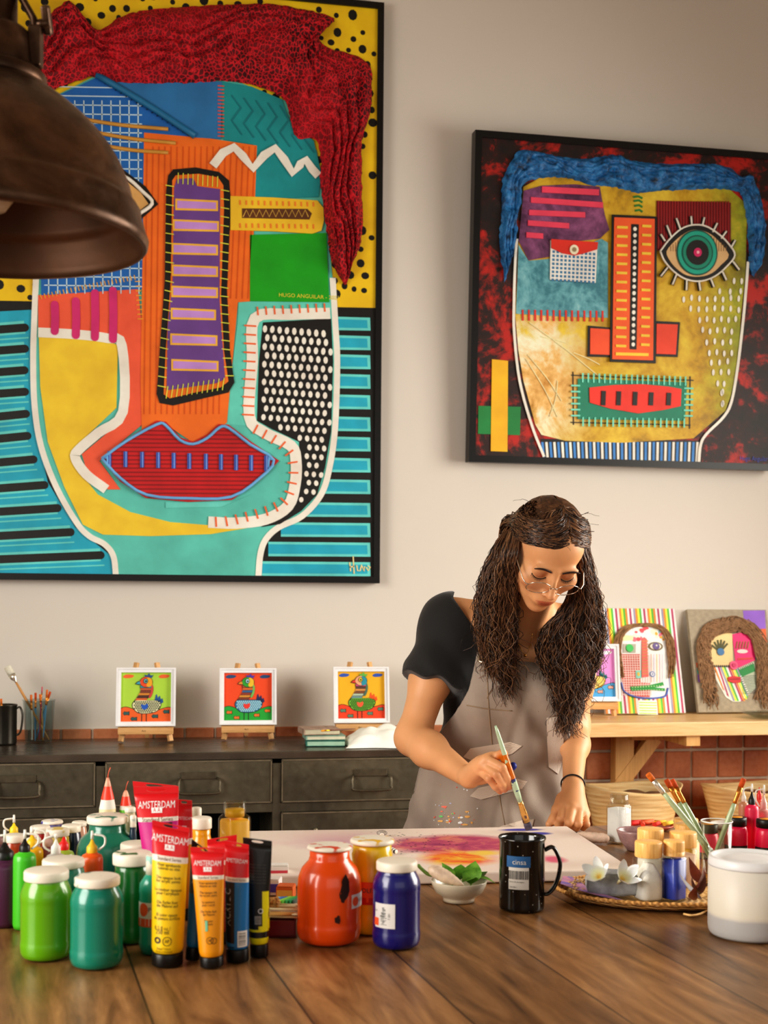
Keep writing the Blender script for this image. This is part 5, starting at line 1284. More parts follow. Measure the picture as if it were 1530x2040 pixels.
# ------------------------------------------------------------------ glass jars
GL = glass_mat('#f4f4f0')
def glass_jar(px, yb, wpx, ysh, ytop, neckw, content, fill, label, lid=None, rz=.3, sq=5, group=None, cz=None, lump=False, lidw=None, z=ZT):
    """squarish glass jar; ysh shoulder, ytop rim of neck (or lid top); lid: material of a wooden lid"""
    c, s, r = spot(px, yb, wpx, z); d = depth(c); r *= .86
    zs = zat(px, ysh, d) - z; zt = zat(px, ytop, d) - z; nr = neckw / 2 * s
    t = thing('glass_jar', label, 'jar', (c.x, c.y, z + EPS), (0, 0, rz), group)
    w = .0016
    zn = zt if not lid else zs + (zt - zs) * .35
    mb = MB(); pr = [(0, 0), (r * .97, 0), (r, .002), (r, zs * .96), (r * .96, zs)]
    mb.lathe(pr, 48, 0, sq=sq); mb.lathe([(r * .96, zs), (nr, zs + (zn - zs) * .15)], 48, 0, sq=3.2)
    mb.lathe([(nr, zs + (zn - zs) * .15), (nr, zn * .5 + zs * .5), (nr * 1.05, zn * .5 + zs * .5 + .001), (nr * 1.05, zn * .45 + zs * .55 + .0025), (nr, zn * .45 + zs * .55 + .003), (nr, zn - .001), (nr - w, zn), (nr - w, zs)], 40, 0)
    mb.build('glass', GL, t)
    ri = r - w
    mb = MB(); zf = fill * zs
    if lump:
        mb.lathe([(0, .0025), (ri * .95, .0025), (ri * .99, .005), (ri * .99, zf * .7), (ri * .8, zf * .95), (ri * .4, zf * 1.25), (0, zf * 1.3)], 40, 0, sq=4)
    else: mb.lathe([(0, .0025), (ri * .97, .0025), (ri * .985, .004), (ri * .985, min(zf, zs * .95)), (ri * .9, min(zf, zs * .97)), (0, min(zf, zs * .97))], 40, 0, sq=sq)
    if fill > 1: mb.lathe([(0, zs * .98), (nr - w * 1.3, zs), (nr - w * 1.3, zs + (zn - zs) * (fill - 1) * 5), (0, zs + (zn - zs) * (fill - 1) * 5)], 30, 0)
    mb.build('contents', content, t)
    if lid:
        lr = (lidw or wpx * .9) / 2 * s; zl = zn + .0006
        zl = zs + (zt - zs) * .12
        mb = MB(); mb.lathe([(nr + w * .6, zl), (lr * .98, zl), (lr, zl + .001), (lr, zt - .002), (lr * .97, zt), (0, zt)], 44, 0); mb.lathe([(0, zn + .0008), (nr + w * .6, zn + .0008), (nr + w * .6, zl)], 30, 0); mb.build('bamboo_lid', lid, t)
    return t
BAM = wood_mat('#c08c48', '#d8a863', '#e6bd7e', 6, 'z', .4, 'bamboo', 1.25)
PWD = pm('#e4e2e0', .9, 0, .05, 40, .3, 200, gain=1.4)
glass_jar(466, 1826, 62, 1628, 1599, 44, pm('#e2a21c', .5, 0, .12, 30, gain=1.3), 1.1, 'open faceted glass jar of golden yellow paint, behind the black and yellow tube', rz=.5)
glass_jar(1233, 1683, 48, 1606, 1583, 37, PWD, .92, 'open clear glass jar of white powder near her resting hand', rz=.5)
JG = 'bamboo-lidded glass jars'
# woven tray first: jars stand on its floor
tc_ = TZ(1300, 1822); dtr = depth(tc_); dh = Vector((tc_.x - CAM.x, tc_.y - CAM.y, 0)).normalized(); RTR = .172; TDP = .113
tcn = tc_ + dh * TDP; tcn = tcn + RT * ((.4526) - (tcn - CAM).dot(RT))
def weave_mat(c0, c1, c2, rings=90, spokes=40):
    n = NT('woven_straw'); tc = n.n('ShaderNodeTexCoord'); sp = n.n('ShaderNodeSeparateXYZ'); n.l(tc.outputs['Object'], sp.inputs[0])
    an = n.math('ARCTAN2', sp.outputs[1], sp.outputs[0]); rr = n.math('SQRT', n.math('ADD', n.math('POWER', sp.outputs[0], 2), n.math('POWER', sp.outputs[1], 2)))
    rr = n.math('ADD', rr, sp.outputs[2])
    a = n.math('SINE', n.math('MULTIPLY', rr, 2 * math.pi * rings)); b = n.math('SINE', n.math('ADD', n.math('MULTIPLY', an, spokes), n.math('MULTIPLY', rr, 400)))
    f = n.math('MULTIPLY', n.math('ADD', n.math('ADD', a, b), 2), .25); nz = n.noise(tc.outputs['Object'], 30, 3)
    f2 = n.math('ADD', n.math('MULTIPLY', f, .5), n.math('MULTIPLY', nz.outputs[0], .5))
    n.bsdf(n.ramp(f2, [(.25, lin(c0, 1.25)), (.5, lin(c1, 1.25)), (.75, lin(c2, 1.25))]), .7); n.bump(f, .7, .004); return n.m
TRAY = thing('woven_tray', 'shallow oval woven straw tray holding jars and flowers', 'tray', (tcn.x, tcn.y, ZT + .001), (0, 0, -PSI), None, (1, TDP / RTR, 1))
fl = .006
mb = MB(); mb.lathe([(0, .001), (RTR * .80, .001), (RTR * .92, .004), (RTR * .98, .0105), (RTR, .013), (RTR * .985, .0155), (RTR * .95, .012), (RTR * .90, .008), (RTR * .82, fl), (0, fl)], 80, 0); mb.build('tray_body', weave_mat('#94703e', '#c49a5e', '#d8b884'), TRAY)
mb = MB(); N_ = 220; mb.tube([((RTR * .992 + .0009 * math.cos(k * .55 * 4)) * math.cos(2 * math.pi * k / N_), (RTR * .992 + .0009 * math.cos(k * .55 * 4)) * math.sin(2 * math.pi * k / N_), .0148 + .0009 * math.sin(k * .55 * 4)) for k in range(N_ + 1)], .0031, 8, 0); mb.build('coiled_rim', weave_mat('#9a6c36', '#c89656', '#dcb478', 10, 120), TRAY)
mb = MB(); rg = random.Random(12)
for k in range(5):
    a0 = R(232 + k * 1.2); base = Vector((RTR * .99 * math.cos(a0 + .95), RTR * .99 * math.sin(a0 + .95), .014))
ZTR = ZT + .001 + fl
def twine(pts, label):
    t = thing('twine_strand', label, 'twine', TZ(*pts[0])); o = t.location; mb = MB()
    P_ = catmull([TZ(x, y) - o + Vector((0, 0, .0025 + EPS)) for x, y in pts], 6); mb.tube(P_, .0016, 6, 0); mb.build('fibre', pm('#c09a64', .8, 0, .2, 80), t)
twine([(1362, 1826), (1378, 1829), (1394, 1826), (1408, 1820), (1420, 1822)], 'short loose strand of straw twine on the table below the woven tray')
# jars on the tray
BLUE = pm('#2a3fa8', .35, 0, .08, 30, gain=1.3, coat=.3)
glass_jar(1291, 1801, 60, 1712, 1678, 46, pm('#dedada', .9, 0, .08, 60, .3, 300, gain=1.35), .70, 'bamboo-lidded glass jar half full of white crystals, at the tray front', BAM, .12, group=JG, lump=True, lidw=54, z=ZTR)
glass_jar(1342, 1799, 50, 1709, 1676, 40, BLUE, 1.0, 'bamboo-lidded jar of bright blue paint, beside the white crystals', BAM, .5, group=JG, lidw=42, z=ZTR)
# jars just behind the tray
glass_jar(1295, 1771, 54, 1684, 1652, 46, PWD, .8, 'bamboo-lidded jar directly behind the jar of white crystals', BAM, .1, group=JG, lidw=52, z=ZTR)
glass_jar(1360, 1771, 52, 1692, 1659, 46, pm('#d8b49a', .6, 0, .1, 30, gain=1.2), .85, 'bamboo-lidded jar of pale peach pigment behind the blue jar', BAM, .2, group=JG, lidw=54, z=ZTR)
glass_jar(1368, 1742, 52, 1668, 1643, 44, pm('#d49a1c', .4, 0, .1, 30, gain=1.3), .9, 'bamboo-lidded jar of amber pigment behind the peach one', BAM, .6, group=JG, lidw=48, z=ZT)
glass_jar(1366, 1712, 48, 1654, 1632, 44, pm('#c9b49a', .6, 0, .1, 30), .8, 'farthest back of the bamboo-lidded jars, lid under the brush handles', BAM, .3, group=JG, lidw=48, z=ZT)
# grey stone with two plumeria flowers
def blob(name, pts, h, m, loc, rough=.003, parent=None, rz=0):
    """stone: outline prism with rounded noisy top"""
    bm = bmesh.new(); bmesh.ops.create_cube(bm, size=1); bmesh.ops.subdivide_edges(bm, edges=bm.edges[:], cuts=5, use_grid_fill=True)
    for v in bm.verts:
        p = v.co.copy(); q = p.normalized() * .5 * 1.25; p = p.lerp(q, .28)
        n_ = mnoise.noise(p * 3.1) * .10; p *= 1 + n_
        v.co = Vector((p.x * pts[0], p.y * pts[1], (p.z + .5) * h))
    mz = min(v.co.z for v in bm.verts)
    for v in bm.verts: v.co.z -= mz
    bm.verts.index_update(); mb = MB(); mb.add([v.co.copy() for v in bm.verts], [[v.index for v in f.verts] for f in bm.faces], 0, True); bm.free()
    return mb.build(name, m, parent, loc, (0, 0, rz))
STONE = pm('#8c9094', .7, 0, .4, 40, .7, 90, gain=1.2)
c, s, r = spot(1224, 1796, 86, ZTR)
st = blob('grey_stone', (.085, .050), .034, STONE, (c.x, c.y + .0, ZTR + .004), rz=-.35); tag(st, 'rough grey stone block on the woven tray under two white flowers', 'stone')
sc_ = Vector((c.x, c.y, ZTR + EPS + .034))
def petal_mesh(L_, wd, curl, twist, pt=0):
    V = []; nu, nv = 10, 8
    for i in range(nu + 1):
        u = i / nu; wv = wd * (math.sin(math.pi * min(.985, u ** 1.15 * .93 + .055)) ** .62) * .5 if not pt else wd * .5 * math.sin(math.pi * min(.99, u ** .75 * .97 + .02)) ** 1.1
        for j in range(nv + 1):
            v = j / nv * 2 - 1
            V.append(Vector((u * L_, v * wv + twist * u * u * L_ * .4, curl * L_ * u * u + .18 * wv * v * v + .03 * L_ * math.sin(u * 3))))
    Fc = [(i * (nv + 1) + j, (i + 1) * (nv + 1) + j, (i + 1) * (nv + 1) + j + 1, i * (nv + 1) + j + 1) for i in range(nu) for j in range(nv)]
    return V, Fc
def petal_mat():
    n = NT('plumeria_petal'); tc = n.n('ShaderNodeTexCoord'); sp = n.n('ShaderNodeVectorMath', operation='LENGTH'); n.l(tc.outputs['Object'], sp.inputs[0])
    n.bsdf(n.ramp(sp.outputs['Value'], [(.002, lin('#dcb23a', 1.2)), (.009, lin('#eee2b8', 1.2)), (.02, lin('#f0ebe2', 1.25))]), .45, Subsurface_Weight=.1); return n.m
PET = petal_mat()
def plumeria(px, py, d, ax, L_, label):
    p = W(px, py, d); t = thing('plumeria_flower', label, 'flower', p, (0, 0, 0), 'plumeria flowers on the stone')
    q = Vector(ax).normalized().to_track_quat('Z', 'Y').to_matrix()
    for k in range(5):
        V, Fc = petal_mesh(L_, L_ * .52, .35, .25); rt = q @ Matrix.Rotation(2 * math.pi * k / 5 + .3, 3, 'Z') @ Matrix.Rotation(-R(32), 3, 'Y')
        mb = MB(); mb.add([rt @ v for v in V], Fc, 0, True); mb.build('petal', PET, t)
    mb = MB(); mb.tube([(0, 0, 0), q @ Vector((0, 0, -.010)), q @ Vector((.002, 0, -.018))], [.003, .0022, .0018], 8, 0); mb.build('flower_tube', pm('#d8cfa8', .5), t)
ds = depth(sc_)
plumeria(1194, 1748, ds - .024, (-.5, -.6, .65), .033, 'white plumeria flower on the left of the grey stone')
plumeria(1238, 1752, ds - .036, (.2, -.8, .6), .033, 'white plumeria flower on the right of the grey stone, touching the glass jar')
# painted paper strip on the tray
mb = MB(); P_ = [TZ(x, y, ZTR + .020) for x, y in ((1112, 1748), (1136, 1752), (1172, 1778), (1216, 1790), (1238, 1800), (1196, 1797), (1150, 1790), (1106, 1766))]
def splash_mat():
    n = NT('painted_paper'); v = n.coord((6, 22, 1), (0, 0, .5)); a = n.noise(v, 2.2, 4, .5, .8)
    n.bsdf(n.ramp(a.outputs[0], [(.32, lin('#5a4a9a', 1.25)), (.42, lin('#a07ab0', 1.25)), (.5, lin('#c98a9c', 1.25)), (.58, lin('#3f55b8', 1.25)), (.68, lin('#b0708a', 1.25))]), .5); return n.m
t = thing('painted_paper', 'strip of paper painted purple, pink and blue on the left of the woven tray', 'paper', (P_[0].x, P_[0].y, ZTR + .001))
n_ = 20; V = []
edgeA = catmull([TZ(x, y, ZTR + z) for x, y, z in ((1122, 1750, .010), (1146, 1755, .006), (1180, 1778, .004), (1240, 1798, .003))], 6); edgeB = catmull([TZ(x, y, ZTR + z) for x, y, z in ((1116, 1766, .012), (1156, 1780, .007), (1196, 1791, .005), (1238, 1799, .004))], 6)
for a, b in zip(edgeA, edgeB):
    for k in range(5): V.append(a.lerp(b, k / 4) - Vector(t.location) + Vector((0, 0, .0045)))
Fc = [(i * 5 + j, i * 5 + j + 1, (i + 1) * 5 + j + 1, (i + 1) * 5 + j) for i in range(len(edgeA) - 1) for j in range(4)]
mb.add(V, [f[::-1] for f in Fc], 0, True); mb.build('sheet', splash_mat(), t)
# seeds on the tray (uncountable)
mb = MB(); rg = random.Random(9)
for k in range(420):
    a = rg.uniform(R(120), R(195)); q = RTR * rg.uniform(.45, .88); z = fl + .0028 + max(0, q / RTR - .72) * .05 + rg.uniform(0, .004)
    mb.ball((q * math.cos(a), q * math.sin(a), z), (rg.uniform(.0024, .0034), .002, .0018), 0, 6, 4, Matrix.Rotation(rg.uniform(0, 3), 3, 'Z'))
o = mb.build('dried_seeds', pm('#a88a62', .7, 0, .45, 300), None, (tcn.x, tcn.y, ZT + .0015), (0, 0, -PSI)); o.scale = (1, TDP / RTR, 1); tag(o, 'layer of small brown seeds at the back left of the woven tray', 'seeds', kind='stuff')
# curled dry leaves
rg = random.Random(21); DLEAF = pm('#3c1a10', .5, 0, .5, 40); DL2 = pm('#5a2412', .45, 0, .5, 40)
for k, (px, py, sz, rz) in enumerate(((1384, 1776, .042, .3), (1398, 1786, .04, 2.4), (1382, 1794, .030, 4.0), (1404, 1772, .04, 5.2), (1390, 1768, .036, 1.2), (1396, 1796, .03, 3.3))):
    p = TZ(px, py, ZTR + .012); V, Fc = petal_mesh(sz, sz * .5, .75, .9, 1)
    mb = MB(); rot = Matrix.Rotation(rz, 3, 'Z') @ Matrix.Rotation(-.25, 3, 'Y'); V = [rot @ v for v in V]; mz = min(v.z for v in V)
    mb.add([v - Vector((0, 0, mz)) for v in V], Fc, 0, True); o = mb.build('dry_leaf', DLEAF if k % 2 else DL2, None, (p.x, p.y, ZTR + .004 + k * .004)); tag(o, 'curled dark brown dried leaf on the right of the woven tray', 'leaf', 'dried leaves on the tray')
# ------------------------------------------------------------------ the tub, mug, bowl
c, s, r = spot(1492, 1882, 161); d = depth(c)
t = thing('plastic_tub', 'large white translucent plastic tub of grey-white paint, at the right edge', 'tub', (c.x, c.y, ZT + EPS), (0, 0, 0))
zt = zat(1492, 1693, d + r * .9) - ZT
def tub_mat():
    n = NT('milky_plastic'); tc = n.n('ShaderNodeTexCoord'); sp = n.n('ShaderNodeSeparateXYZ'); n.l(tc.outputs['Object'], sp.inputs[0])
    f = n.math('DIVIDE', sp.outputs[2], zt)
    nz = n.noise(tc.outputs['Object'], 40, 4); f = n.math('ADD', f, n.math('MULTIPLY', nz.outputs[0], .03))
    n.bsdf(n.ramp(f, [(.26, lin('#a8a6a4', 1.3)), (.30, lin('#c9c2b4', 1.3)), (.33, lin('#cfc8b8', 1.3)), (.85, lin('#d4cec2', 1.3))]), .4, Subsurface_Weight=.25, Specular_IOR_Level=.35); n.b.inputs['Subsurface Radius'].default_value = (.02, .018, .015); return n.m
zl = zt * .88
mb = MB(); mb.lathe([(0, 0), (r * .93, 0), (r * .98, .004), (r, .012), (r, zl - .001), (r * .97, zl), (0, zl)], 64, 0); mb.build('body', tub_mat(), t)
LIDM = pm('#e6e2da', .35, 0, .03, gain=1.3)
mb = MB(); e = .003; mb.lathe([(r * .98, zl), (r * 1.003, zl), (r * 1.005, zl + e), (r * 1.003, zt - .008), (r * .985, zt - .001), (r * .96, zt), (r * .91, zt), (r * .89, zt - .004), (r * .6, zt - .0045), (r * .58, zt - .003), (r * .35, zt - .003), (0, zt - .003)], 64, 0); mb.build('lid', LIDM, t)
# speckled black enamel mug
c, s, r = spot(1039, 1822, 92); d = depth(c); zt = zat(1039, 1661, d + r) - ZT
def enamel():
    n = NT('speckled_enamel'); v = n.coord((1, 1, 1)); vo = n.n('ShaderNodeTexVoronoi'); n.l(v, vo.inputs['Vector']); vo.inputs['Scale'].default_value = 190
    wn = n.n('ShaderNodeTexWhiteNoise'); n.l(vo.outputs['Position'], wn.inputs['Vector'])
    sp = n.math('MULTIPLY', n.math('LESS_THAN', vo.outputs['Distance'], .2), n.math('GREATER_THAN', wn.outputs['Value'], .9))
    n.bsdf(n.mix(sp, lin('#0c0b0a', 1), lin('#a8a49c', 1)), .14, Coat_Weight=.5); return n.m
ENA = enamel()
def mug(name, label, loc, r, zt, hside, hz, mat, rz=0, body_tag=None):
    t = thing(name, label, 'mug', loc, (0, 0, rz)); w = .0022
    mb = MB(); mb.lathe([(0, 0), (r * .93, 0), (r * .97, .002), (r * .98, .006), (r * .985, zt - .006), (r * 1.03, zt - .002), (r * 1.035, zt), (r * 1.01, zt + .0012), (r * .95, zt - .004), (r * .95, .006), (0, .005)], 56, 0); mb.build('body', mat, t)
    z0, z1, rch = hz; P_ = [(hside * (r * .98), 0, z1), (hside * (r + rch * .55), 0, z1 + .004), (hside * (r + rch), 0, z1 - .016), (hside * (r + rch * .98), 0, (z0 + z1) / 2), (hside * (r + rch * .72), 0, z0 + .014), (hside * (r + rch * .3), 0, z0 + .002), (hside * r * .98, 0, z0)]
    mb = MB(); mb.tube(catmull(P_, 6), .0058, 12, 0, flat=.55, ref=(0, 0, 1)); mb.build('handle', mat, t); return t
t = mug('enamel_mug', 'tall black speckled enamel mug with a barcode sticker, on the table centre', (c.x, c.y, ZT + EPS), r, zt, 1, (zat(1090, 1784, d) - ZT, zat(1090, 1696, d) - ZT, 30 * s), ENA, -PSI * .6)
ST_W = pm('#b9b6b0', .5, 0, .08, 30); ST_B = pm('#20507e', .5)
def lab5(mb, fn):
    rg = random.Random(6); w = .0195
    patch_on(mb, fn, -w, w * .95, .010, .027, 1, .0003)
    mb.text('cinsa', .011, lambda x, y: fn(x + .001, y + .018, .0006), 0)
    x = -.016
    while x < .014: wd = rg.uniform(.0005, .0014); patch_on(mb, fn, x, x + wd, -.008, .005, 2, .0004, 1); x += wd + rg.uniform(.0006, .0014)
    mb.text('Tarro 10 cm negro', .003, lambda x, y: fn(x - .003, y - .012, .0005), 2); mb.text('750 3011', .003, lambda x, y: fn(x - .008, y - .020, .0005), 2)
label_piece(t, r * .988, zat(1020, 1775, d - r) - ZT, zat(1020, 1713, d - r) - ZT, -.78, .12, [ST_W, ST_B, INK], lab5)
# white bowl with leaves and a pale shell
c, s, r0 = spot(914, 1803, 62); d = depth(c); r = 56 * s; zt = zat(914, 1756, d) - ZT
t = thing('ceramic_bowl', 'small white ceramic bowl holding green leaves and a shell', 'bowl', (c.x, c.y, ZT + EPS))
mb = MB(); mb.lathe([(0, .002), (r * .50, .002), (r * .52, 0), (r * .56, 0), (r * .56, .004), (r * .62, .008), (r * .84, zt * .45), (r * .96, zt * .78), (r, zt), (r * .985, zt + .001), (r * .955, zt), (r * .90, zt * .78), (r * .76, zt * .45), (r * .4, zt * .22), (0, zt * .2)], 56, 0); mb.build('bowl_body', pm('#cfc6b2', .25, 0, .06, 12, gain=1.2, coat=.3), t)
BC = Vector((c.x, c.y, ZT + EPS))
def leaf_mat(c0, c1):
    n = NT('basil_leaf'); v = n.coord((1, 1, 1)); a = n.noise(v, 60, 3)
    n.bsdf(n.ramp(a.outputs[0], [(.35, lin(c0, 1.2)), (.65, lin(c1, 1.2))]), .4, Subsurface_Weight=.05); n.bump(a.outputs[0], .2, .002); return n.m
LF = leaf_mat('#2a5a10', '#4f8a1e'); LF2 = leaf_mat('#3a6a18', '#6fa03a')
for k, (dx, dy, dz, L_, wd, yaw, pitch) in enumerate(((-.012, .0, .030, .036, .020, 1.9, 1.0), (.004, .012, .030, .034, .024, 1.2, .8), (.018, -.004, .026, .042, .030, 1.0, 1.05), (.024, .006, .026, .036, .024, .5, .6), (.004, -.006, .030, .030, .022, .2, .4), (-.006, .014, .032, .03, .02, 2.6, .7), (.028, -.004, .036, .030, .018, -.3, -.05))):
    V, Fc = petal_mesh(L_, wd * 1.1, -.25, .1, 1); rot = Matrix.Rotation(yaw, 3, 'Z') @ Matrix.Rotation(-pitch, 3, 'Y')
    t2 = thing('green_leaf', 'fresh green leaf in the small white bowl', 'leaf', BC + Vector((dx, dy, dz)), (0, 0, 0), 'green leaves in the bowl')
    mb = MB(); mb.add([rot @ v for v in V], Fc, 0, True); mb.build('blade', LF if k % 2 else LF2, t2)
    mb = MB(); mb.tube([rot @ Vector((0, 0, 0)), rot @ Vector((-.010, 0, -.002))], .0008, 6, 0); mb.build('stalk', LF2, t2)
# long pale green stem hanging over the rim
t2 = thing('green_stem', 'slim green stem hanging over the left rim of the bowl', 'plant_stem', W(860, 1748, d - .002)); o_ = Vector(t2.location)
mb = MB(); mb.tube(catmull([W(x, y, d - .004) - o_ for x, y in ((866, 1745), (852, 1741), (840, 1731), (832, 1722))], 5), [.002] + [.0028] * 14 + [.0008], 8, 0); mb.build('plant_stem', pm('#5f7a34', .5), t2)
t2 = thing('spindle_shell', 'pale pink spindle-shaped shell lying in the small white bowl', 'shell', W(886, 1744, d - r * .45)); o_ = Vector(t2.location)
mb = MB(); A_ = W(853, 1729, d - r * .1) - o_; B_ = W(924, 1764, d - r * .5) - o_; P_ = [A_.lerp(B_, k / 18) for k in range(19)]
mb.tube(P_, [.001, .0065, .0085, .0092, .0105, .0100, .0112, .0105, .0110, .0100, .0100, .0088, .0085, .0072, .0066, .0054, .004, .0028, .001], 16, 0); mb.build('shell_body', pm('#d8bca6', .4, 0, .25, 70, .3, 200, gain=1.2), t2)
# ------------------------------------------------------------------ big canvas in work
ZCV = ZT + .0205
q00, q01, q10, q11 = TZ(470, 1740, ZCV), TZ(1262, 1731, ZCV), TZ(470, 1658, ZCV), TZ(1130, 1645.5, ZCV)
ctr = (q01 + q11) / 2
e_y = (q11 - q01).normalized(); e_x = Vector((e_y.y, -e_y.x, 0)); dep_ = (q11 - q01).length
wl = (q01 - q00).length
rzc = math.atan2(e_x.y, e_x.x)
t = thing('painting_in_progress', 'large white canvas lying flat on the table, half painted in pink and purple', 'canvas', (q01.x, q01.y, ZT + EPS), (0, 0, rzc))
def wip_mat():
    n = NT('canvas_in_progress'); tc = n.n('ShaderNodeTexCoord'); sp = n.n('ShaderNodeSeparateXYZ'); n.l(tc.outputs['Object'], sp.inputs[0])
    X, Y = sp.outputs[0], sp.outputs[1]
    def blob_(cx, cy, rx, ry, soft, wob=.35, scale=9):
        nz = n.noise(tc.outputs['Object'], scale, 4, .6)
        a = n.math('POWER', n.math('DIVIDE', n.math('SUBTRACT', X, cx), rx), 2); b = n.math('POWER', n.math('DIVIDE', n.math('SUBTRACT', Y, cy), ry), 2)
        dd = n.math('SQRT', n.math('ADD', a, b)); dd = n.math('ADD', dd, n.math('MULTIPLY', n.math('SUBTRACT', nz.outputs[0], .5), wob * 2))
        return n.ramp(dd, [(max(0, 1 - soft), (1, 1, 1, 1)), (1, (0, 0, 0, 1))])
    c = lin('#ddd0c4', 1.25); 
    wash = n.noise(tc.outputs['Object'], 5, 4)
    col = n.mix(n.ramp(wash.outputs[0], [(.5, (0, 0, 0, 1)), (.75, (.5, .5, .5, 1))]), c, lin('#d8a8a8', 1.2))
    U = lambda px, py: ((TZ(px, py, ZCV) - Vector((q01.x, q01.y, ZCV))).dot(e_x), (TZ(px, py, ZCV) - Vector((q01.x, q01.y, ZCV))).dot(e_y))
    def B(px0, px1, py0, py1, *a, **k):
        ux0, uy = U(px0, (py0 + py1) / 2); ux1, _ = U(px1, (py0 + py1) / 2); _, uy0 = U((px0 + px1) / 2, py0); _, uy1 = U((px0 + px1) / 2, py1)
        return blob_((ux0 + ux1) / 2, (uy0 + uy1) / 2, abs(ux1 - ux0) / 2, abs(uy1 - uy0) / 2, *a, **k)
    mott = n.noise(tc.outputs['Object'], 22, 5, .6, .8)
    col = n.mix(B(560, 800, 1655, 1700, .9), col, lin('#c9a0a8', 1.2))
    purple = n.ramp(mott.outputs[0], [(.3, lin('#8a2a5a', 1.25)), (.5, lin('#b04a68', 1.25)), (.65, lin('#c87a6a', 1.25))])
    col = n.mix(B(735, 1095, 1660, 1706, .35), col, purple)
    yell = n.ramp(mott.outputs[0], [(.35, lin('#d8502a', 1.25)), (.5, lin('#e08a2a', 1.25)), (.62, lin('#e2b23a', 1.25))])
    col = n.mix(B(820, 1010, 1688, 1730, .5), col, yell); col = n.mix(B(920, 1010, 1692, 1706, .6), col, lin('#e0c050', 1.2))
    col = n.mix(B(1075, 1135, 1703, 1722, .5), col, lin('#d0607a', 1.2))
    spv = n.n('ShaderNodeTexVoronoi'); n.l(tc.outputs['Object'], spv.inputs['Vector']); spv.inputs['Scale'].default_value = 120
    wn = n.n('ShaderNodeTexWhiteNoise'); n.l(spv.outputs['Position'], wn.inputs['Vector'])
    spk = n.math('MULTIPLY', n.math('MULTIPLY', n.math('LESS_THAN', spv.outputs['Distance'], .30), n.math('GREATER_THAN', wn.outputs['Value'], .72)), B(640, 960, 1655, 1708, .3))
    col = n.mix(spk, col, lin('#2a0f1a'))
    strk = n.noise(n.coord((60, 400, 1)), 1, 3)
    bl = n.math('MAXIMUM', B(985, 1092, 1650, 1656, .4, .25), B(1040, 1105, 1657, 1664, .4, .25))
    col = n.mix(n.math('MULTIPLY', bl, .95), col, lin('#2f2f9a', 1.3))
    n.bsdf(col, .6); fine = n.noise(tc.outputs['Object'], 900, 2); n.bump(fine.outputs[0], .1, .001); return n.m
mb = MB(); mb.box((-wl / 2, dep_ / 2, (ZCV - ZT - EPS) / 2), (wl, dep_, ZCV - ZT - EPS), 0, bev=.003); mb.build('stretched_cloth', wip_mat(), t)
# two tiny striped shells on the canvas
def snail(px, py, r, ang, label):
    p = TZ(px, py, ZCV + r * .55); t = thing('striped_shell', label, 'shell', (p.x, p.y, ZCV + r * .55 + EPS), (0, 0, ang)); mb = MB(); mats = [pm('#d8c8b8', .3), pm('#2a1a24', .3)]
    for k in range(11): mb.ball((0, (k - 5) * r * .2, math.sin(k * .3) * r * .08), (r * (1 - abs(k - 5) * .11), r * .13, r * .55 * (1 - abs(k - 5) * .08)), k % 2, 14, 8)
    mb.build('whorl', mats, t)
snail(761, 1662, .010, -.2, 'tiny dark striped shell standing near the far edge of the flat canvas')
snail(779, 1697, .011, .8, 'tiny pale striped shell on the flat canvas, beside the tall yellow jar')
# ------------------------------------------------------------------ small boxes between tubes and jars
def box_at(px, yb, w, dp, h, rz, name, label, cat, mats_, draw=None):
    p = TZ(px, yb); dh = Vector((p.x - CAM.x, p.y - CAM.y, 0)).normalized(); p = p + dh * dp / 2
    return thing(name, label, cat, (p.x, p.y, ZT + EPS), (0, 0, rz)), p
t, p = box_at(560, 1869, .05, .05, .03, -PSI, 'red_box', 'small dark red open box of wooden sticks, left of the orange-red jar', 'box', None)
s = depth(p) / F; bw2, bh2, bdp = 64 * s, 33 * s, .055
mb = MB(); w_ = .003
mb.box((0, 0, .0015), (bw2, bdp, .003)); mb.box((0, -bdp / 2 + w_ / 2, bh2 / 2), (bw2, w_, bh2)); mb.box((0, bdp / 2 - w_ / 2, bh2 / 2), (bw2, w_, bh2)); mb.box((-bw2 / 2 + w_ / 2, 0, bh2 / 2), (w_, bdp, bh2)); mb.box((bw2 / 2 - w_ / 2, 0, bh2 / 2), (w_, bdp, bh2)); mb.build('tray', pm('#5a0a0c', .3, coat=.2), t)
o_ = Vector(t.location); rg = random.Random(31); mt3 = [pm('#d8bf8a', .6), pm('#c9a25a', .6), pm('#e0d0a8', .6)]
for k in range(12):
    sk = thing('wooden_stick', 'thin pale wooden stick lying across the dark red box', 'stick', o_ + Vector((rg.uniform(-.003, .003), rg.uniform(-.022, .022), bh2 + .003 + (k % 3) * .0042)), (0, 0, rg.uniform(-.25, .15) - PSI), 'wooden sticks in the red box')
    L_ = rg.uniform(.045, .06); mb = MB(); mb.tube([(-L_ / 2, 0, 0), (L_ / 2, 0, 0)], .0018, 8, 0); mb.build('shaft', mt3[k % 3], sk)
    if k == 4: mb = MB(); mb.ball((L_ / 2 - .004, 0, 0), (.008, .0045, .002)); mb.build('spoon_end', mt3[2], sk)
mb = MB()
for k in range(60): a = rg.uniform(0, 6); mb.tube(catmull([(rg.uniform(-.028, -.004), rg.uniform(0, .022), bh2 + .010 + rg.uniform(0, .014)) for _ in range(3)], 4), .0012, 5, 0)
o = mb.build('wood_shavings', pm('#b08a4a', .6, 0, .35, 200), None, o_, (0, 0, -PSI)); tag(o, 'tangle of pale curled wood shavings on the red box', 'shavings', kind='stuff')
t, p = box_at(566, 1836, .05, .05, .012, -PSI, 'chalk_tray', 'pale tray of coloured chalks behind the red box', 'box', None)
s = depth(p) / F; cw2, cd2, ch2 = 74 * s, .05, .022
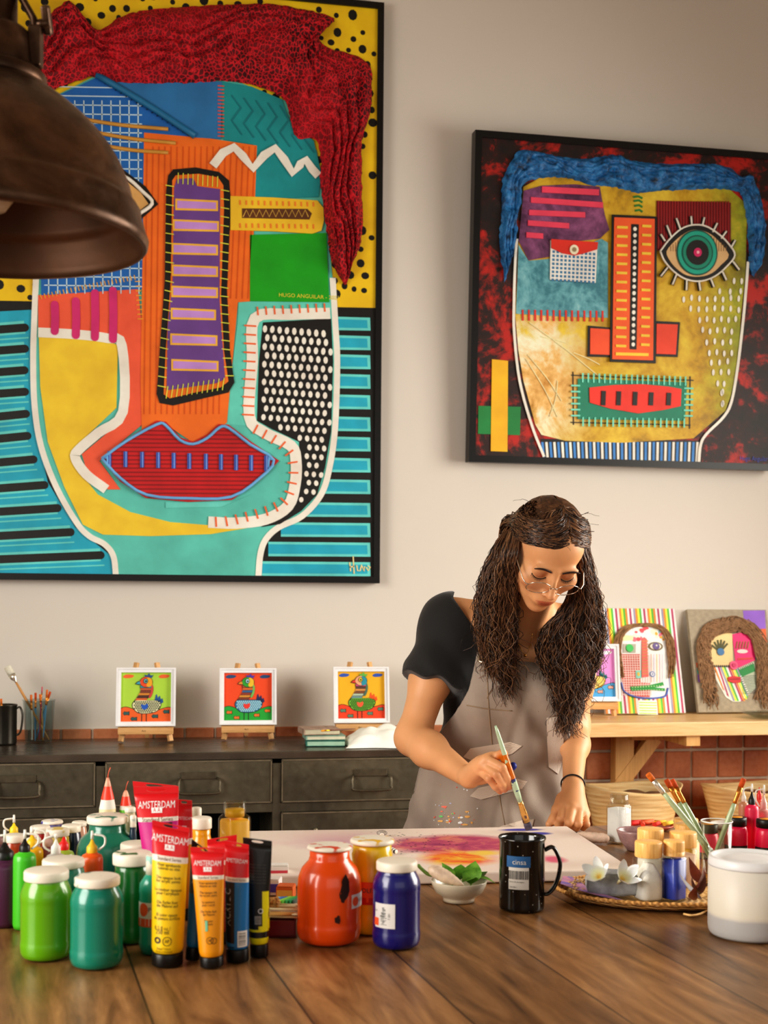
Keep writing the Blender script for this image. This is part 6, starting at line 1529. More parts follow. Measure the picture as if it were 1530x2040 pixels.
mb = MB(); mb.box((0, 0, ch2 / 2), (cw2, cd2, ch2), 0, bev=.001); mb.build('tray', pm('#b8a08a', .6), t); o_ = Vector(t.location)
for k, cc in enumerate(('#b83a3a', '#7ac0d8', '#3a6ab0', '#2f5a9a', '#7fb83a', '#5aa03a', '#2f8a4a', '#1f7a4a', '#4a5a52')):
    q = thing('chalk_stick', '%s chalk stick in the pale tray behind the red box' % ('dark red', 'sky blue', 'mid blue', 'deep blue', 'lime green', 'leaf green', 'emerald', 'forest green', 'slate grey')[k], 'chalk', o_ + Vector((-cw2 / 2 + .006 + k * .0056, .0, ch2 + .0028)), (0, 0, -.5 - PSI), 'coloured chalks')
    mb = MB(); mb.box((0, 0, 0), (.0048, .034, .0048), 0, bev=.0008); mb.build('stick', pm(cc, .8), q)
def carton(px, yb, wpx, h, dp, rz, label, c1_, c2_, z=0):
    p = TZ(px, yb); s = depth(p) / F; w = wpx * s
    t = thing('small_carton', label, 'box', (p.x, p.y + dp / 2, ZT + EPS + z), (0, 0, rz), 'small cardboard cartons'); mb = MB(); mb.box((0, 0, h / 2), (w, dp, h), 0, bev=.0008); mb.build('carton_body', pm(c1_, .6), t)
    mb = MB(); mb.box((0, -dp / 2 - .0006, h * .5), (w * .9, .001, h * .55)); mb.build('printed_panel', pm(c2_, .6), t)
    mb = MB(); mb.box((0, .0, h + .001), (w * .94, dp * .9, .001), 0); mb.build('flap', pm(c1_, .6), t)
carton(572, 1793, 34, .018, .03, -.3, 'small orange cardboard carton beside the orange-red jar, on the table', '#c05a1c', '#d8a04a')
carton(548, 1786, 26, .024, .03, -.3, 'small white and violet cardboard carton next to the orange carton', '#d0c8c4', '#4a3a9a')
carton(556, 1764, 40, .03, .025, -.1, 'small white carton leaning among papers, near the flat canvas front edge', '#d8d0ca', '#b83a4a')
# ------------------------------------------------------------------ right-hand group
def brushes_tool(name, label, A_, B_, r, handle, ferr, brist, flat=.45, group=None, tipr=None, fl=.028, bl=.013, taper=True):
    """paint brush from handle end A to bristle tip B; parts handle, ferrule, bristles"""
    A_, B_ = Vector(A_), Vector(B_); t = thing(name, label, 'paint brush', A_, (0, 0, 0), group); d = (B_ - A_); L_ = d.length; u = d.normalized()
    P = lambda x: u * x
    x1 = L_ - fl - bl; mb = MB(); n = 12; xs = [x1 * k / n for k in range(n + 1)]
    prof = [.35, .55, .62, .68, .74, .80, .86, .92, .98, 1, .98, .9, .75] if taper else [1] * 13
    mb.tube([P(x) for x in xs], [r * q for q in prof], 12, 0); mb.build('handle', handle, t)
    mb = MB(); rr = tipr or r * .95; mb.tube([P(x1 - .001), P(x1 + fl * .12), P(x1 + fl * .15), P(x1 + fl * .2), P(x1 + fl * .55), P(L_ - bl)], [r * .78, r * .8, r * .88, r * .8, rr * .9, rr], 14, 0, flat=flat if flat > .7 else .7, ref=FW); mb.build('ferrule', ferr, t)
    mb = MB(); mb.tube([P(L_ - bl - .0005), P(L_ - bl * .5), P(L_ - bl * .1), P(L_)], [rr * .93, rr * 1.04, rr * 1.0, rr * .86], 14, 0, flat=flat, ref=FW); mb.build('bristles', brist, t); return t
SAGE = pm('#9fae8a', .35, 0, .08, 40, coat=.3, gain=1.25); COPPER = pm('#c8803a', .25, .85, .1); SILV = pm('#c9c2b4', .25, .8, .1); BRI = pm('#c8651a', .7, 0, .25, 200); BRI2 = pm('#b8480f', .7, 0, .25, 200)
# clear cup with four brushes
c, s, r = spot(1427, 1754, 62); d = depth(c); ztc = zat(1427, 1638, d) - ZT
t = thing('clear_cup', 'clear plastic cup holding four sage-handled brushes', 'cup', (c.x, c.y, ZT + EPS)); CUPC = Vector((c.x, c.y, ZT + EPS)); cupd = d
mb = MB(); mb.lathe([(0, 0), (r * .9, 0), (r * .92, .002), (r, ztc), (r * .96, ztc), (r * .88, .004), (0, .004)], 44, 0); mb.build('cup_wall', glass_mat('#f4f4f0', .2), t)
mb = MB(); mb.tube([(r * .985 * math.cos(2 * math.pi * k / 40), r * .985 * math.sin(2 * math.pi * k / 40), ztc + .0006) for k in range(41)], .0011, 8, 0); mb.build('rim', pm('#d8d8d4', .1, 0, 0), t)
for (xb, yb_, db, xt, yt_, dt, r_, bm_, fm_, lb) in ((1446, 1730, .0, 1290, 1541, -.02, .0052, BRI, SILV, 'left-leaning sage brush with a silver ferrule and square bristles, in the clear cup'), (1434, 1742, .012, 1327, 1553, .0, .005, BRI2, COPPER, 'sage brush with copper ferrule, left of its close twin, in the clear cup'), (1438, 1738, .022, 1338, 1553, .022, .005, BRI2, COPPER, 'sage brush with copper ferrule, right of its close twin, in the clear cup'), (1410, 1740, -.006, 1482, 1551, -.012, .0048, BRI2, COPPER, 'right-leaning sage brush with rounded orange bristles, in the clear cup')):
    brushes_tool('paint_brush', lb, W(xb, yb_, cupd + db), W(xt, yt_, cupd + dt), r_, SAGE, fm_, bm_, .5, 'sage brushes in the clear cup', fl=.030, bl=.016)
# pink jars with black lids
PINK = pm('#e01a4c', .35, 0, .06, 10, gain=1.3, coat=.3)
def pinkjar(px, yb, wpx, label):
    c, s, r = spot(px, yb, wpx); d = depth(c); t = thing('paint_pot', label, 'jar', (c.x, c.y, ZT + EPS), (0, 0, face_cam(c)), 'pink paint pots')
    h = 62 * s; mb = MB(); mb.lathe([(0, 0), (r * .94, 0), (r, .003), (r, h * .45), (r * .99, h * .62), (r * .92, h * .76), (r * .8, h * .85), (0, h * .84)], 40, 0); mb.build('body', PINK, t)
    mb = MB(); mb.lathe([(r * .8, h * .84), (r * .9, h * .85), (r * .9, h * 1.09), (r * .86, h * 1.11), (0, h * 1.11)], 40, 0); mb.build('lid', pm('#1a1613', .4), t)
    mb = MB(); mb.lathe([(r * .55, h * 1.1105), (r * .55, h * 1.116), (0, h * 1.116)], 24, 0); mb.build('lid_sticker', pm('#e08a1c', .5), t)
    def dr(mb, fn): mb.text('Fluor', .007, lambda x, y: fn(x, y, .0006), 1)
    label_piece(t, r * 1.001, h * .02, h * .24, -1.2, 1.2, [pm('#26221e', .5), LBLW], dr)
pinkjar(1466, 1702, 46, 'hot pink paint pot with black lid, just right of the clear cup')
pinkjar(1526, 1706, 44, 'hot pink paint pot with black lid, cut off by the right edge')
pinkjar(1409, 1716, 46, 'hot pink paint pot with black lid, seen through the clear cup')
squeeze(1497, 1696, 28, 1606, 1579, 1563, '#d0244c', '#1a1613', 'pink-red squeeze bottle with black nozzle, in the right group', -1)
squeeze(1521, 1690, 28, 1614, 1585, 1565, '#d49a92', '#d8b0a8', 'pale pink squeeze bottle with clear nozzle, at the right edge', -1)
squeeze(1481, 1682, 20, 1600, 1578, 1562, '#b07a5a', '#c9b8a8', 'tan squeeze bottle with pale nozzle, half behind the pink-red bottle', 0)
squeeze(1512, 1668, 20, 1596, 1570, 1556, '#c84a3a', '#c82a2a', 'coral squeeze bottle with red nozzle, behind the pale pink one', 0)
# mauve bowl
c, s, r0 = spot(1268, 1698, 34); d = depth(c); r = 40 * s; zt = zat(1268, 1655, d) - ZT
t = thing('mauve_bowl', 'mauve glazed bowl behind the bamboo-lidded jars', 'bowl', (c.x, c.y, ZT + EPS)); mb = MB()
mb.lathe([(0, .002), (r * .42, .002), (r * .44, 0), (r * .48, 0), (r * .55, .004), (r * .84, zt * .5), (r * .98, zt * .9), (r, zt), (r * .97, zt + .001), (r * .94, zt * .92), (r * .78, zt * .5), (r * .4, zt * .2), (0, zt * .16)], 52, 0); mb.build('bowl_body', pm('#9a7a78', .3, 0, .3, 60, gain=1.2, coat=.2), t)
# pale knobbly stick of coral
A_, B_ = TZ(1146, 1668, ZT + .011), TZ(1214, 1672, ZT + .011); t = thing('coral_stick', 'pale pinkish coral stick lying on the table by her fingers', 'coral', (A_.x, A_.y, ZT + .0125)); mb = MB()
o_ = Vector((A_.x, A_.y, ZT + .011)); mb.tube([(A_.lerp(B_, k / 16) - o_) + Vector((0, 0, .0006 * math.sin(k * 2.1))) for k in range(17)], [.003, .0088, .0102, .0108, .0104, .0108, .011, .0104, .0106, .0108, .0102, .0098, .0102, .0096, .009, .0082, .003], 16, 0); mb.build('coral_body', pm('#cfb6a2', .8, 0, .2, 60, .6, 150, gain=1.2), t)
# plate of red pastels, purple smeared plate
def plate(px, yb, wpx, label, col, name='small_plate', splash=None):
    c, s, r = spot(px, yb, wpx); t = thing(name, label, 'plate', (c.x, c.y, ZT + EPS)); mb = MB(); mb.lathe([(0, 0), (r * .7, 0), (r * .95, .007), (r, .010), (r * .97, .011), (r * .9, .0075), (r * .68, .003), (0, .003)], 44, 0); mb.build('plate_body', pm(col, .3), t)
    if splash: m = MB(); m.lathe([(r * .66, .0034), (r * .5, .0046), (0, .0048)], 30, 0); m.build('paint_puddle', pm(splash, .35, 0, .3, 90, .4), t)
    return c, r
c, r = plate(1296, 1661, 96, 'flat reddish plate of pastel pieces near the far table edge', '#a8503c')
for k, (dx, dy, cc, an) in enumerate(((-.038, .002, '#c82a22', .3), (-.022, -.012, '#d84a32', 1.2), (-.008, .008, '#e0603a', .1), (.010, -.008, '#c8382a', .8), (.024, .006, '#d8a02a', .2), (.036, -.006, '#d8b038', .5), (-.028, .018, '#b82a2a', .0), (.004, .022, '#d05a30', .3))):
    q = thing('pastel_piece', '%s pastel piece on the flat reddish plate' % ('crimson', 'brick red', 'light orange', 'scarlet', 'golden', 'yellow', 'dark red', 'rust orange')[k], 'pastel', (c.x + dx, c.y + dy, ZT + EPS + .0115), (0, 0, an), 'pastel pieces'); m = MB(); m.tube([(-.013, 0, 0), (.013, 0, 0)], .0045, 10, 0); m.build('stick', pm(cc, .8), q)
plate(1446, 1656, 62, 'small white plate smeared with violet-black paint, behind the clear cup', '#c9c0bc', splash='#3a2a4e')
# ------------------------------------------------------------------ cabinet top
c, s, r = spot(8, 1486, 50, ZC); d = depth(c); zt = zat(8, 1405, d) - ZC
mug('metal_mug', 'dark metal mug on the cabinet at the left edge', (c.x, c.y, ZC + EPS), r, zt, 1, (zat(20, 1465, d) - ZC, zat(20, 1412, d) - ZC, 11 * s), pm('#35322c', .3, .7, .2), -PSI)
brushes_tool('paint_brush', 'orange-tipped brush in the dark metal mug', (c.x, c.y, ZC + .012), W(2, 1392, d), .004, pm('#6a4a2a', .5), COPPER, BRI, .6, fl=.02, bl=.015)
c, s, r = spot(77, 1483, 58, ZC); d = depth(c); zt = zat(77, 1396, d) - ZC
t = thing('plastic_cup', 'clear plastic cup of brushes on the cabinet', 'cup', (c.x, c.y, ZC + EPS)); mb = MB(); mb.lathe([(0, 0), (r * .88, 0), (r * .92, .004), (r * 1.08, zt), (r * 1.12, zt), (r * 1.12, zt + .002), (r * 1.04, zt + .001), (r * .88, .006), (0, .004)], 40, 0); mb.build('cup_wall', glass_mat('#e6ecec', .25), t)
cb = Vector((c.x, c.y, ZC + .010)); HB = pm('#5f94b4', .4); HN = pm('#b8854a', .4); HW = pm('#c9bfae', .4)
for k, (bx2, by2, tx, ty, dd, hm, bm_, rr, lb) in enumerate(((98, 1474, 14, 1328, .0, HN, pm('#d8cfba', .8, 0, .2, 300), .0045, 'tall brush with wide cream bristles leaning out left of the cup'), (64, 1474, 62, 1384, -.006, HW, BRI, .004, 'brush with orange bristles at the left of the cabinet cup'), (70, 1476, 71, 1380, .004, HB, BRI2, .004, 'blue-handled brush with rust bristles in the cabinet cup'), (86, 1476, 80, 1383, .01, HN, BRI, .004, 'tan brush in the middle of the cabinet cup'), (86, 1470, 94, 1374, -.010, HB, BRI, .0035, 'slim blue-handled brush at the right of the cabinet cup'), (72, 1472, 100, 1378, .014, HB, BRI2, .004, 'right-leaning blue-handled brush in the cabinet cup'), (78, 1474, 84, 1368, -.004, pm('#b83a5a', .4), pm('#b84a5a', .6), .0022, 'thin pink pointed brush in the cabinet cup'))):
    brushes_tool('paint_brush', lb, W(bx2, by2, d + dd), W(tx, ty, d + dd), rr, hm, SILV if k == 0 else COPPER, bm_, .4 if k == 0 else .7, 'brushes in the cabinet cup', tipr=.012 if k == 0 else None, fl=.03, bl=.03 if k == 0 else .02)
# notebooks and rag
def notebook(px, yb, w, dp, h, z, col, edge, label, rz):
    p = TZ(px, yb, ZC); t = thing('notebook', label, 'notebook', (p.x, p.y + dp / 2, ZC + EPS + z), (0, 0, rz), 'cloth notebooks on the cabinet'); mb = MB(); mb.box((0, 0, h / 2), (w * .97, dp * .96, h * .72), 0); mb.build('pages', pm(edge, .7), t)
    mb = MB(); mb.box((0, 0, h * .93), (w, dp, h * .13), 0, bev=.0015); mb.box((0, 0, h * .07), (w, dp, h * .13), 0, bev=.0015); mb.box((-w / 2 + .002, 0, h / 2), (.004, dp, h * .74), 0); mb.build('cover', pm(col, .8, 0, .3, 50), t)
s = depth(TZ(650, 1486, ZC)) / F
notebook(652, 1488, 78 * s, .10, 11 * s, 0, '#2f6a5e', '#9fc0a8', 'teal notebook at the bottom of the little stack on the cabinet', -.1)
notebook(650, 1487, 80 * s, .10, 8 * s, 11 * s + .0015, '#7a9a8a', '#c9c0a8', 'sage notebook in the middle of the little stack', -.02)
notebook(640, 1486, 74 * s, .11, 12 * s, 19 * s + .003, '#9a8272', '#b0a890', 'dusty brown notebook on top of the little stack', .05)
zt_ = ZC + 31 * s + .006
brushes_tool('paint_brush', 'brush with golden bristles lying across the notebooks', TZ(708, 1452, zt_ + .004), TZ(640, 1456, zt_ + .004), .003, pm('#6a4432', .5), pm('#d8a02a', .3, .8), pm('#c98a1e', .6), .5, fl=.02, bl=.012)
def rag():
    p = TZ(770, 1492, ZC); mb = MB(); n = 34; w, dp = .25, .19; V = []
    for i in range(n + 1):
        for j in range(n + 1):
            u, v = i / n * 2 - 1, j / n * 2 - 1; e = (1 - abs(u) ** 3) * (1 - abs(v) ** 3)
            z = .052 * e ** .5 * (.55 + .45 * math.exp(-((u + .1) ** 2 + (v - .1) ** 2) * 1.5)) + e * .016 * mnoise.noise(Vector((u * 2.2, v * 2.2, 3))) + e * .012 * abs(math.sin(u * 5 + v * 3 + 2 * mnoise.noise(Vector((u, v, 1)))))
            V.append((u * w / 2 * (1 + .06 * math.sin(v * 4)), v * dp / 2 * (1 + .06 * math.sin(u * 5)), max(z, 0) + .0006))
    k = n + 1; mb.add(V, [(i * k + j, (i + 1) * k + j, (i + 1) * k + j + 1, i * k + j + 1) for i in range(n) for j in range(n)], 0, True)
    o = mb.build('white_cloth', pm('#e6dfd2', .8, 0, .05, 20, gain=1.3), None, (p.x + .01, p.y + .10, ZC + EPS), (0, 0, -.1)); tag(o, 'crumpled white cloth on the cabinet, behind her elbow', 'cloth')
rag()
# glass plate at the right end of the bench
c, s, r = spot(1530, 1434, 110, ZS); t = thing('glass_plate', 'clear glass plate on the right end of the bench', 'plate', (c.x, c.y - .02, ZS + EPS)); mb = MB(); mb.lathe([(0, 0), (r * .6, 0), (r * .97, .014), (r, .016), (r * .96, .017), (r * .58, .004), (0, .004)], 48, 0); mb.build('plate_body', glass_mat('#dfe6e4', .5), t)
# ------------------------------------------------------------------ baskets under the bench
ZL = .516
def basket_mat():
    n = NT('palm_basket'); tc = n.n('ShaderNodeTexCoord'); sp = n.n('ShaderNodeSeparateXYZ'); n.l(tc.outputs['Object'], sp.inputs[0])
    w = n.math('SINE', n.math('MULTIPLY', sp.outputs[2], 420)); nz = n.noise(n.coord((6, 6, 60)), 1.6, 5, .6)
    f = n.math('ADD', n.math('MULTIPLY', w, .06), nz.outputs[0]); n.bsdf(n.ramp(f, [(.3, lin('#b4925e', 1.35)), (.5, lin('#cfb07c', 1.35)), (.7, lin('#dec496', 1.35))]), .65); n.bump(f, .4, .003); return n.m
BKM = basket_mat()
def basket(pxl, pxr, yrim, label, name_rz):
    c = TZ(1300, 1560, .62); yb = sf + .150; dcen = (TY((pxl + pxr) / 2, yrim, yb) - CAM).dot(FW)
    cx = TY((pxl + pxr) / 2, yrim, yb); r = (pxr - pxl) / 2 * dcen / F; ht = cx.z - ZL
    r = min(r, .142)
    t = thing('palm_basket', label, 'basket', (cx.x, yb, ZL + EPS), (0, 0, 0), 'palm leaf baskets'); t.scale = ((pxr - pxl) / 2 * dcen / F / r, 1, 1)
    mb = MB(); n = 60; prof = [(.0, 0), (.72, 0), (.76, .01), (.86, .5), (.965, .93), (1.0, 1.0), (.98, 1.01), (.95, .97), (.83, .5), (.73, .03), (0, .02)]
    rings = []
    for q, h in prof: rings.append([(max(q, .001) * r * math.cos(2 * math.pi * k / n), max(q, .001) * r * math.sin(2 * math.pi * k / n), h * ht + (.010 * math.sin(4 * math.pi * k / n + 1.2) * h)) for k in range(n)])
    mb.loft(rings, 0, True, caps=False); mb.build('basket_wall', BKM, t)
    mb = MB()
    for k in range(5): mb.ball((r * .45 * math.cos(k * 1.3), r * .35 * math.sin(k * 1.3), ht * .72), (r * .32, r * .3, ht * .16), 0, 12, 8)
    mb.build('filling', pm('#6a4a30', .9, 0, .3, 30), t)
basket(1160, 1361, 1566, 'round palm leaf basket under the bench, beside her resting hand', 0)
basket(1394, 1600, 1566, 'round palm leaf basket under the bench at the right edge', 0)
# ------------------------------------------------------------------ pendant lamp
dl = 1.62; cl_ = W(-22, 470, dl); rl = 312 * dl / F
def lamp_metal():
    n = NT('aged_bronze'); v = n.coord((1, 1, 1)); a = n.noise(v, 7, 6, .65, .4); b = n.noise(v, 45, 4)
    n.bsdf(n.ramp(a.outputs[0], [(.3, lin('#2a1c12', 1.4)), (.5, lin('#4a3424', 1.4)), (.66, lin('#6a4c36', 1.4)), (.8, lin('#8a6548', 1.4))]), n.ramp(b.outputs[0], [(.3, (.26, .26, .26, 1)), (.7, (.46, .46, .46, 1))]), .7); n.bump(b.outputs[0], .08, .001); return n.m
LM = lamp_metal(); LMI = pm('#5a3a22', .5, .4, .3, 12, gain=1.4)
t = thing('pendant_lamp', 'dark aged bronze dome pendant lamp hanging at the upper left', 'lamp', cl_, (0, 0, 0)); m_ = dl / F
lz = lambda y: (470 - y) * m_; lr_ = lambda x: (x + 22) * m_
prof = [(rl, lz(478)), (rl * 1.004, lz(462)), (rl * .985, lz(455)), (rl * .955, lz(425)), (rl * .945, lz(408)), (lr_(262), lz(395)), (lr_(250), lz(350)), (lr_(226), lz(300)), (lr_(192), lz(255)), (lr_(150), lz(215)), (lr_(112), lz(186)), (lr_(86), lz(170))]
prof = [(v.x, v.y) for v in catmull([(a, b, 0) for a, b in prof[5:]], 4)]; prof = [(rl * .99, lz(482)), (rl, lz(478)), (rl * 1.006, lz(466)), (rl * .992, lz(456)), (rl * .962, lz(425)), (rl * .955, lz(410)), (rl * .935, lz(400))] + prof
inner = [(a - .004, b - .001) for a, b in prof[::-1]]
mb = MB(); mb.lathe(prof, 96, 0); mb.build('dome_shade', LM, t)
mb = MB(); mb.lathe(inner + [(rl * .99, lz(482))], 96, 0); mb.build('inner_lining', LMI, t)
mb = MB(); mb.lathe([(0, lz(172)), (lr_(86), lz(171)), (lr_(88), lz(165)), (lr_(88), lz(150)), (lr_(84), lz(146)), (lr_(76), lz(140)), (lr_(66), lz(132)), (lr_(62), lz(90)), (lr_(60), lz(70)), (lr_(50), lz(60)), (lr_(30), lz(54)), (lr_(30), lz(-60)), (lr_(20), lz(-66)), (0, lz(-66))], 48, 0); mb.build('socket_collar', LM, t)
mb = MB()
yk = math.copysign(1, -1)
for ang in (-.25, math.pi - .25):
    dx, dy = math.cos(ang), math.sin(ang); R_ = lr_(66)
    mb.tube([(dx * R_ * .98, dy * R_ * .98, lz(128)), (dx * R_ * 1.05, dy * R_ * 1.05, lz(90)), (dx * R_ * .99, dy * R_ * .99, lz(40)), (dx * R_ * .6, dy * R_ * .6, lz(-20)), (0, 0, lz(-40))], .008, 10, 0, flat=.6)
    mb.box((dx * R_ * 1.04, dy * R_ * 1.04, lz(95)), (.016, .016, .05), 0, Matrix.Rotation(ang, 3, 'Z'), .002)
    q = Matrix.Rotation(ang, 3, 'Z'); mb.tube([Vector((dx, dy, 0)) * R_ * 1.0 + Vector((0, 0, lz(52))), Vector((dx, dy, 0)) * (R_ * 1.0 + .020) + Vector((0, 0, lz(48)))], [.006, .007], 10, 0)
    mb.box(Vector((dx, dy, 0)) * (R_ + .016) + Vector((0, 0, lz(42))), (.010, .014, .034), 0, q @ Matrix.Rotation(.5, 3, 'X'), .003)
mb.build('yoke', LM, t)
mb = MB(); mb.tube([(0, 0, lz(-60)), (0, 0, ZH - cl_.z - .022)], .008, 12, 0); mb.build('hanging_rod', LM, t)
mb = MB(); mb.lathe([(0, ZH - cl_.z - .002), (.06, ZH - cl_.z - .002), (.06, ZH - cl_.z - .018), (.03, ZH - cl_.z - .024), (0, ZH - cl_.z - .024)], 32, 0); mb.build('ceiling_cup', LM, t)
mb = MB(); mb.lathe([(0, lz(420)), (.02, lz(418)), (.032, lz(390)), (.030, lz(350)), (.016, lz(310)), (.014, lz(260)), (0, lz(258))], 24, 0); mb.build('bulb', pm('#d8d0c0', .2), t)
# ------------------------------------------------------------------ the woman: one implicit surface, meshed with surface nets
class Field:
    def __init__(s, xs, ys, zs):
        s.xs, s.ys, s.zs = [np.asarray(a, np.float32) for a in (xs, ys, zs)]
        s.D = np.full((len(xs), len(ys), len(zs)), 9.0, np.float32)
    def box(s, lo, hi):
        o = []
        for a, l, h in zip((s.xs, s.ys, s.zs), lo, hi): o.append(slice(max(0, int(np.searchsorted(a, l)) - 1), min(len(a), int(np.searchsorted(a, h)) + 1)))
        return tuple(o)
    def pts(s, b): return np.meshgrid(s.xs[b[0]], s.ys[b[1]], s.zs[b[2]], indexing='ij')
    def op(s, fn, lo, hi, k=.01, mode='add', pad=.012):
        p = k + pad; b = s.box([a - p for a in lo], [a + p for a in hi])
        if any(q.stop - q.start < 2 for q in b): return
        X, Y, Z = s.pts(b); d = fn(X, Y, Z).astype(np.float32); D = s.D[b]
        if mode == 'add': h = np.maximum(k - np.abs(D - d), 0) / k; s.D[b] = np.minimum(D, d) - h * h * k * .25
        elif mode == 'sub': d = -d; h = np.maximum(k - np.abs(D - d), 0) / k; s.D[b] = np.maximum(D, d) + h * h * k * .25
        elif mode == 'cut': s.D[b] = np.maximum(D, d)
    def cone(s, a, b, r1, r2, k=.01, mode='add'):
        a, b = np.array(a, float), np.array(b, float); R_ = max(r1, r2)
        def fn(X, Y, Z):
            ba = b - a; L2 = max(1e-9, ba.dot(ba)); t = np.clip(((X - a[0]) * ba[0] + (Y - a[1]) * ba[1] + (Z - a[2]) * ba[2]) / L2, 0, 1)
            return np.sqrt((X - a[0] - t * ba[0]) ** 2 + (Y - a[1] - t * ba[1]) ** 2 + (Z - a[2] - t * ba[2]) ** 2) - (r1 + (r2 - r1) * t)
        s.op(fn, np.minimum(a, b) - R_, np.maximum(a, b) + R_, k, mode)
    def chain(s, P, Rr, k=.006):
        for i in range(len(P) - 1): s.cone(P[i], P[i + 1], Rr[i], Rr[i + 1], k)
    def ell(s, c, r, M=None, k=.01, mode='add'):
        """ellipsoid with axes given by the rows of M (local x, y, z in world)"""
        c = np.array(c, float); r = np.array(r, float); M = np.eye(3) if M is None else np.array(M, float)
        ext = np.sqrt(((M * r[:, None]) ** 2).sum(0))
        def fn(X, Y, Z):
            p = [(X - c[0]) * M[i, 0] + (Y - c[1]) * M[i, 1] + (Z - c[2]) * M[i, 2] for i in range(3)]
            k0 = np.sqrt(sum((p[i] / r[i]) ** 2 for i in range(3))); k1 = np.sqrt(sum((p[i] / r[i] ** 2) ** 2 for i in range(3))) + 1e-9
            return k0 * (k0 - 1) / k1
        s.op(fn, c - ext, c + ext, k, mode)
    def mesh(s, D=None):
        D = s.D if D is None else D
        ins = D < 0; n0, n1, n2 = [q - 1 for q in D.shape]
        cnt = np.zeros((n0, n1, n2), np.uint8)
        cs = [(i, j, k) for i in (0, 1) for j in (0, 1) for k in (0, 1)]
        for i, j, k in cs: cnt += ins[i:n0 + i, j:n1 + j, k:n2 + k]
        A = np.argwhere((cnt > 0) & (cnt < 8)); idx = np.full((n0, n1, n2), -1, np.int32); idx[A[:, 0], A[:, 1], A[:, 2]] = np.arange(len(A))
        val = {c: D[A[:, 0] + c[0], A[:, 1] + c[1], A[:, 2] + c[2]].astype(np.float64) for c in cs}
        ac = np.zeros((len(A), 3)); w = np.zeros(len(A)); G = (s.xs, s.ys, s.zs)
        def pos(c): return np.stack([G[q][A[:, q] + c[q]] for q in range(3)], 1)
        for c in cs:
            for ax in range(3):
                if c[ax] == 0:
                    e = list(c); e[ax] = 1; e = tuple(e); a, b = val[c], val[e]; m = (a < 0) != (b < 0)
                    t = np.where(m, a / np.where(m, a - b, 1), 0); P = pos(c) + (pos(e) - pos(c)) * t[:, None]; ac += P * m[:, None]; w += m
        V = ac / w[:, None]; Q = []
        for ax in range(3):
            sl0 = [slice(1, -1)] * 3; sl0[ax] = slice(0, -1); sl1 = [slice(1, -1)] * 3; sl1[ax] = slice(1, None)
            a = ins[tuple(sl0)]; b = ins[tuple(sl1)]; E = np.argwhere(a != b)
            if not len(E): continue
            sgn = a[E[:, 0], E[:, 1], E[:, 2]]; E = E + np.array([0 if q == ax else 1 for q in range(3)])
            u, v = [(1, 2), (2, 0), (0, 1)][ax]; o = np.zeros((4, 3), int); o[1, u] = -1; o[2, u] = -1; o[2, v] = -1; o[3, v] = -1
            q = np.stack([idx[E[:, 0] + d[0], E[:, 1] + d[1], E[:, 2] + d[2]] for d in o], 1); q[~sgn] = q[~sgn][:, ::-1]; Q.append(q)
        return V, np.concatenate(Q)
def np_mesh(name, V, Q, mats, parent, colors=None):
    me = bpy.data.meshes.new(name); me.vertices.add(len(V)); me.vertices.foreach_set('co', V.astype(np.float32).ravel())
    me.loops.add(len(Q) * 4); me.polygons.add(len(Q)); me.loops.foreach_set('vertex_index', Q.astype(np.int32).ravel()); me.polygons.foreach_set('loop_start', np.arange(0, len(Q) * 4, 4, dtype=np.int32))
    me.update(calc_edges=True); me.validate(); me.polygons.foreach_set('use_smooth', np.ones(len(me.polygons), bool))
    for m in mats: me.materials.append(m)
    if colors is not None:
        at = me.color_attributes.new('Col', 'FLOAT_COLOR', 'POINT'); at.data.foreach_set('color', colors.astype(np.float32).ravel())
    o = bpy.data.objects.new(name, me); COL.objects.link(o); o.parent = parent; return o
def poly_sdf(px_, py_, P):
    d = np.full(px_.shape, 1e9); s = np.ones(px_.shape); n = len(P); j = n - 1
    for i in range(n):
        ex, ey = P[j][0] - P[i][0], P[j][1] - P[i][1]; wx, wy = px_ - P[i][0], py_ - P[i][1]
        t = np.clip((wx * ex + wy * ey) / (ex * ex + ey * ey + 1e-12), 0, 1); d = np.minimum(d, (wx - ex * t) ** 2 + (wy - ey * t) ** 2)
        c1 = py_ >= P[i][1]; c2 = py_ < P[j][1]; c3 = ex * wy > ey * wx
        s = np.where((c1 & c2 & c3) | (~c1 & ~c2 & ~c3), -s, s); j = i
    return s * np.sqrt(d)
RN, FN = np.array(RT), np.array(FW)
V3 = lambda v: np.array([v.x, v.y, v.z])
# ---- head frame: hx image-right, hy up the head, hz out of the face
HEAD_PX, HEAD_D, HS = (1088, 1096), 2.70, .97
pitch, yaw, roll = R(47), R(9), R(7)
f0 = -FW * math.cos(yaw) + RT * math.sin(yaw); r0 = RT * math.cos(yaw) + FW * math.sin(yaw)
hz = f0 * math.cos(pitch) - UP * math.sin(pitch); hy = f0 * math.sin(pitch) + UP * math.cos(pitch); hx = r0
hx, hy = hx * math.cos(roll) - hy * math.sin(roll), hy * math.cos(roll) + hx * math.sin(roll)
HM = np.array([V3(hx), V3(hy), V3(hz)]); HC = V3(W(*HEAD_PX, HEAD_D))
def H(x, y, z): return HC + (HM[0] * x + HM[1] * y + HM[2] * z) * HS
WM = Matrix((hx, hy, hz)).transposed()
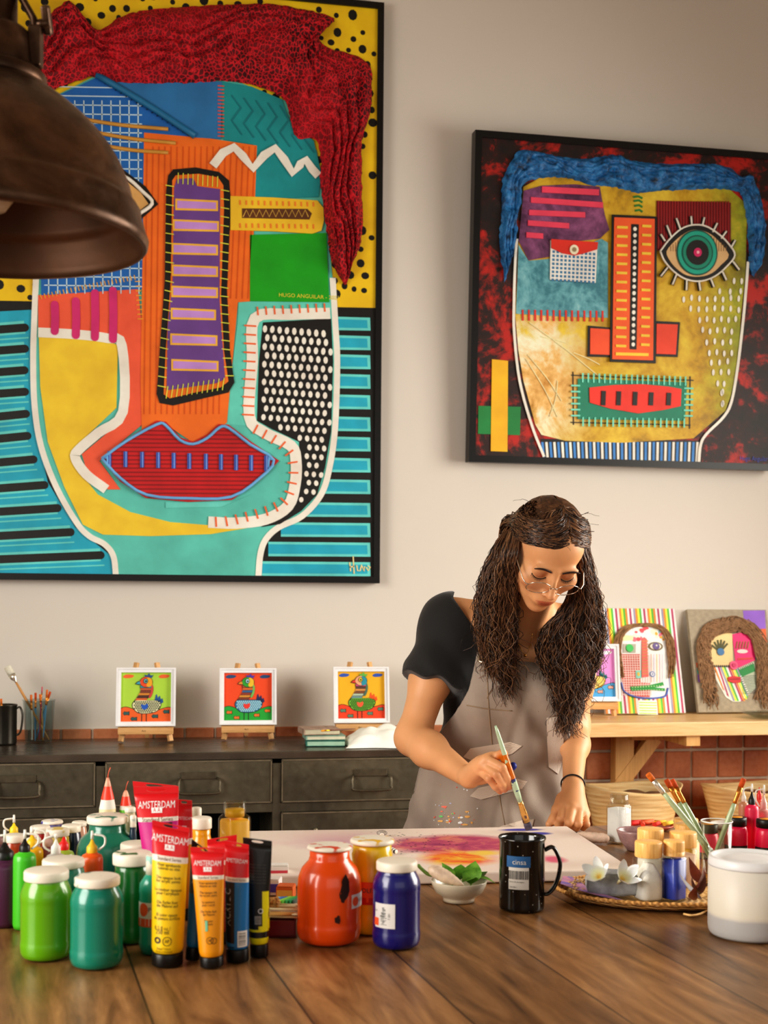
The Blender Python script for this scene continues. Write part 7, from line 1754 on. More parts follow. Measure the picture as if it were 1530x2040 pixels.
# ---- joints
J = {k: V3(W(*v)) for k, v in dict(neck=(1046, 1232, 2.93), shR=(893, 1240, 2.95), elR=(822, 1470, 2.86), wrR=(934, 1549, 2.665), shL=(1150, 1252, 2.95), elL=(1147, 1450, 2.96), wrL=(1141, 1566, 2.775), chest=(1034, 1330, 2.955), waist=(992, 1490, 3.0), hip=(1000, 1640, 3.04)).items()}
BM = np.array([RN, FN, [0, 0, 1.0]])
def torso(Fd, grow=0.0, k=.05):
    g = grow
    Fd.ell(J['chest'] + np.array([0, 0, -.03]), (.145 + g, .090 + g, .17 + g), BM, k); Fd.ell(J['waist'], (.124 + g, .084 + g, .17 + g), BM, k); Fd.ell(J['hip'], (.155 + g, .105 + g, .15 + g), BM, k)
    for s_ in (-1, 1): Fd.ell(J['chest'] + RN * .062 * s_ - FN * .062 + np.array([0, 0, -.045]), (.055 + g, .05 + g, .055 + g), BM, .04)
    Fd.cone(J['shR'] + np.array([0, 0, .0]), J['shL'], .048 + g, .048 + g, .04); Fd.cone(J['neck'] + np.array([0, 0, -.01]) + FN * .03, J['shR'] + RN * .04, .05 + g, .042 + g, .03); Fd.cone(J['neck'] + FN * .03, J['shL'] - RN * .04, .05 + g, .042 + g, .03)
ax = lambda lo, hi, d: list(np.arange(lo, hi, d))
cR, cF = V3(W(985, 1400, 2.85)), None
def rng3(pts, pad): P = np.array(pts); return P.min(0) - pad, P.max(0) + pad
lo, hi = rng3(list(J.values()) + [HC, V3(W(1110, 1650, 2.69)), V3(W(1020, 1570, 2.57))], .13)
B = Field(ax(lo[0], hi[0], .0026), ax(lo[1], hi[1], .0026), ax(.0, .76, .009) + ax(.76, HC[2] + .16, .0023))
torso(B)
# legs and feet (behind the table)
for s_ in (-1, 1):
    h_ = J['hip'] + RN * .085 * s_ + np.array([0, 0, -.03]); kn = np.array([*(h_[:2] + FN[:2] * .0 + RN[:2] * .01 * s_), .47]); an = np.array([*(kn[:2] + FN[:2] * .03), .085])
    B.chain([h_, kn, an], [.085, .055, .04], .03); B.cone(an + np.array([0, 0, -.045]), an - FN * .13 + np.array([0, 0, -.052]), .036, .030, .03)
# neck
B.cone(H(0, -.06, -.035), J['neck'] + np.array([0, 0, .0]) + FN * .005, .052, .056, .03)
B.cone(H(.012, -.05, -.01), J['neck'] - FN * .045 + RN * .015 + np.array([0, 0, -.03]), .022, .014, .03)
B.cone(H(-.02, -.05, -.01), J['neck'] - FN * .045 - RN * .02 + np.array([0, 0, -.03]), .02, .013, .03)
for s_ in (-1, 1): B.cone(J['neck'] - FN * .048 + RN * .015 * s_ + np.array([0, 0, -.04]), J['neck'] - FN * .03 + RN * .12 * s_ + np.array([0, 0, -.012]), .011, .012, .02)
# arms
def arm(sh, el, wr, rs):
    m = el + (wr - el) * .3; B.chain([sh, sh + (el - sh) * .5, el], [rs[0], rs[1], rs[2]], .03); B.chain([el, m, wr], [rs[2], rs[3], rs[4]], .03)
arm(J['shR'], J['elR'], J['wrR'], [.050, .042, .034, .035, .0215]); arm(J['shL'], J['elL'], J['wrL'], [.047, .036, .027, .028, .0205])
# hands
p3 = lambda *q: V3(W(*q))
def hand(wr, mcps, fingers, thumb, rad, palm_n):
    for m in mcps: B.cone(wr + (m - wr) * .12, m, .017, .0118, .012)
    pc_ = sum(mcps) / 4 * .62 + wr * .38 + palm_n * .006; B.cone(pc_, sum(mcps) / 4 * .85 + wr * .15 + palm_n * .006, .018, .017, .012)
    for f, r_ in zip(fingers, rad): B.chain(f, [r_ * 1.12, r_ * 1.0, r_ * .92, r_ * .80][:len(f)], .0035)
    B.chain(thumb, [.0150, .0112, .0096, .0078], .006)
RH_m = [p3(981, 1509, 2.603), p3(969, 1513, 2.593), p3(960, 1523, 2.596), p3(954, 1534, 2.607)]
RH_f = [[RH_m[0], p3(1002, 1501, 2.588), p3(1008, 1519, 2.590), p3(1016, 1538, 2.592)], [RH_m[1], p3(1000, 1529, 2.569), p3(1010, 1550, 2.578), p3(1015, 1567, 2.590)], [RH_m[2], p3(988, 1542, 2.568), p3(1000, 1561, 2.577), p3(1005, 1573, 2.592)], [RH_m[3], p3(973, 1551, 2.578), p3(986, 1567, 2.587), p3(996, 1577, 2.600)]]
RH_t = [p3(958, 1549, 2.648), p3(984, 1546, 2.632), p3(1007, 1536, 2.618), p3(1022, 1526, 2.612)]
hand(J['wrR'], RH_m, RH_f, RH_t, [.0086, .0088, .0084, .0074], FN)
LH_m = [p3(1124, 1606, 2.725), p3(1140, 1608, 2.717), p3(1154, 1614, 2.720), p3(1165, 1622, 2.730)]
LH_f = [[LH_m[0], p3(1117, 1631, 2.700), p3(1113, 1643, 2.708), p3(1115, 1648, 2.726)], [LH_m[1], p3(1134, 1638, 2.688), p3(1132, 1648.0, 2.700), p3(1134, 1649, 2.722)], [LH_m[2], p3(1152, 1641, 2.690), p3(1148, 1648.5, 2.703), p3(1148, 1648, 2.726)], [LH_m[3], p3(1168, 1642, 2.702), p3(1162, 1648, 2.714), p3(1159, 1646, 2.734)]]
LH_t = [p3(1121, 1592, 2.765), p3(1110, 1614, 2.742), p3(1103, 1632, 2.728), p3(1094, 1642, 2.722)]
hand(J['wrL'], LH_m, LH_f, LH_t, [.0088, .0090, .0086, .0076], FN * .8 + np.array([0, 0, -.5]))
# head
def hell(c, r, k=.01, mode='add'): B.ell(H(*c), np.array(r) * HS, HM, k, mode)
hell((0, .034, -.014), (.069, .066, .084), .01); hell((0, -.025, .022), (.056, .080, .066), .03); hell((0, -.060, .036), (.043, .050, .050), .02); hell((0, -.096, .064), (.019, .018, .017), .022)
hell((0, .046, .038), (.055, .042, .038), .02)
for s_ in (-1, 1):
    hell((s_ * .040, -.020, .062), (.022, .018, .020), .025); hell((s_ * .050, -.055, .015), (.018, .035, .03), .02)
    hell((s_ * .0315, .008, .089), (.0165, .0105, .0095), .012, 'sub'); hell((s_ * .0305, .006, .0715), (.0150, .0120, .0125), .004)
    hell((s_ * .030, .0235, .0780), (.019, .0050, .0060), .014); hell((s_ * .072, -.008, -.012), (.007, .028, .017), .008)
B.cone(H(0, .016, .083), H(0, -.028, .106), .0056 * HS, .0072 * HS, .012); hell((0, -.0305, .1055), (.0080, .0072, .0085), .006)
for s_ in (-1, 1): hell((s_ * .0105, -.0345, .0930), (.0060, .0058, .0090), .006); B.cone(H(s_ * .006, -.0395, .098), H(s_ * .0065, -.036, .1), .0026, .002, .003, 'sub')
hell((0, -.0600, .0840), (.024, .015, .013), .014)

for s_ in (-1, 1): B.cone(H(s_ * .0215, -.0600, .0815), H(s_ * .004, -.0590, .0905), .0017, .0036, .003); B.cone(H(s_ * .0205, -.0610, .0815), H(s_ * .004, -.0668, .0890), .0016, .0042, .003)
BV, BQ = B.mesh()
# vertex colour: skin with flush, lips, nails, paint stain
hl = (BV - HC) @ HM.T / HS
lc = lambda h: np.array(lin(h, 1.0)[:3])
C_ = np.tile(lc('#e2a878'), (len(BV), 1))
def tint(mask, col): global C_; C_ = C_ * (1 - mask[:, None]) + lc(col) * mask[:, None]
def soft(c, r, sh=1.0): return np.clip((1 - np.sqrt((((hl - np.array(c)) / np.array(r)) ** 2).sum(1))) / sh, 0, 1)
tint(np.maximum(soft((.042, -.028, .07), (.03, .025, .04)), soft((-.042, -.028, .07), (.03, .025, .04))) * .45, '#c4653f'); tint(soft((0, -.03, .105), (.018, .016, .02)) * .35, '#c4653f')
tint(np.maximum(soft((.031, .006, .08), (.018, .012, .02), .5), soft((-.031, .006, .08), (.018, .012, .02), .5)) * .55, '#a85c38')
tint(np.maximum(soft((0, -.0592, .092), (.0225, .0050, .016), .3), soft((0, -.0664, .091), (.0190, .0062, .016), .3)) * .8, '#b8523f')
tint(soft((0, -.0625, .092), (.021, .0011, .02), .5) * .7, '#5a1f18')
def near(p, r): return np.clip((1 - np.linalg.norm(BV - p, axis=1) / r) * 2.5, 0, 1)
for f in RH_f + LH_f: tint(near(f[-1], .013) * .35, '#c4603f'); tint(near(f[1], .012) * .25, '#b4603c')
tint(near((RH_f[0][1] + RH_f[0][2]) / 2, .019), '#d0700a'); tint(near(RH_f[0][3], .017) * .95, '#cc680a'); tint(near(RH_t[3], .0145), '#1c2a8c')
C4 = np.concatenate([C_, np.ones((len(BV), 1))], 1)
def skin_mat():
    n = NT('skin'); a = n.n('ShaderNodeVertexColor'); a.layer_name = 'Col'; v = n.coord((1, 1, 1)); nz = n.noise(v, 90, 4); b = n.noise(v, 18, 3)
    c = n.mix(1.0, a.outputs[0], n.ramp(b.outputs[0], [(.3, (.94, .92, .90, 1)), (.7, (1.05, 1.04, 1.04, 1))]), 'MULTIPLY')
    n.bsdf(c, .46, Subsurface_Weight=.12, Specular_IOR_Level=.4); n.b.inputs['Subsurface Radius'].default_value = (.010, .004, .002); n.bump(nz.outputs[0], .06, .001); return n.m
basep = Vector((J['hip'][0], J['hip'][1], 0))
WOM = thing('person', 'woman with long wavy dark hair and glasses, in a black top and grey apron, painting', 'person', (0, 0, 0))
np_mesh('body', BV, BQ, [skin_mat()], WOM, C4); del B
# brows, lashes, nails
def hv(x, y, z): return Vector(H(x, y, z))
from mathutils.bvhtree import BVHTree
SKT = BVHTree.FromPolygons([tuple(p) for p in BV], [tuple(int(i) for i in q) for q in BQ])
def fp(x, y, lift=.0006):
    h = SKT.ray_cast(hv(x, y, .2), -hz); return (h[0] + hz * lift) if h[0] is not None else hv(x, y, .08)
DK = pm('#2a1911', .6, 0, .1)
for s_ in (-1, 1):
    bx3 = [.0125, .018, .024, .030, .036]; hz3 = [(np.array(fp(s_ * x, .0235)) - HC) @ HM[2] / HS for x in bx3]; cf_ = np.polyfit(bx3, hz3, 2); mb = MB(); n_ = 30; P_ = []
    for k in range(n_ + 1):
        x = .0120 + .0385 * k / n_; y = .0195 + .0072 * math.sin(min(1, k / n_ * 1.05) * 2.5); z = np.polyval(cf_, x); zs_ = (np.array(fp(s_ * x, y)) - HC) @ HM[2] / HS; P_.append(hv(s_ * x, y, max(z, zs_) + .0012))
    mb.tube(P_, [.0008 + .0018 * math.sin(math.pi * min(1, (k + 4) / (n_ + 5))) ** .7 for k in range(n_ + 1)], 8, 0, flat=.55, ref=hz); mb.build('eyebrow', DK, WOM)
for s_ in (-1, 1):
    mb = MB(); mb.tube(catmull([fp(s_ * .0165, .0005), fp(s_ * .022, -.0036), fp(s_ * .031, -.0054), fp(s_ * .040, -.0036), fp(s_ * .0465, .0006)], 5), [.0004] + [.0009] * 19 + [.0006], 6, 0)
    for k in range(13):
        q = k / 12; x = s_ * (.017 + .029 * q); z = .0808 + .004 * math.sin(q * math.pi) - .004 * q; y = .0002 - .0050 * math.sin(q * math.pi); e_ = fp(x, y); mb.tube([e_, e_ + hx * s_ * .001 - hy * .0025 + hz * .0025, e_ + hx * s_ * .002 * (q + .2) - hy * .004 + hz * .005], [.0005, .0004, .0002], 4, 0)
    mb.build('eyelash', DK, WOM)
# ---- clothes
def shirt():
    lo, hi = rng3([J['shR'], J['shL'], J['chest'], J['waist'], J['elR'], J['neck']], .13); lo[2] = 1.34 - .50
    G = Field(ax(lo[0], hi[0], .0042), ax(lo[1], hi[1], .0042), ax(lo[2], hi[2], .0042)); torso(G, .012)
    e = J['shR'] + (J['elR'] - J['shR']) * .62; G.cone(J['shR'] + RN * .01, e, .058, .070, .04); e2 = J['shL'] + (J['elL'] - J['shL']) * .45; G.cone(J['shL'], e2, .046, .046, .04)
    b = (slice(None),) * 3; X, Y, Z = G.pts(b)
    u = X * RN[0] + Y * RN[1]; fw = X * FN[0] + Y * FN[1]
    # folds
    fold = .0035 * np.sin((u * 1.0 + Z * .55) * 85 + 2.2 * np.sin(Z * 22)) + .003 * np.sin(Z * 60 + u * 40 + np.sin(fw * 30) * 2); G.D += fold.astype(np.float32) * np.clip((1.30 - Z) * 8, .15, 1)
    d = (J['elR'] - J['shR']); d /= np.linalg.norm(d); t = (X - J['shR'][0]) * d[0] + (Y - J['shR'][1]) * d[1] + (Z - J['shR'][2]) * d[2]
    rad = np.sqrt((X - J['shR'][0] - t * d[0]) ** 2 + (Y - J['shR'][1] - t * d[1]) ** 2 + (Z - J['shR'][2] - t * d[2]) ** 2)
    left = u < (J['shR'] @ RN) + .03
    cutR = np.where(left & (rad < .12), t - .150 - .006 * np.sin(u * 90), -9)
    d2 = (J['elL'] - J['shL']); d2 /= np.linalg.norm(d2); t2 = (X - J['shL'][0]) * d2[0] + (Y - J['shL'][1]) * d2[1] + (Z - J['shL'][2]) * d2[2]; cutL = np.where(u > (J['shL'] @ RN) + .02, t2 - .06, -9)
    P2 = lambda px, py: (V3(W(px, py, 2.92)) @ RN, W(px, py, 2.92).z)
    nl = [P2(*q) for q in ((902, 1190), (925, 1225), (950, 1262), (972, 1295), (1002, 1322), (1048, 1330), (1090, 1318), (1130, 1282), (1185, 1232), (1200, 1180), (1150, 1080), (950, 1080))]
    neckcut = -poly_sdf(u, Z, nl); neckcut = np.where(fw > (J['neck'] @ FN) + .055, np.maximum(Z - J['neck'][2] - .0, -9), neckcut)
    bot = (1.34 - .46) - Z
    T_ = Field(G.xs, G.ys, G.zs); torso(T_, .012); T_.D += fold.astype(np.float32) * .8
    G.D = np.maximum(G.D, np.maximum(cutR, cutL).astype(np.float32)); inner_ = np.maximum(T_.D, (np.where(left, (J['shR'] @ RN) - .012 - u, -9)).astype(np.float32)); G.D = np.minimum(G.D, inner_)
    for c in (neckcut, bot): G.D = np.maximum(G.D, c.astype(np.float32))
    V, Q = G.mesh(); n = NT('black_cotton'); v = n.coord((1, 1, 1)); f = n.noise(v, 420, 2); n.bsdf(lin('#131211', 1.1), .8, Sheen_Weight=.25); n.bump(f.outputs[0], .25, .001)
    np_mesh('black_top', V, Q, [n.m], WOM)
shirt()
def apron():
    lo, hi = rng3([J['chest'] + np.array([0, 0, .12]), J['hip'] - RN * .1, J['hip'] + RN * .12], .165); lo[2] = .42
    G = Field(ax(lo[0], hi[0], .0036), ax(lo[1], hi[1], .0036), ax(.42, .84, .008) + ax(.84, hi[2], .0036)); torso(G, .0235)
    h = J['hip']; a = h + np.array([0, 0, .16]) - RN * .01
    # skirt: flared cone below the waist
    b = (slice(None),) * 3; X, Y, Z = G.pts(b); u = X * RN[0] + Y * RN[1]; fw = X * FN[0] + Y * FN[1]
    q = np.clip((1.10 - Z) / .55, 0, 1); cu = (J['waist'] @ RN) + (-.012) * q - .01; cf = (J['waist'] @ FN) + .02 * q
    ru = .137 + .075 * q ** .8; rf = .098 + .04 * q; e = np.sqrt(((u - cu) / ru) ** 2 + ((fw - cf) / rf) ** 2); d = (e - 1) * np.minimum(ru, rf); d = np.maximum(d, Z - 1.10)
    k = .05; hh = np.maximum(k - np.abs(G.D - d), 0) / k; S = np.minimum(G.D, d) - hh * hh * k * .25
    S = S + .0055 * np.sin(u * 62 + 1.6 * np.sin(Z * 11)) * np.clip((1.25 - Z) * 4, 0, 1) + .0034 * np.sin(Z * 48 + u * 55 + 2 * np.sin(u * 20))
    S += .006 * np.exp(-((u - (cu + .035 + (Z - 1.05) * .15)) / .012) ** 2) * np.clip((1.2 - Z) * 5, 0, 1)
    P2 = lambda px, py: (V3(W(px, py, 2.88)) @ RN, W(px, py, 2.88).z)
    out = [P2(*q) for q in ((950, 1296), (962, 1301), (1000, 1312), (1062, 1318), (1084, 1308), (1098, 1340), (1124, 1420), (1146, 1500), (1158, 1640))]
    zl = .46; out += [((J['hip'] @ RN) + .20, zl), ((J['hip'] @ RN) - .25, zl)] + [P2(*q) for q in ((800, 1660), (826, 1600), (838, 1550), (868, 1478), (905, 1425), (932, 1370), (944, 1320))]
    S2 = np.maximum(np.abs(S) - .0052, poly_sdf(u, Z, out)); S2 = np.maximum(S2, fw - (J['waist'] @ FN) - .03); S2 = np.maximum(S2, zl - Z)
    V, Q = G.mesh(S2.astype(np.float32))
    n = NT('apron_canvas'); v = n.coord((1, 1, 1)); w = n.noise(v, 350, 2); bg_ = n.noise(v, 6, 4)
    c = n.ramp(bg_.outputs[0], [(.3, lin('#83766b', 1.2)), (.7, lin('#9f9183', 1.2))])
    n.bsdf(c, .75, Sheen_Weight=.1); n.bump(w.outputs[0], .3, .001)
    ap = np_mesh('apron', V, Q, [n.m], WOM)
    from mathutils.bvhtree import BVHTree
    return ap, BVHTree.FromPolygons([tuple(p) for p in V], [tuple(int(i) for i in q) for q in Q])
AP, APT = apron()
def drape(pts, lift, m, name, parent, th=.0014, sub=7):
    """flat piece of cloth laid on the apron: outline px points, meshed as a fan grid projected onto the cloth"""
    q = [(x, y) for x, y in pts]; cx_ = sum(x for x, _ in q) / len(q); cy_ = sum(y for _, y in q) / len(q); ed = []
    for i in range(len(q)):
        a, b = q[i], q[(i + 1) % len(q)]
        for k in range(4): ed.append((a[0] + (b[0] - a[0]) * k / 4, a[1] + (b[1] - a[1]) * k / 4))
    n = len(ed); V = []; 
    def hit(x, y, l):
        r = ray(x, y).normalized(); h = APT.ray_cast(CAM, r)
        return (h[0] - r * l) if h[0] is not None else W(x, y, 2.84)
    for s_ in range(sub + 1):
        t = s_ / sub
        for x, y in ed: V.append(hit(cx_ + (x - cx_) * t, cy_ + (y - cy_) * t, lift))
    for x, y in ed: V.append(hit(x, y, lift - th - .001))
    Fc = [(s_ * n + i, (s_ + 1) * n + i, (s_ + 1) * n + (i + 1) % n, s_ * n + (i + 1) % n) for s_ in range(sub + 1) for i in range(n)]
    mb = MB(); mb.add(V, Fc, 0, False); return mb.build(name, m, parent)
APL = pm('#c4b5a4', .75, 0, .1, 8, .2, 350, gain=1.2); APD = pm('#8f7a62', .75, 0, .1, 8, .2, 350, gain=1.2)
for P_ in ([(923, 1508), (937, 1491), (1017, 1478), (1040, 1486), (1020, 1502), (944, 1517)], [(936, 1586), (952, 1570), (1032, 1551), (1051, 1556), (1040, 1572), (958, 1593)], [(985, 1650), (1040, 1634), (1064, 1632), (1058, 1655), (985, 1662)]): drape(P_, .003, APL, 'cloth_patch', AP)
drape([(1089, 1430), (1124, 1426), (1122, 1512), (1112, 1542), (1093, 1528), (1090, 1480)], .003, pm('#cfc5b8', .75, 0, .06, 8, .2, 350, gain=1.2), 'cloth_patch', AP)
def seam(pts, name='stitched_seam'):
    mb = MB(); P = []
    for q in catmull([(x, y, 0) for x, y in pts], 6):
        r = ray(q.x, q.y).normalized(); h = APT.ray_cast(CAM, r)
        if h[0] is not None: P.append(h[0] - r * .0004)
    mb.tube(P, .0013, 6, 0); mb.build(name, APD, AP)
seam(((970, 1322), (973, 1400), (980, 1480), (992, 1570), (1006, 1645))); seam(((930, 1405), (970, 1412), (1020, 1416)))
rg = random.Random(77); SPC = [pm(c, .5) for c in ('#d8573a', '#c23a2a', '#5fae5a', '#e8e0d8', '#d8a05a', '#9a9ab0')]
mb = MB()
for k in range(52):
    x, y = rg.gauss(897, 17), rg.gauss(1632, 13)
    if k > 30: x, y = rg.uniform(860, 960), rg.uniform(1560, 1640)
    if y > 1655: continue
    r_ = rg.uniform(.7, 2.6) if k < 26 else rg.uniform(.5, 1.6); V = []
    st_ = rg.uniform(1, 3.2) if k < 18 else 1
    rr = ray(x, y).normalized(); h_ = APT.ray_cast(CAM, rr)
    if h_[0] is None: continue
    for j in range(10):
        a = j * .628; r2 = ray(x + r_ * st_ * math.cos(a) * rg.uniform(.7, 1.2), y + r_ * math.sin(a) * rg.uniform(.7, 1.2)).normalized(); g = APT.ray_cast(CAM, r2)
        V.append((g[0] if g[0] is not None else h_[0]) - r2 * .0012)
    mb.add([h_[0] - rr * .0013] + V, [(0, 1 + j, 1 + (j + 1) % 10) for j in range(10)], rg.choice([0, 0, 1, 2, 3, 3, 4, 5]) if k < 41 else rg.choice([2, 3, 3, 4]))
bmA = bmesh.new(); bmA.from_mesh(AP.data)     # dried paint is part of the cloth
for m_ in SPC: AP.data.materials.append(m_)
vv_ = [bmA.verts.new(v) for v in mb.v]
for f_, k_ in zip(mb.f, mb.mi):
    g_ = bmA.faces.new([vv_[i] for i in f_]); g_.material_index = 1 + k_
bmA.to_mesh(AP.data); bmA.free()
mb = MB(); g_ = APT.ray_cast(CAM, ray(963, 1313).normalized()); gp = g_[0] if g_[0] is not None else W(963, 1313, 2.85)
nrm_ = -FW; rot_ = (g_[1] if g_[1] is not None else nrm_)
if rot_.dot(FW) > 0: rot_ = -rot_
qq = rot_.to_track_quat('Z', 'Y').to_matrix(); RR = [gp + rot_ * .003 + qq @ Vector((.0098 * math.cos(a), .0098 * math.sin(a), 0)) for a in [2 * math.pi * k / 24 for k in range(25)]]
mb.tube(RR, .0036, 10, 0); mb.build('grommet', pm('#c9b8a0', .25, .8), AP)
mb = MB(); mb.lathe([(0, 0), (.007, 0), (.007, .0004), (0, .0004)], 20, 0); o = mb.build('grommet_hole', pm('#1a1512', .8), AP); o.matrix_local = Matrix.Translation(gp + rot_ * .0025) @ qq.to_4x4()
mb = MB(); S_ = catmull([gp + rot_ * .002, Vector(J['chest']) + RT * -.085 + UP * .10 - FW * .085, Vector(J['neck']) - RT * .075 + UP * .0 + FW * .0, Vector(J['neck']) + FW * .075 + UP * .015, Vector(J['neck']) + RT * .075 + FW * .0, Vector(J['chest']) + RT * .065 + UP * .10 - FW * .09, W(1084, 1312, 2.855)], 7); mb.tube(S_, .011, 10, 0, flat=.18, ref=FW); mb.build('neck_strap', APD, WOM)
# ---- hair
HAIR = NT('dark_wavy_hair'); v_ = HAIR.coord((1, 1, 1)); a_ = HAIR.noise(v_, 75, 4, .7); hi_ = HAIR.n('ShaderNodeObjectInfo')
HAIR.bsdf(HAIR.ramp(a_.outputs[0], [(.3, lin('#24160e', 1.3)), (.5, lin('#452c1c', 1.3)), (.68, lin('#6a4830', 1.3))]), .34, Specular_IOR_Level=.6)
HM2 = [HAIR.m, pm('#5e402a', .34, 0, .25, 60), pm('#7d5a3c', .34, 0, .25, 60), pm('#20130c', .34, 0, .2, 60)]
hm = MB(); rg = random.Random(5)
def strand(pts, r0_, r1_, wave, wl, ph, seg=4, k=7):
    P = catmull(pts, k); n = len(P); out = []; L = 0
    for i, p in enumerate(P):
        if i: L += (P[i] - P[i - 1]).length
        t = i / (n - 1); am = wave * min(1, t * 2.2)
        out.append(p + RT * (am * math.sin(L / wl * 6.283 + ph)) + FW * (am * .7 * math.cos(L / wl * 6.283 + ph * 1.7)) + UP * (am * .25 * math.sin(L / wl * 9 + ph)))
    hm.tube(out, [r0_ + (r1_ - r0_) * (i / (n - 1)) ** 1.5 for i in range(n)], seg, rg.choice([0, 0, 0, 1, 1, 2, 3, 3]), caps=False)
def scalp(az, el_, off=.004):
    """point on the skull: az from the front towards image-right, el from the ear plane up; skull ellipsoid of the head frame"""
    x, y, z = .069 * math.sin(az) * math.cos(el_), .066 * math.sin(el_), .084 * math.cos(az) * math.cos(el_)
    n_ = Vector((x / .069 ** 2, y / .066 ** 2, z / .084 ** 2)).normalized(); return hv(x + n_.x * off, .034 + y + n_.y * off, -.014 + z + n_.z * off)
# cap behind the hairline so no skin shows between strands
mbv = []; nu, nv = 48, 26
def hairline(az):
    a = abs(az)
    if az < 0: return R(33) - a * R(10) if a < .8 else R(25) - (a - .8) * R(52) if a < 1.5 else R(-12) - (a - 1.5) * R(24)
    return R(33) - R(2) * a if a < .7 else R(31.6) - (a - .7) * R(52) if a < 1.5 else R(-10) - (a - 1.5) * R(24)
for i in range(nu + 1):
    az = -math.pi + 2 * math.pi * i / nu; e0 = hairline(az) + R(4.5)
    for j in range(nv + 1):
        e = e0 + (math.pi / 2 - e0) * j / nv; o_ = .002 + .005 * min(1, j / 5) + .0015 * mnoise.noise(Vector((az * 4, e * 5, 2))); mbv.append(scalp(az, e, o_))
hm.add(mbv, [(i * (nv + 1) + j, (i + 1) * (nv + 1) + j, (i + 1) * (nv + 1) + j + 1, i * (nv + 1) + j + 1) for i in range(nu) for j in range(nv)], 0, True)
# hair swept back over the skull from a parting
for k in range(1500):
    part = .20; side = -1 if rg.random() < .60 else 1; q0 = rg.random(); e0 = hairline(part) + R(1) + R(52) * q0 ** 1.2; az0 = part + side * rg.uniform(0, .10 + .5 * q0)
    az1 = side * rg.uniform(1.45, 2.1) + part * .5; e1 = hairline(az1) + R(4) + R(40) * (q0 * .8 + rg.random() * .2); P = []; lift = rg.uniform(.005, .010); rag_ = R(max(-5, rg.gauss(1.5, 4.5)))
    for q in range(7):
        t = q / 6; a = az0 + (az1 - az0) * t; e = e0 + (e1 - e0) * t; e = max(e, hairline(a) + rag_); P.append(scalp(a, e, lift + .004 * math.sin(t * math.pi) + .0015 * math.sin(q * 1.7 + k)))
    strand(P, rg.uniform(.0009, .0016), .0008, .0016, .03, rg.uniform(0, 6), 4, 4)
# crown top strands
for k in range(300):
    az = rg.uniform(-1.2, 1.4); P = [scalp(az * (1 + .25 * q), R(56) + q * R(15) - max(0, q - 2) * R(6), .007 + rg.uniform(0, .004)) for q in range(4)]; strand(P, .0015, .001, .0015, .04, rg.uniform(0, 6), 4, 4)
# gathered knot at the left back of the head
K0 = V3(W(1010, 1046, 2.80)); 
for k in range(200):
    a = rg.uniform(-2.2, -1.1); s0 = scalp(a, R(rg.uniform(10, 50)), .010); P = [s0, s0.lerp(Vector(K0), .5) + UP * rg.uniform(0, .004) - FW * .004, Vector(K0) + Vector((rg.gauss(0, .006), rg.gauss(0, .006), rg.gauss(0, .008))), W(1006 + rg.gauss(0, 5), 1086 + rg.uniform(-6, 12), 2.80)]; strand(P, .0014, .0012, .002, .04, rg.uniform(0, 6), 4, 4)
# long masses: guides as px, py, depth
def mass(guides, n, wave, rr, tail=(.72, 1.0), spread=1.0, wl=(.040, .075)):
    G = [[W(*q) for q in g] for g in guides]; m = len(G)
    for k in range(n):
        f = rg.random() * (m - 1); i = min(int(f), m - 2); f -= i; L = rg.uniform(*tail); dd = rg.gauss(0, .011) * spread; ox_ = rg.gauss(0, .004) * spread
        P = [a.lerp(b, f) + FW * dd * min(1, .3 + j * .3) + RT * ox_ * min(1, j * .4) for j, (a, b) in enumerate(zip(G[i], G[i + 1]))]
        n_ = len(P); keep = max(3, int(round(n_ * L))); P = P[:keep]
        P[-1] = P[-1] + RT * rg.gauss(0, .010) * spread + UP * rg.uniform(-.012, .02)
        strand(P, rg.uniform(rr[0], rr[1]), .0005, wave * rg.uniform(.6, 1.3), rg.uniform(*wl), rg.uniform(0, 6.28))
def core(guides, thick):
    G = [[W(*q) for q in g] for g in guides]; rings = []
    for j in range(len(G[0])):
        a, b = G[0][j], G[-1][j]; c = (a + b) / 2; h = (b - a) / 2 * .80; th = thick * (1 if j < len(G[0]) - 2 else .5); rings.append([c + h * math.cos(t) + FW * (th * math.sin(t) + .012) for t in [2 * math.pi * q / 16 for q in range(16)]])
    R2 = [catmull([r[q] for r in rings], 5) for q in range(16)]; hm.loft([[R2[q][i] for q in range(16)] for i in range(len(R2[0]))], 0)
left = [[(1012, 1046, 2.80), (985, 1092, 2.80), (960, 1160, 2.81), (952, 1230, 2.82), (958, 1290, 2.83), (975, 1345, 2.84), (988, 1395, 2.84)],
        [(1018, 1052, 2.78), (1002, 1100, 2.775), (986, 1160, 2.78), (980, 1230, 2.79), (986, 1300, 2.80), (1000, 1352, 2.81), (1008, 1400, 2.82)],
        [(1026, 1062, 2.76), (1020, 1105, 2.755), (1014, 1165, 2.76), (1010, 1235, 2.775), (1008, 1300, 2.795), (1012, 1340, 2.81), (1016, 1385, 2.82)],
        [(1032, 1075, 2.75), (1028, 1115, 2.75), (1026, 1170, 2.755), (1024, 1235, 2.77), (1022, 1290, 2.79), (1018, 1325, 2.81), (1016, 1360, 2.82)]]
core(left, .020); mass(left, 1150, .0042, (.0009, .0017), (.70, 1.0)); mass(left, 160, .0085, (.0005, .0009), (.7, 1.0), 1.9)
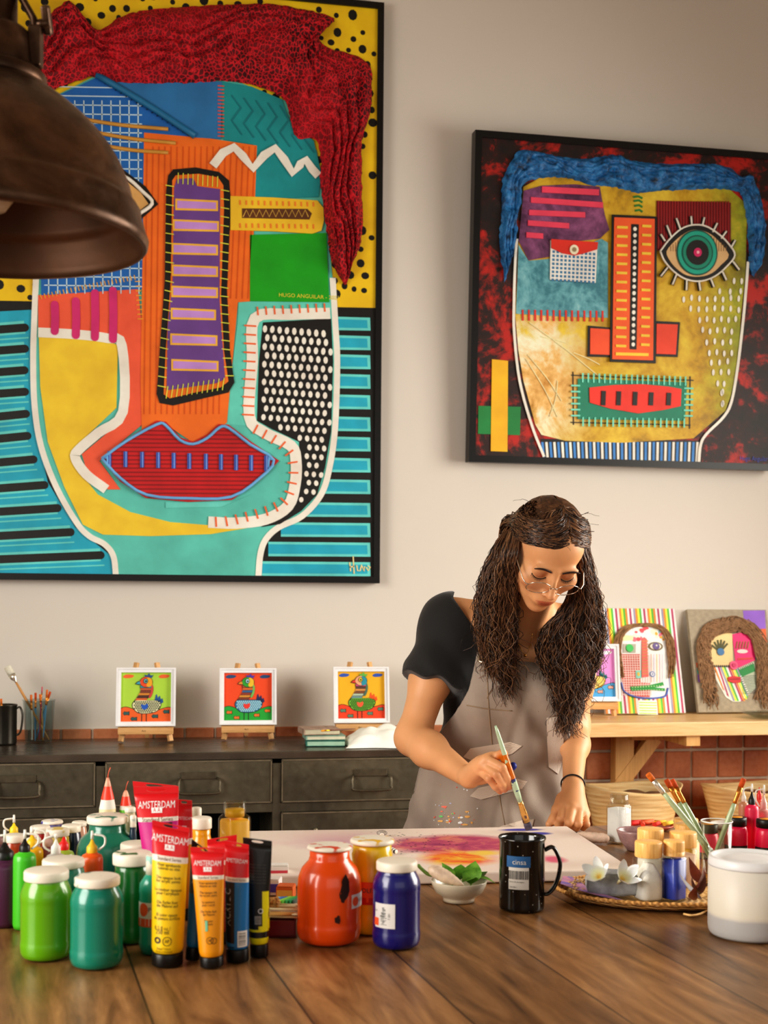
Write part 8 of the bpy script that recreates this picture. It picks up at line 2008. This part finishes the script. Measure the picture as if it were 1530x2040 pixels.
right = [[(1136, 1172, 2.75), (1118, 1215, 2.775), (1080, 1262, 2.80), (1076, 1310, 2.815), (1098, 1360, 2.82), (1110, 1410, 2.82), (1120, 1465, 2.82)],
         [(1150, 1130, 2.74), (1146, 1190, 2.755), (1118, 1250, 2.775), (1110, 1310, 2.79), (1118, 1365, 2.80), (1124, 1410, 2.81), (1130, 1460, 2.82)],
         [(1160, 1095, 2.74), (1160, 1160, 2.745), (1152, 1235, 2.765), (1148, 1300, 2.78), (1146, 1355, 2.79), (1140, 1400, 2.80), (1136, 1450, 2.81)],
         [(1166, 1070, 2.75), (1172, 1135, 2.755), (1178, 1210, 2.775), (1184, 1270, 2.79), (1172, 1330, 2.80), (1156, 1380, 2.81), (1142, 1430, 2.81)],
         [(1168, 1060, 2.76), (1178, 1130, 2.775), (1192, 1200, 2.80), (1198, 1265, 2.81), (1184, 1330, 2.82), (1164, 1372, 2.82), (1148, 1415, 2.82)]]
core(right, .024); mass(right, 1500, .0042, (.0009, .0017), (.70, 1.0)); mass(right, 200, .0085, (.0005, .0009), (.7, 1.0), 2.0)
mass([[(1014, 1058, 2.70), (1000, 1100, 2.69), (992, 1150, 2.71), (986, 1220, 2.75), (984, 1300, 2.79)], [(1024, 1066, 2.675), (1016, 1105, 2.665), (1012, 1150, 2.69), (1008, 1220, 2.74), (1004, 1300, 2.79)], [(1036, 1076, 2.66), (1030, 1108, 2.655), (1028, 1150, 2.685), (1026, 1215, 2.735), (1018, 1290, 2.785)]], 420, .0035, (.0009, .0016), (.8, 1.0), .45)
mass([[(1150, 1078, 2.67), (1157, 1120, 2.68), (1160, 1170, 2.70), (1160, 1240, 2.74)], [(1164, 1080, 2.69), (1172, 1130, 2.70), (1178, 1180, 2.72), (1180, 1250, 2.76)]], 200, .0035, (.0009, .0016), (.8, 1.0), .5)
# dark hair hanging behind the neck and chin, between the two masses
mass([[(1040, 1170, 2.86), (1062, 1225, 2.865), (1074, 1270, 2.86), (1080, 1310, 2.85)], [(1100, 1200, 2.83), (1112, 1240, 2.83), (1118, 1290, 2.83), (1116, 1330, 2.83)]], 0, .004, (.0015, .0025))
# flyaways
for k in range(26):
    a = rg.uniform(-2.2, 2.2); s0 = scalp(a, R(rg.uniform(25, 80)), .012); d = (s0 - hv(0, .02, -.02)).normalized(); P = [s0, s0 + d * rg.uniform(.004, .010) + RT * rg.gauss(0, .01), s0 + d * rg.uniform(.005, .011) + RT * rg.gauss(0, .014) - UP * rg.uniform(0, .012)]; strand(P, .0005, .0003, .002, .02, rg.uniform(0, 6), 3, 5)
hm.build('hair', HM2, WOM)
# ---- glasses low on the nose
GM = pm('#b8b0a4', .2, .95, .05); mb = MB(); gl = thing; 
LENS = []
for s_ in (-1, 1):
    c_ = np.array([s_ * .0315, -.0145, .1035 - .002]); rim = []
    for k in range(41):
        a = 2 * math.pi * k / 40; x, y = .0255 * math.cos(a), .0235 * math.sin(a); rim.append(hv(c_[0] + x, c_[1] + y * .93, c_[2] + y * .30 - abs(x + s_ * .026) * .10))
    mb.tube(rim, .00085, 8, 0); LENS.append(rim[:-1])
    h_ = hv(s_ * .0575, -.008, .097); e_ = hv(s_ * .0765, .010, -.005); mb.tube([hv(s_ * .0565, -.006, .0985), h_ + hx * .003 * s_, hv(s_ * .067, -.004, .088), hv(s_ * .0745, .004, .040), e_, hv(s_ * .077, -.004, -.022)], .0011, 8, 0)
mb.tube(catmull([hv(-.0075, -.008, .1045), hv(-.003, -.004, .1085), hv(.003, -.004, .1085), hv(.0075, -.008, .1045)], 4), .0009, 8, 0)
GLS = mb.build('glasses', GM, WOM)
LG = NT('lens_glass'); t_ = LG.n('ShaderNodeBsdfTransparent'); g_ = LG.n('ShaderNodeBsdfGlossy'); g_.inputs['Roughness'].default_value = .06; x_ = LG.n('ShaderNodeMixShader'); x_.inputs[0].default_value = .09; LG.l(t_.outputs[0], x_.inputs[1]); LG.l(g_.outputs[0], x_.inputs[2]); LG.l(x_.outputs[0], LG.out.inputs[0]); LENSM = LG.m
for rim in LENS: mb = MB(); c_ = sum(rim, Vector()) / len(rim); mb.add([c_] + rim, [(0, 1 + i, 1 + (i + 1) % len(rim)) for i in range(len(rim))], 0); mb.build('lens', LENSM, GLS)
# ---- bracelet, necklace, hair tie
wl_, el_ = J['wrL'], J['elL']; d_ = Vector(el_ - wl_).normalized(); c_ = Vector(wl_) + d_ * .006; q = d_.to_track_quat('Z', 'Y').to_matrix()
mb = MB(); mb.tube([c_ + q @ Vector((.0245 * math.cos(a), .0235 * math.sin(a), .002 * math.sin(a))) for a in [2 * math.pi * k / 32 for k in range(33)]], .0017, 8, 0); mb.build('bracelet', pm('#14100e', .5), WOM)
def skin_hit(x, y, lift=.0012):
    h = SKT.ray_cast(CAM, ray(x, y).normalized()); return (h[0] - ray(x, y).normalized() * lift) if h[0] is not None else W(x, y, 2.85)
mb = MB(); mb.tube([skin_hit(x, y) for x, y in ((1022, 1232), (1026, 1258), (1034, 1284), (1042, 1300), (1046, 1306), (1052, 1298), (1058, 1280), (1060, 1262))], .0006, 6, 0); mb.ball(skin_hit(1046, 1306, .003), .0032, 0, 10, 8); mb.build('necklace', pm('#b8823a', .25, .9), WOM)
# ---- the brush in her hand
tipb = TZ(1054, 1652.5, ZCV + .003); topb = W(987, 1446, 2.553)
MINT = NT('mint_handle'); tc_m = MINT.coord((1, 1, 1)); lw = MINT.n('ShaderNodeVectorMath', operation='LENGTH'); MINT.l(tc_m, lw.inputs[0]); Lb = (tipb - topb).length
def band(a, b): return MINT.math('MULTIPLY', MINT.math('GREATER_THAN', lw.outputs['Value'], a * Lb), MINT.math('LESS_THAN', lw.outputs['Value'], b * Lb))
nzm = MINT.noise(tc_m, 70, 3); cm = MINT.mix(MINT.math('MULTIPLY', band(.27, .50), MINT.math('GREATER_THAN', nzm.outputs[0], .36)), lin('#a3b89a', 1.3), lin('#c46a12', 1.2)); cm = MINT.mix(band(.50, .515), cm, lin('#3a2f6a')); cm = MINT.mix(MINT.math('MULTIPLY', band(.51, .62), MINT.math('GREATER_THAN', nzm.outputs[0], .60)), cm, lin('#3a4a78')); MINT.bsdf(cm, .3, Coat_Weight=.4)
bt = brushes_tool('paint_brush', 'mint-handled flat brush held in her fingers, dipping towards the canvas', topb, tipb, .0066, MINT.m, pm('#c89a5a', .22, .9, .2, 60), pm('#4a4250', .6, 0, .3, 200), .45, fl=.046, bl=.017, tipr=.0075)
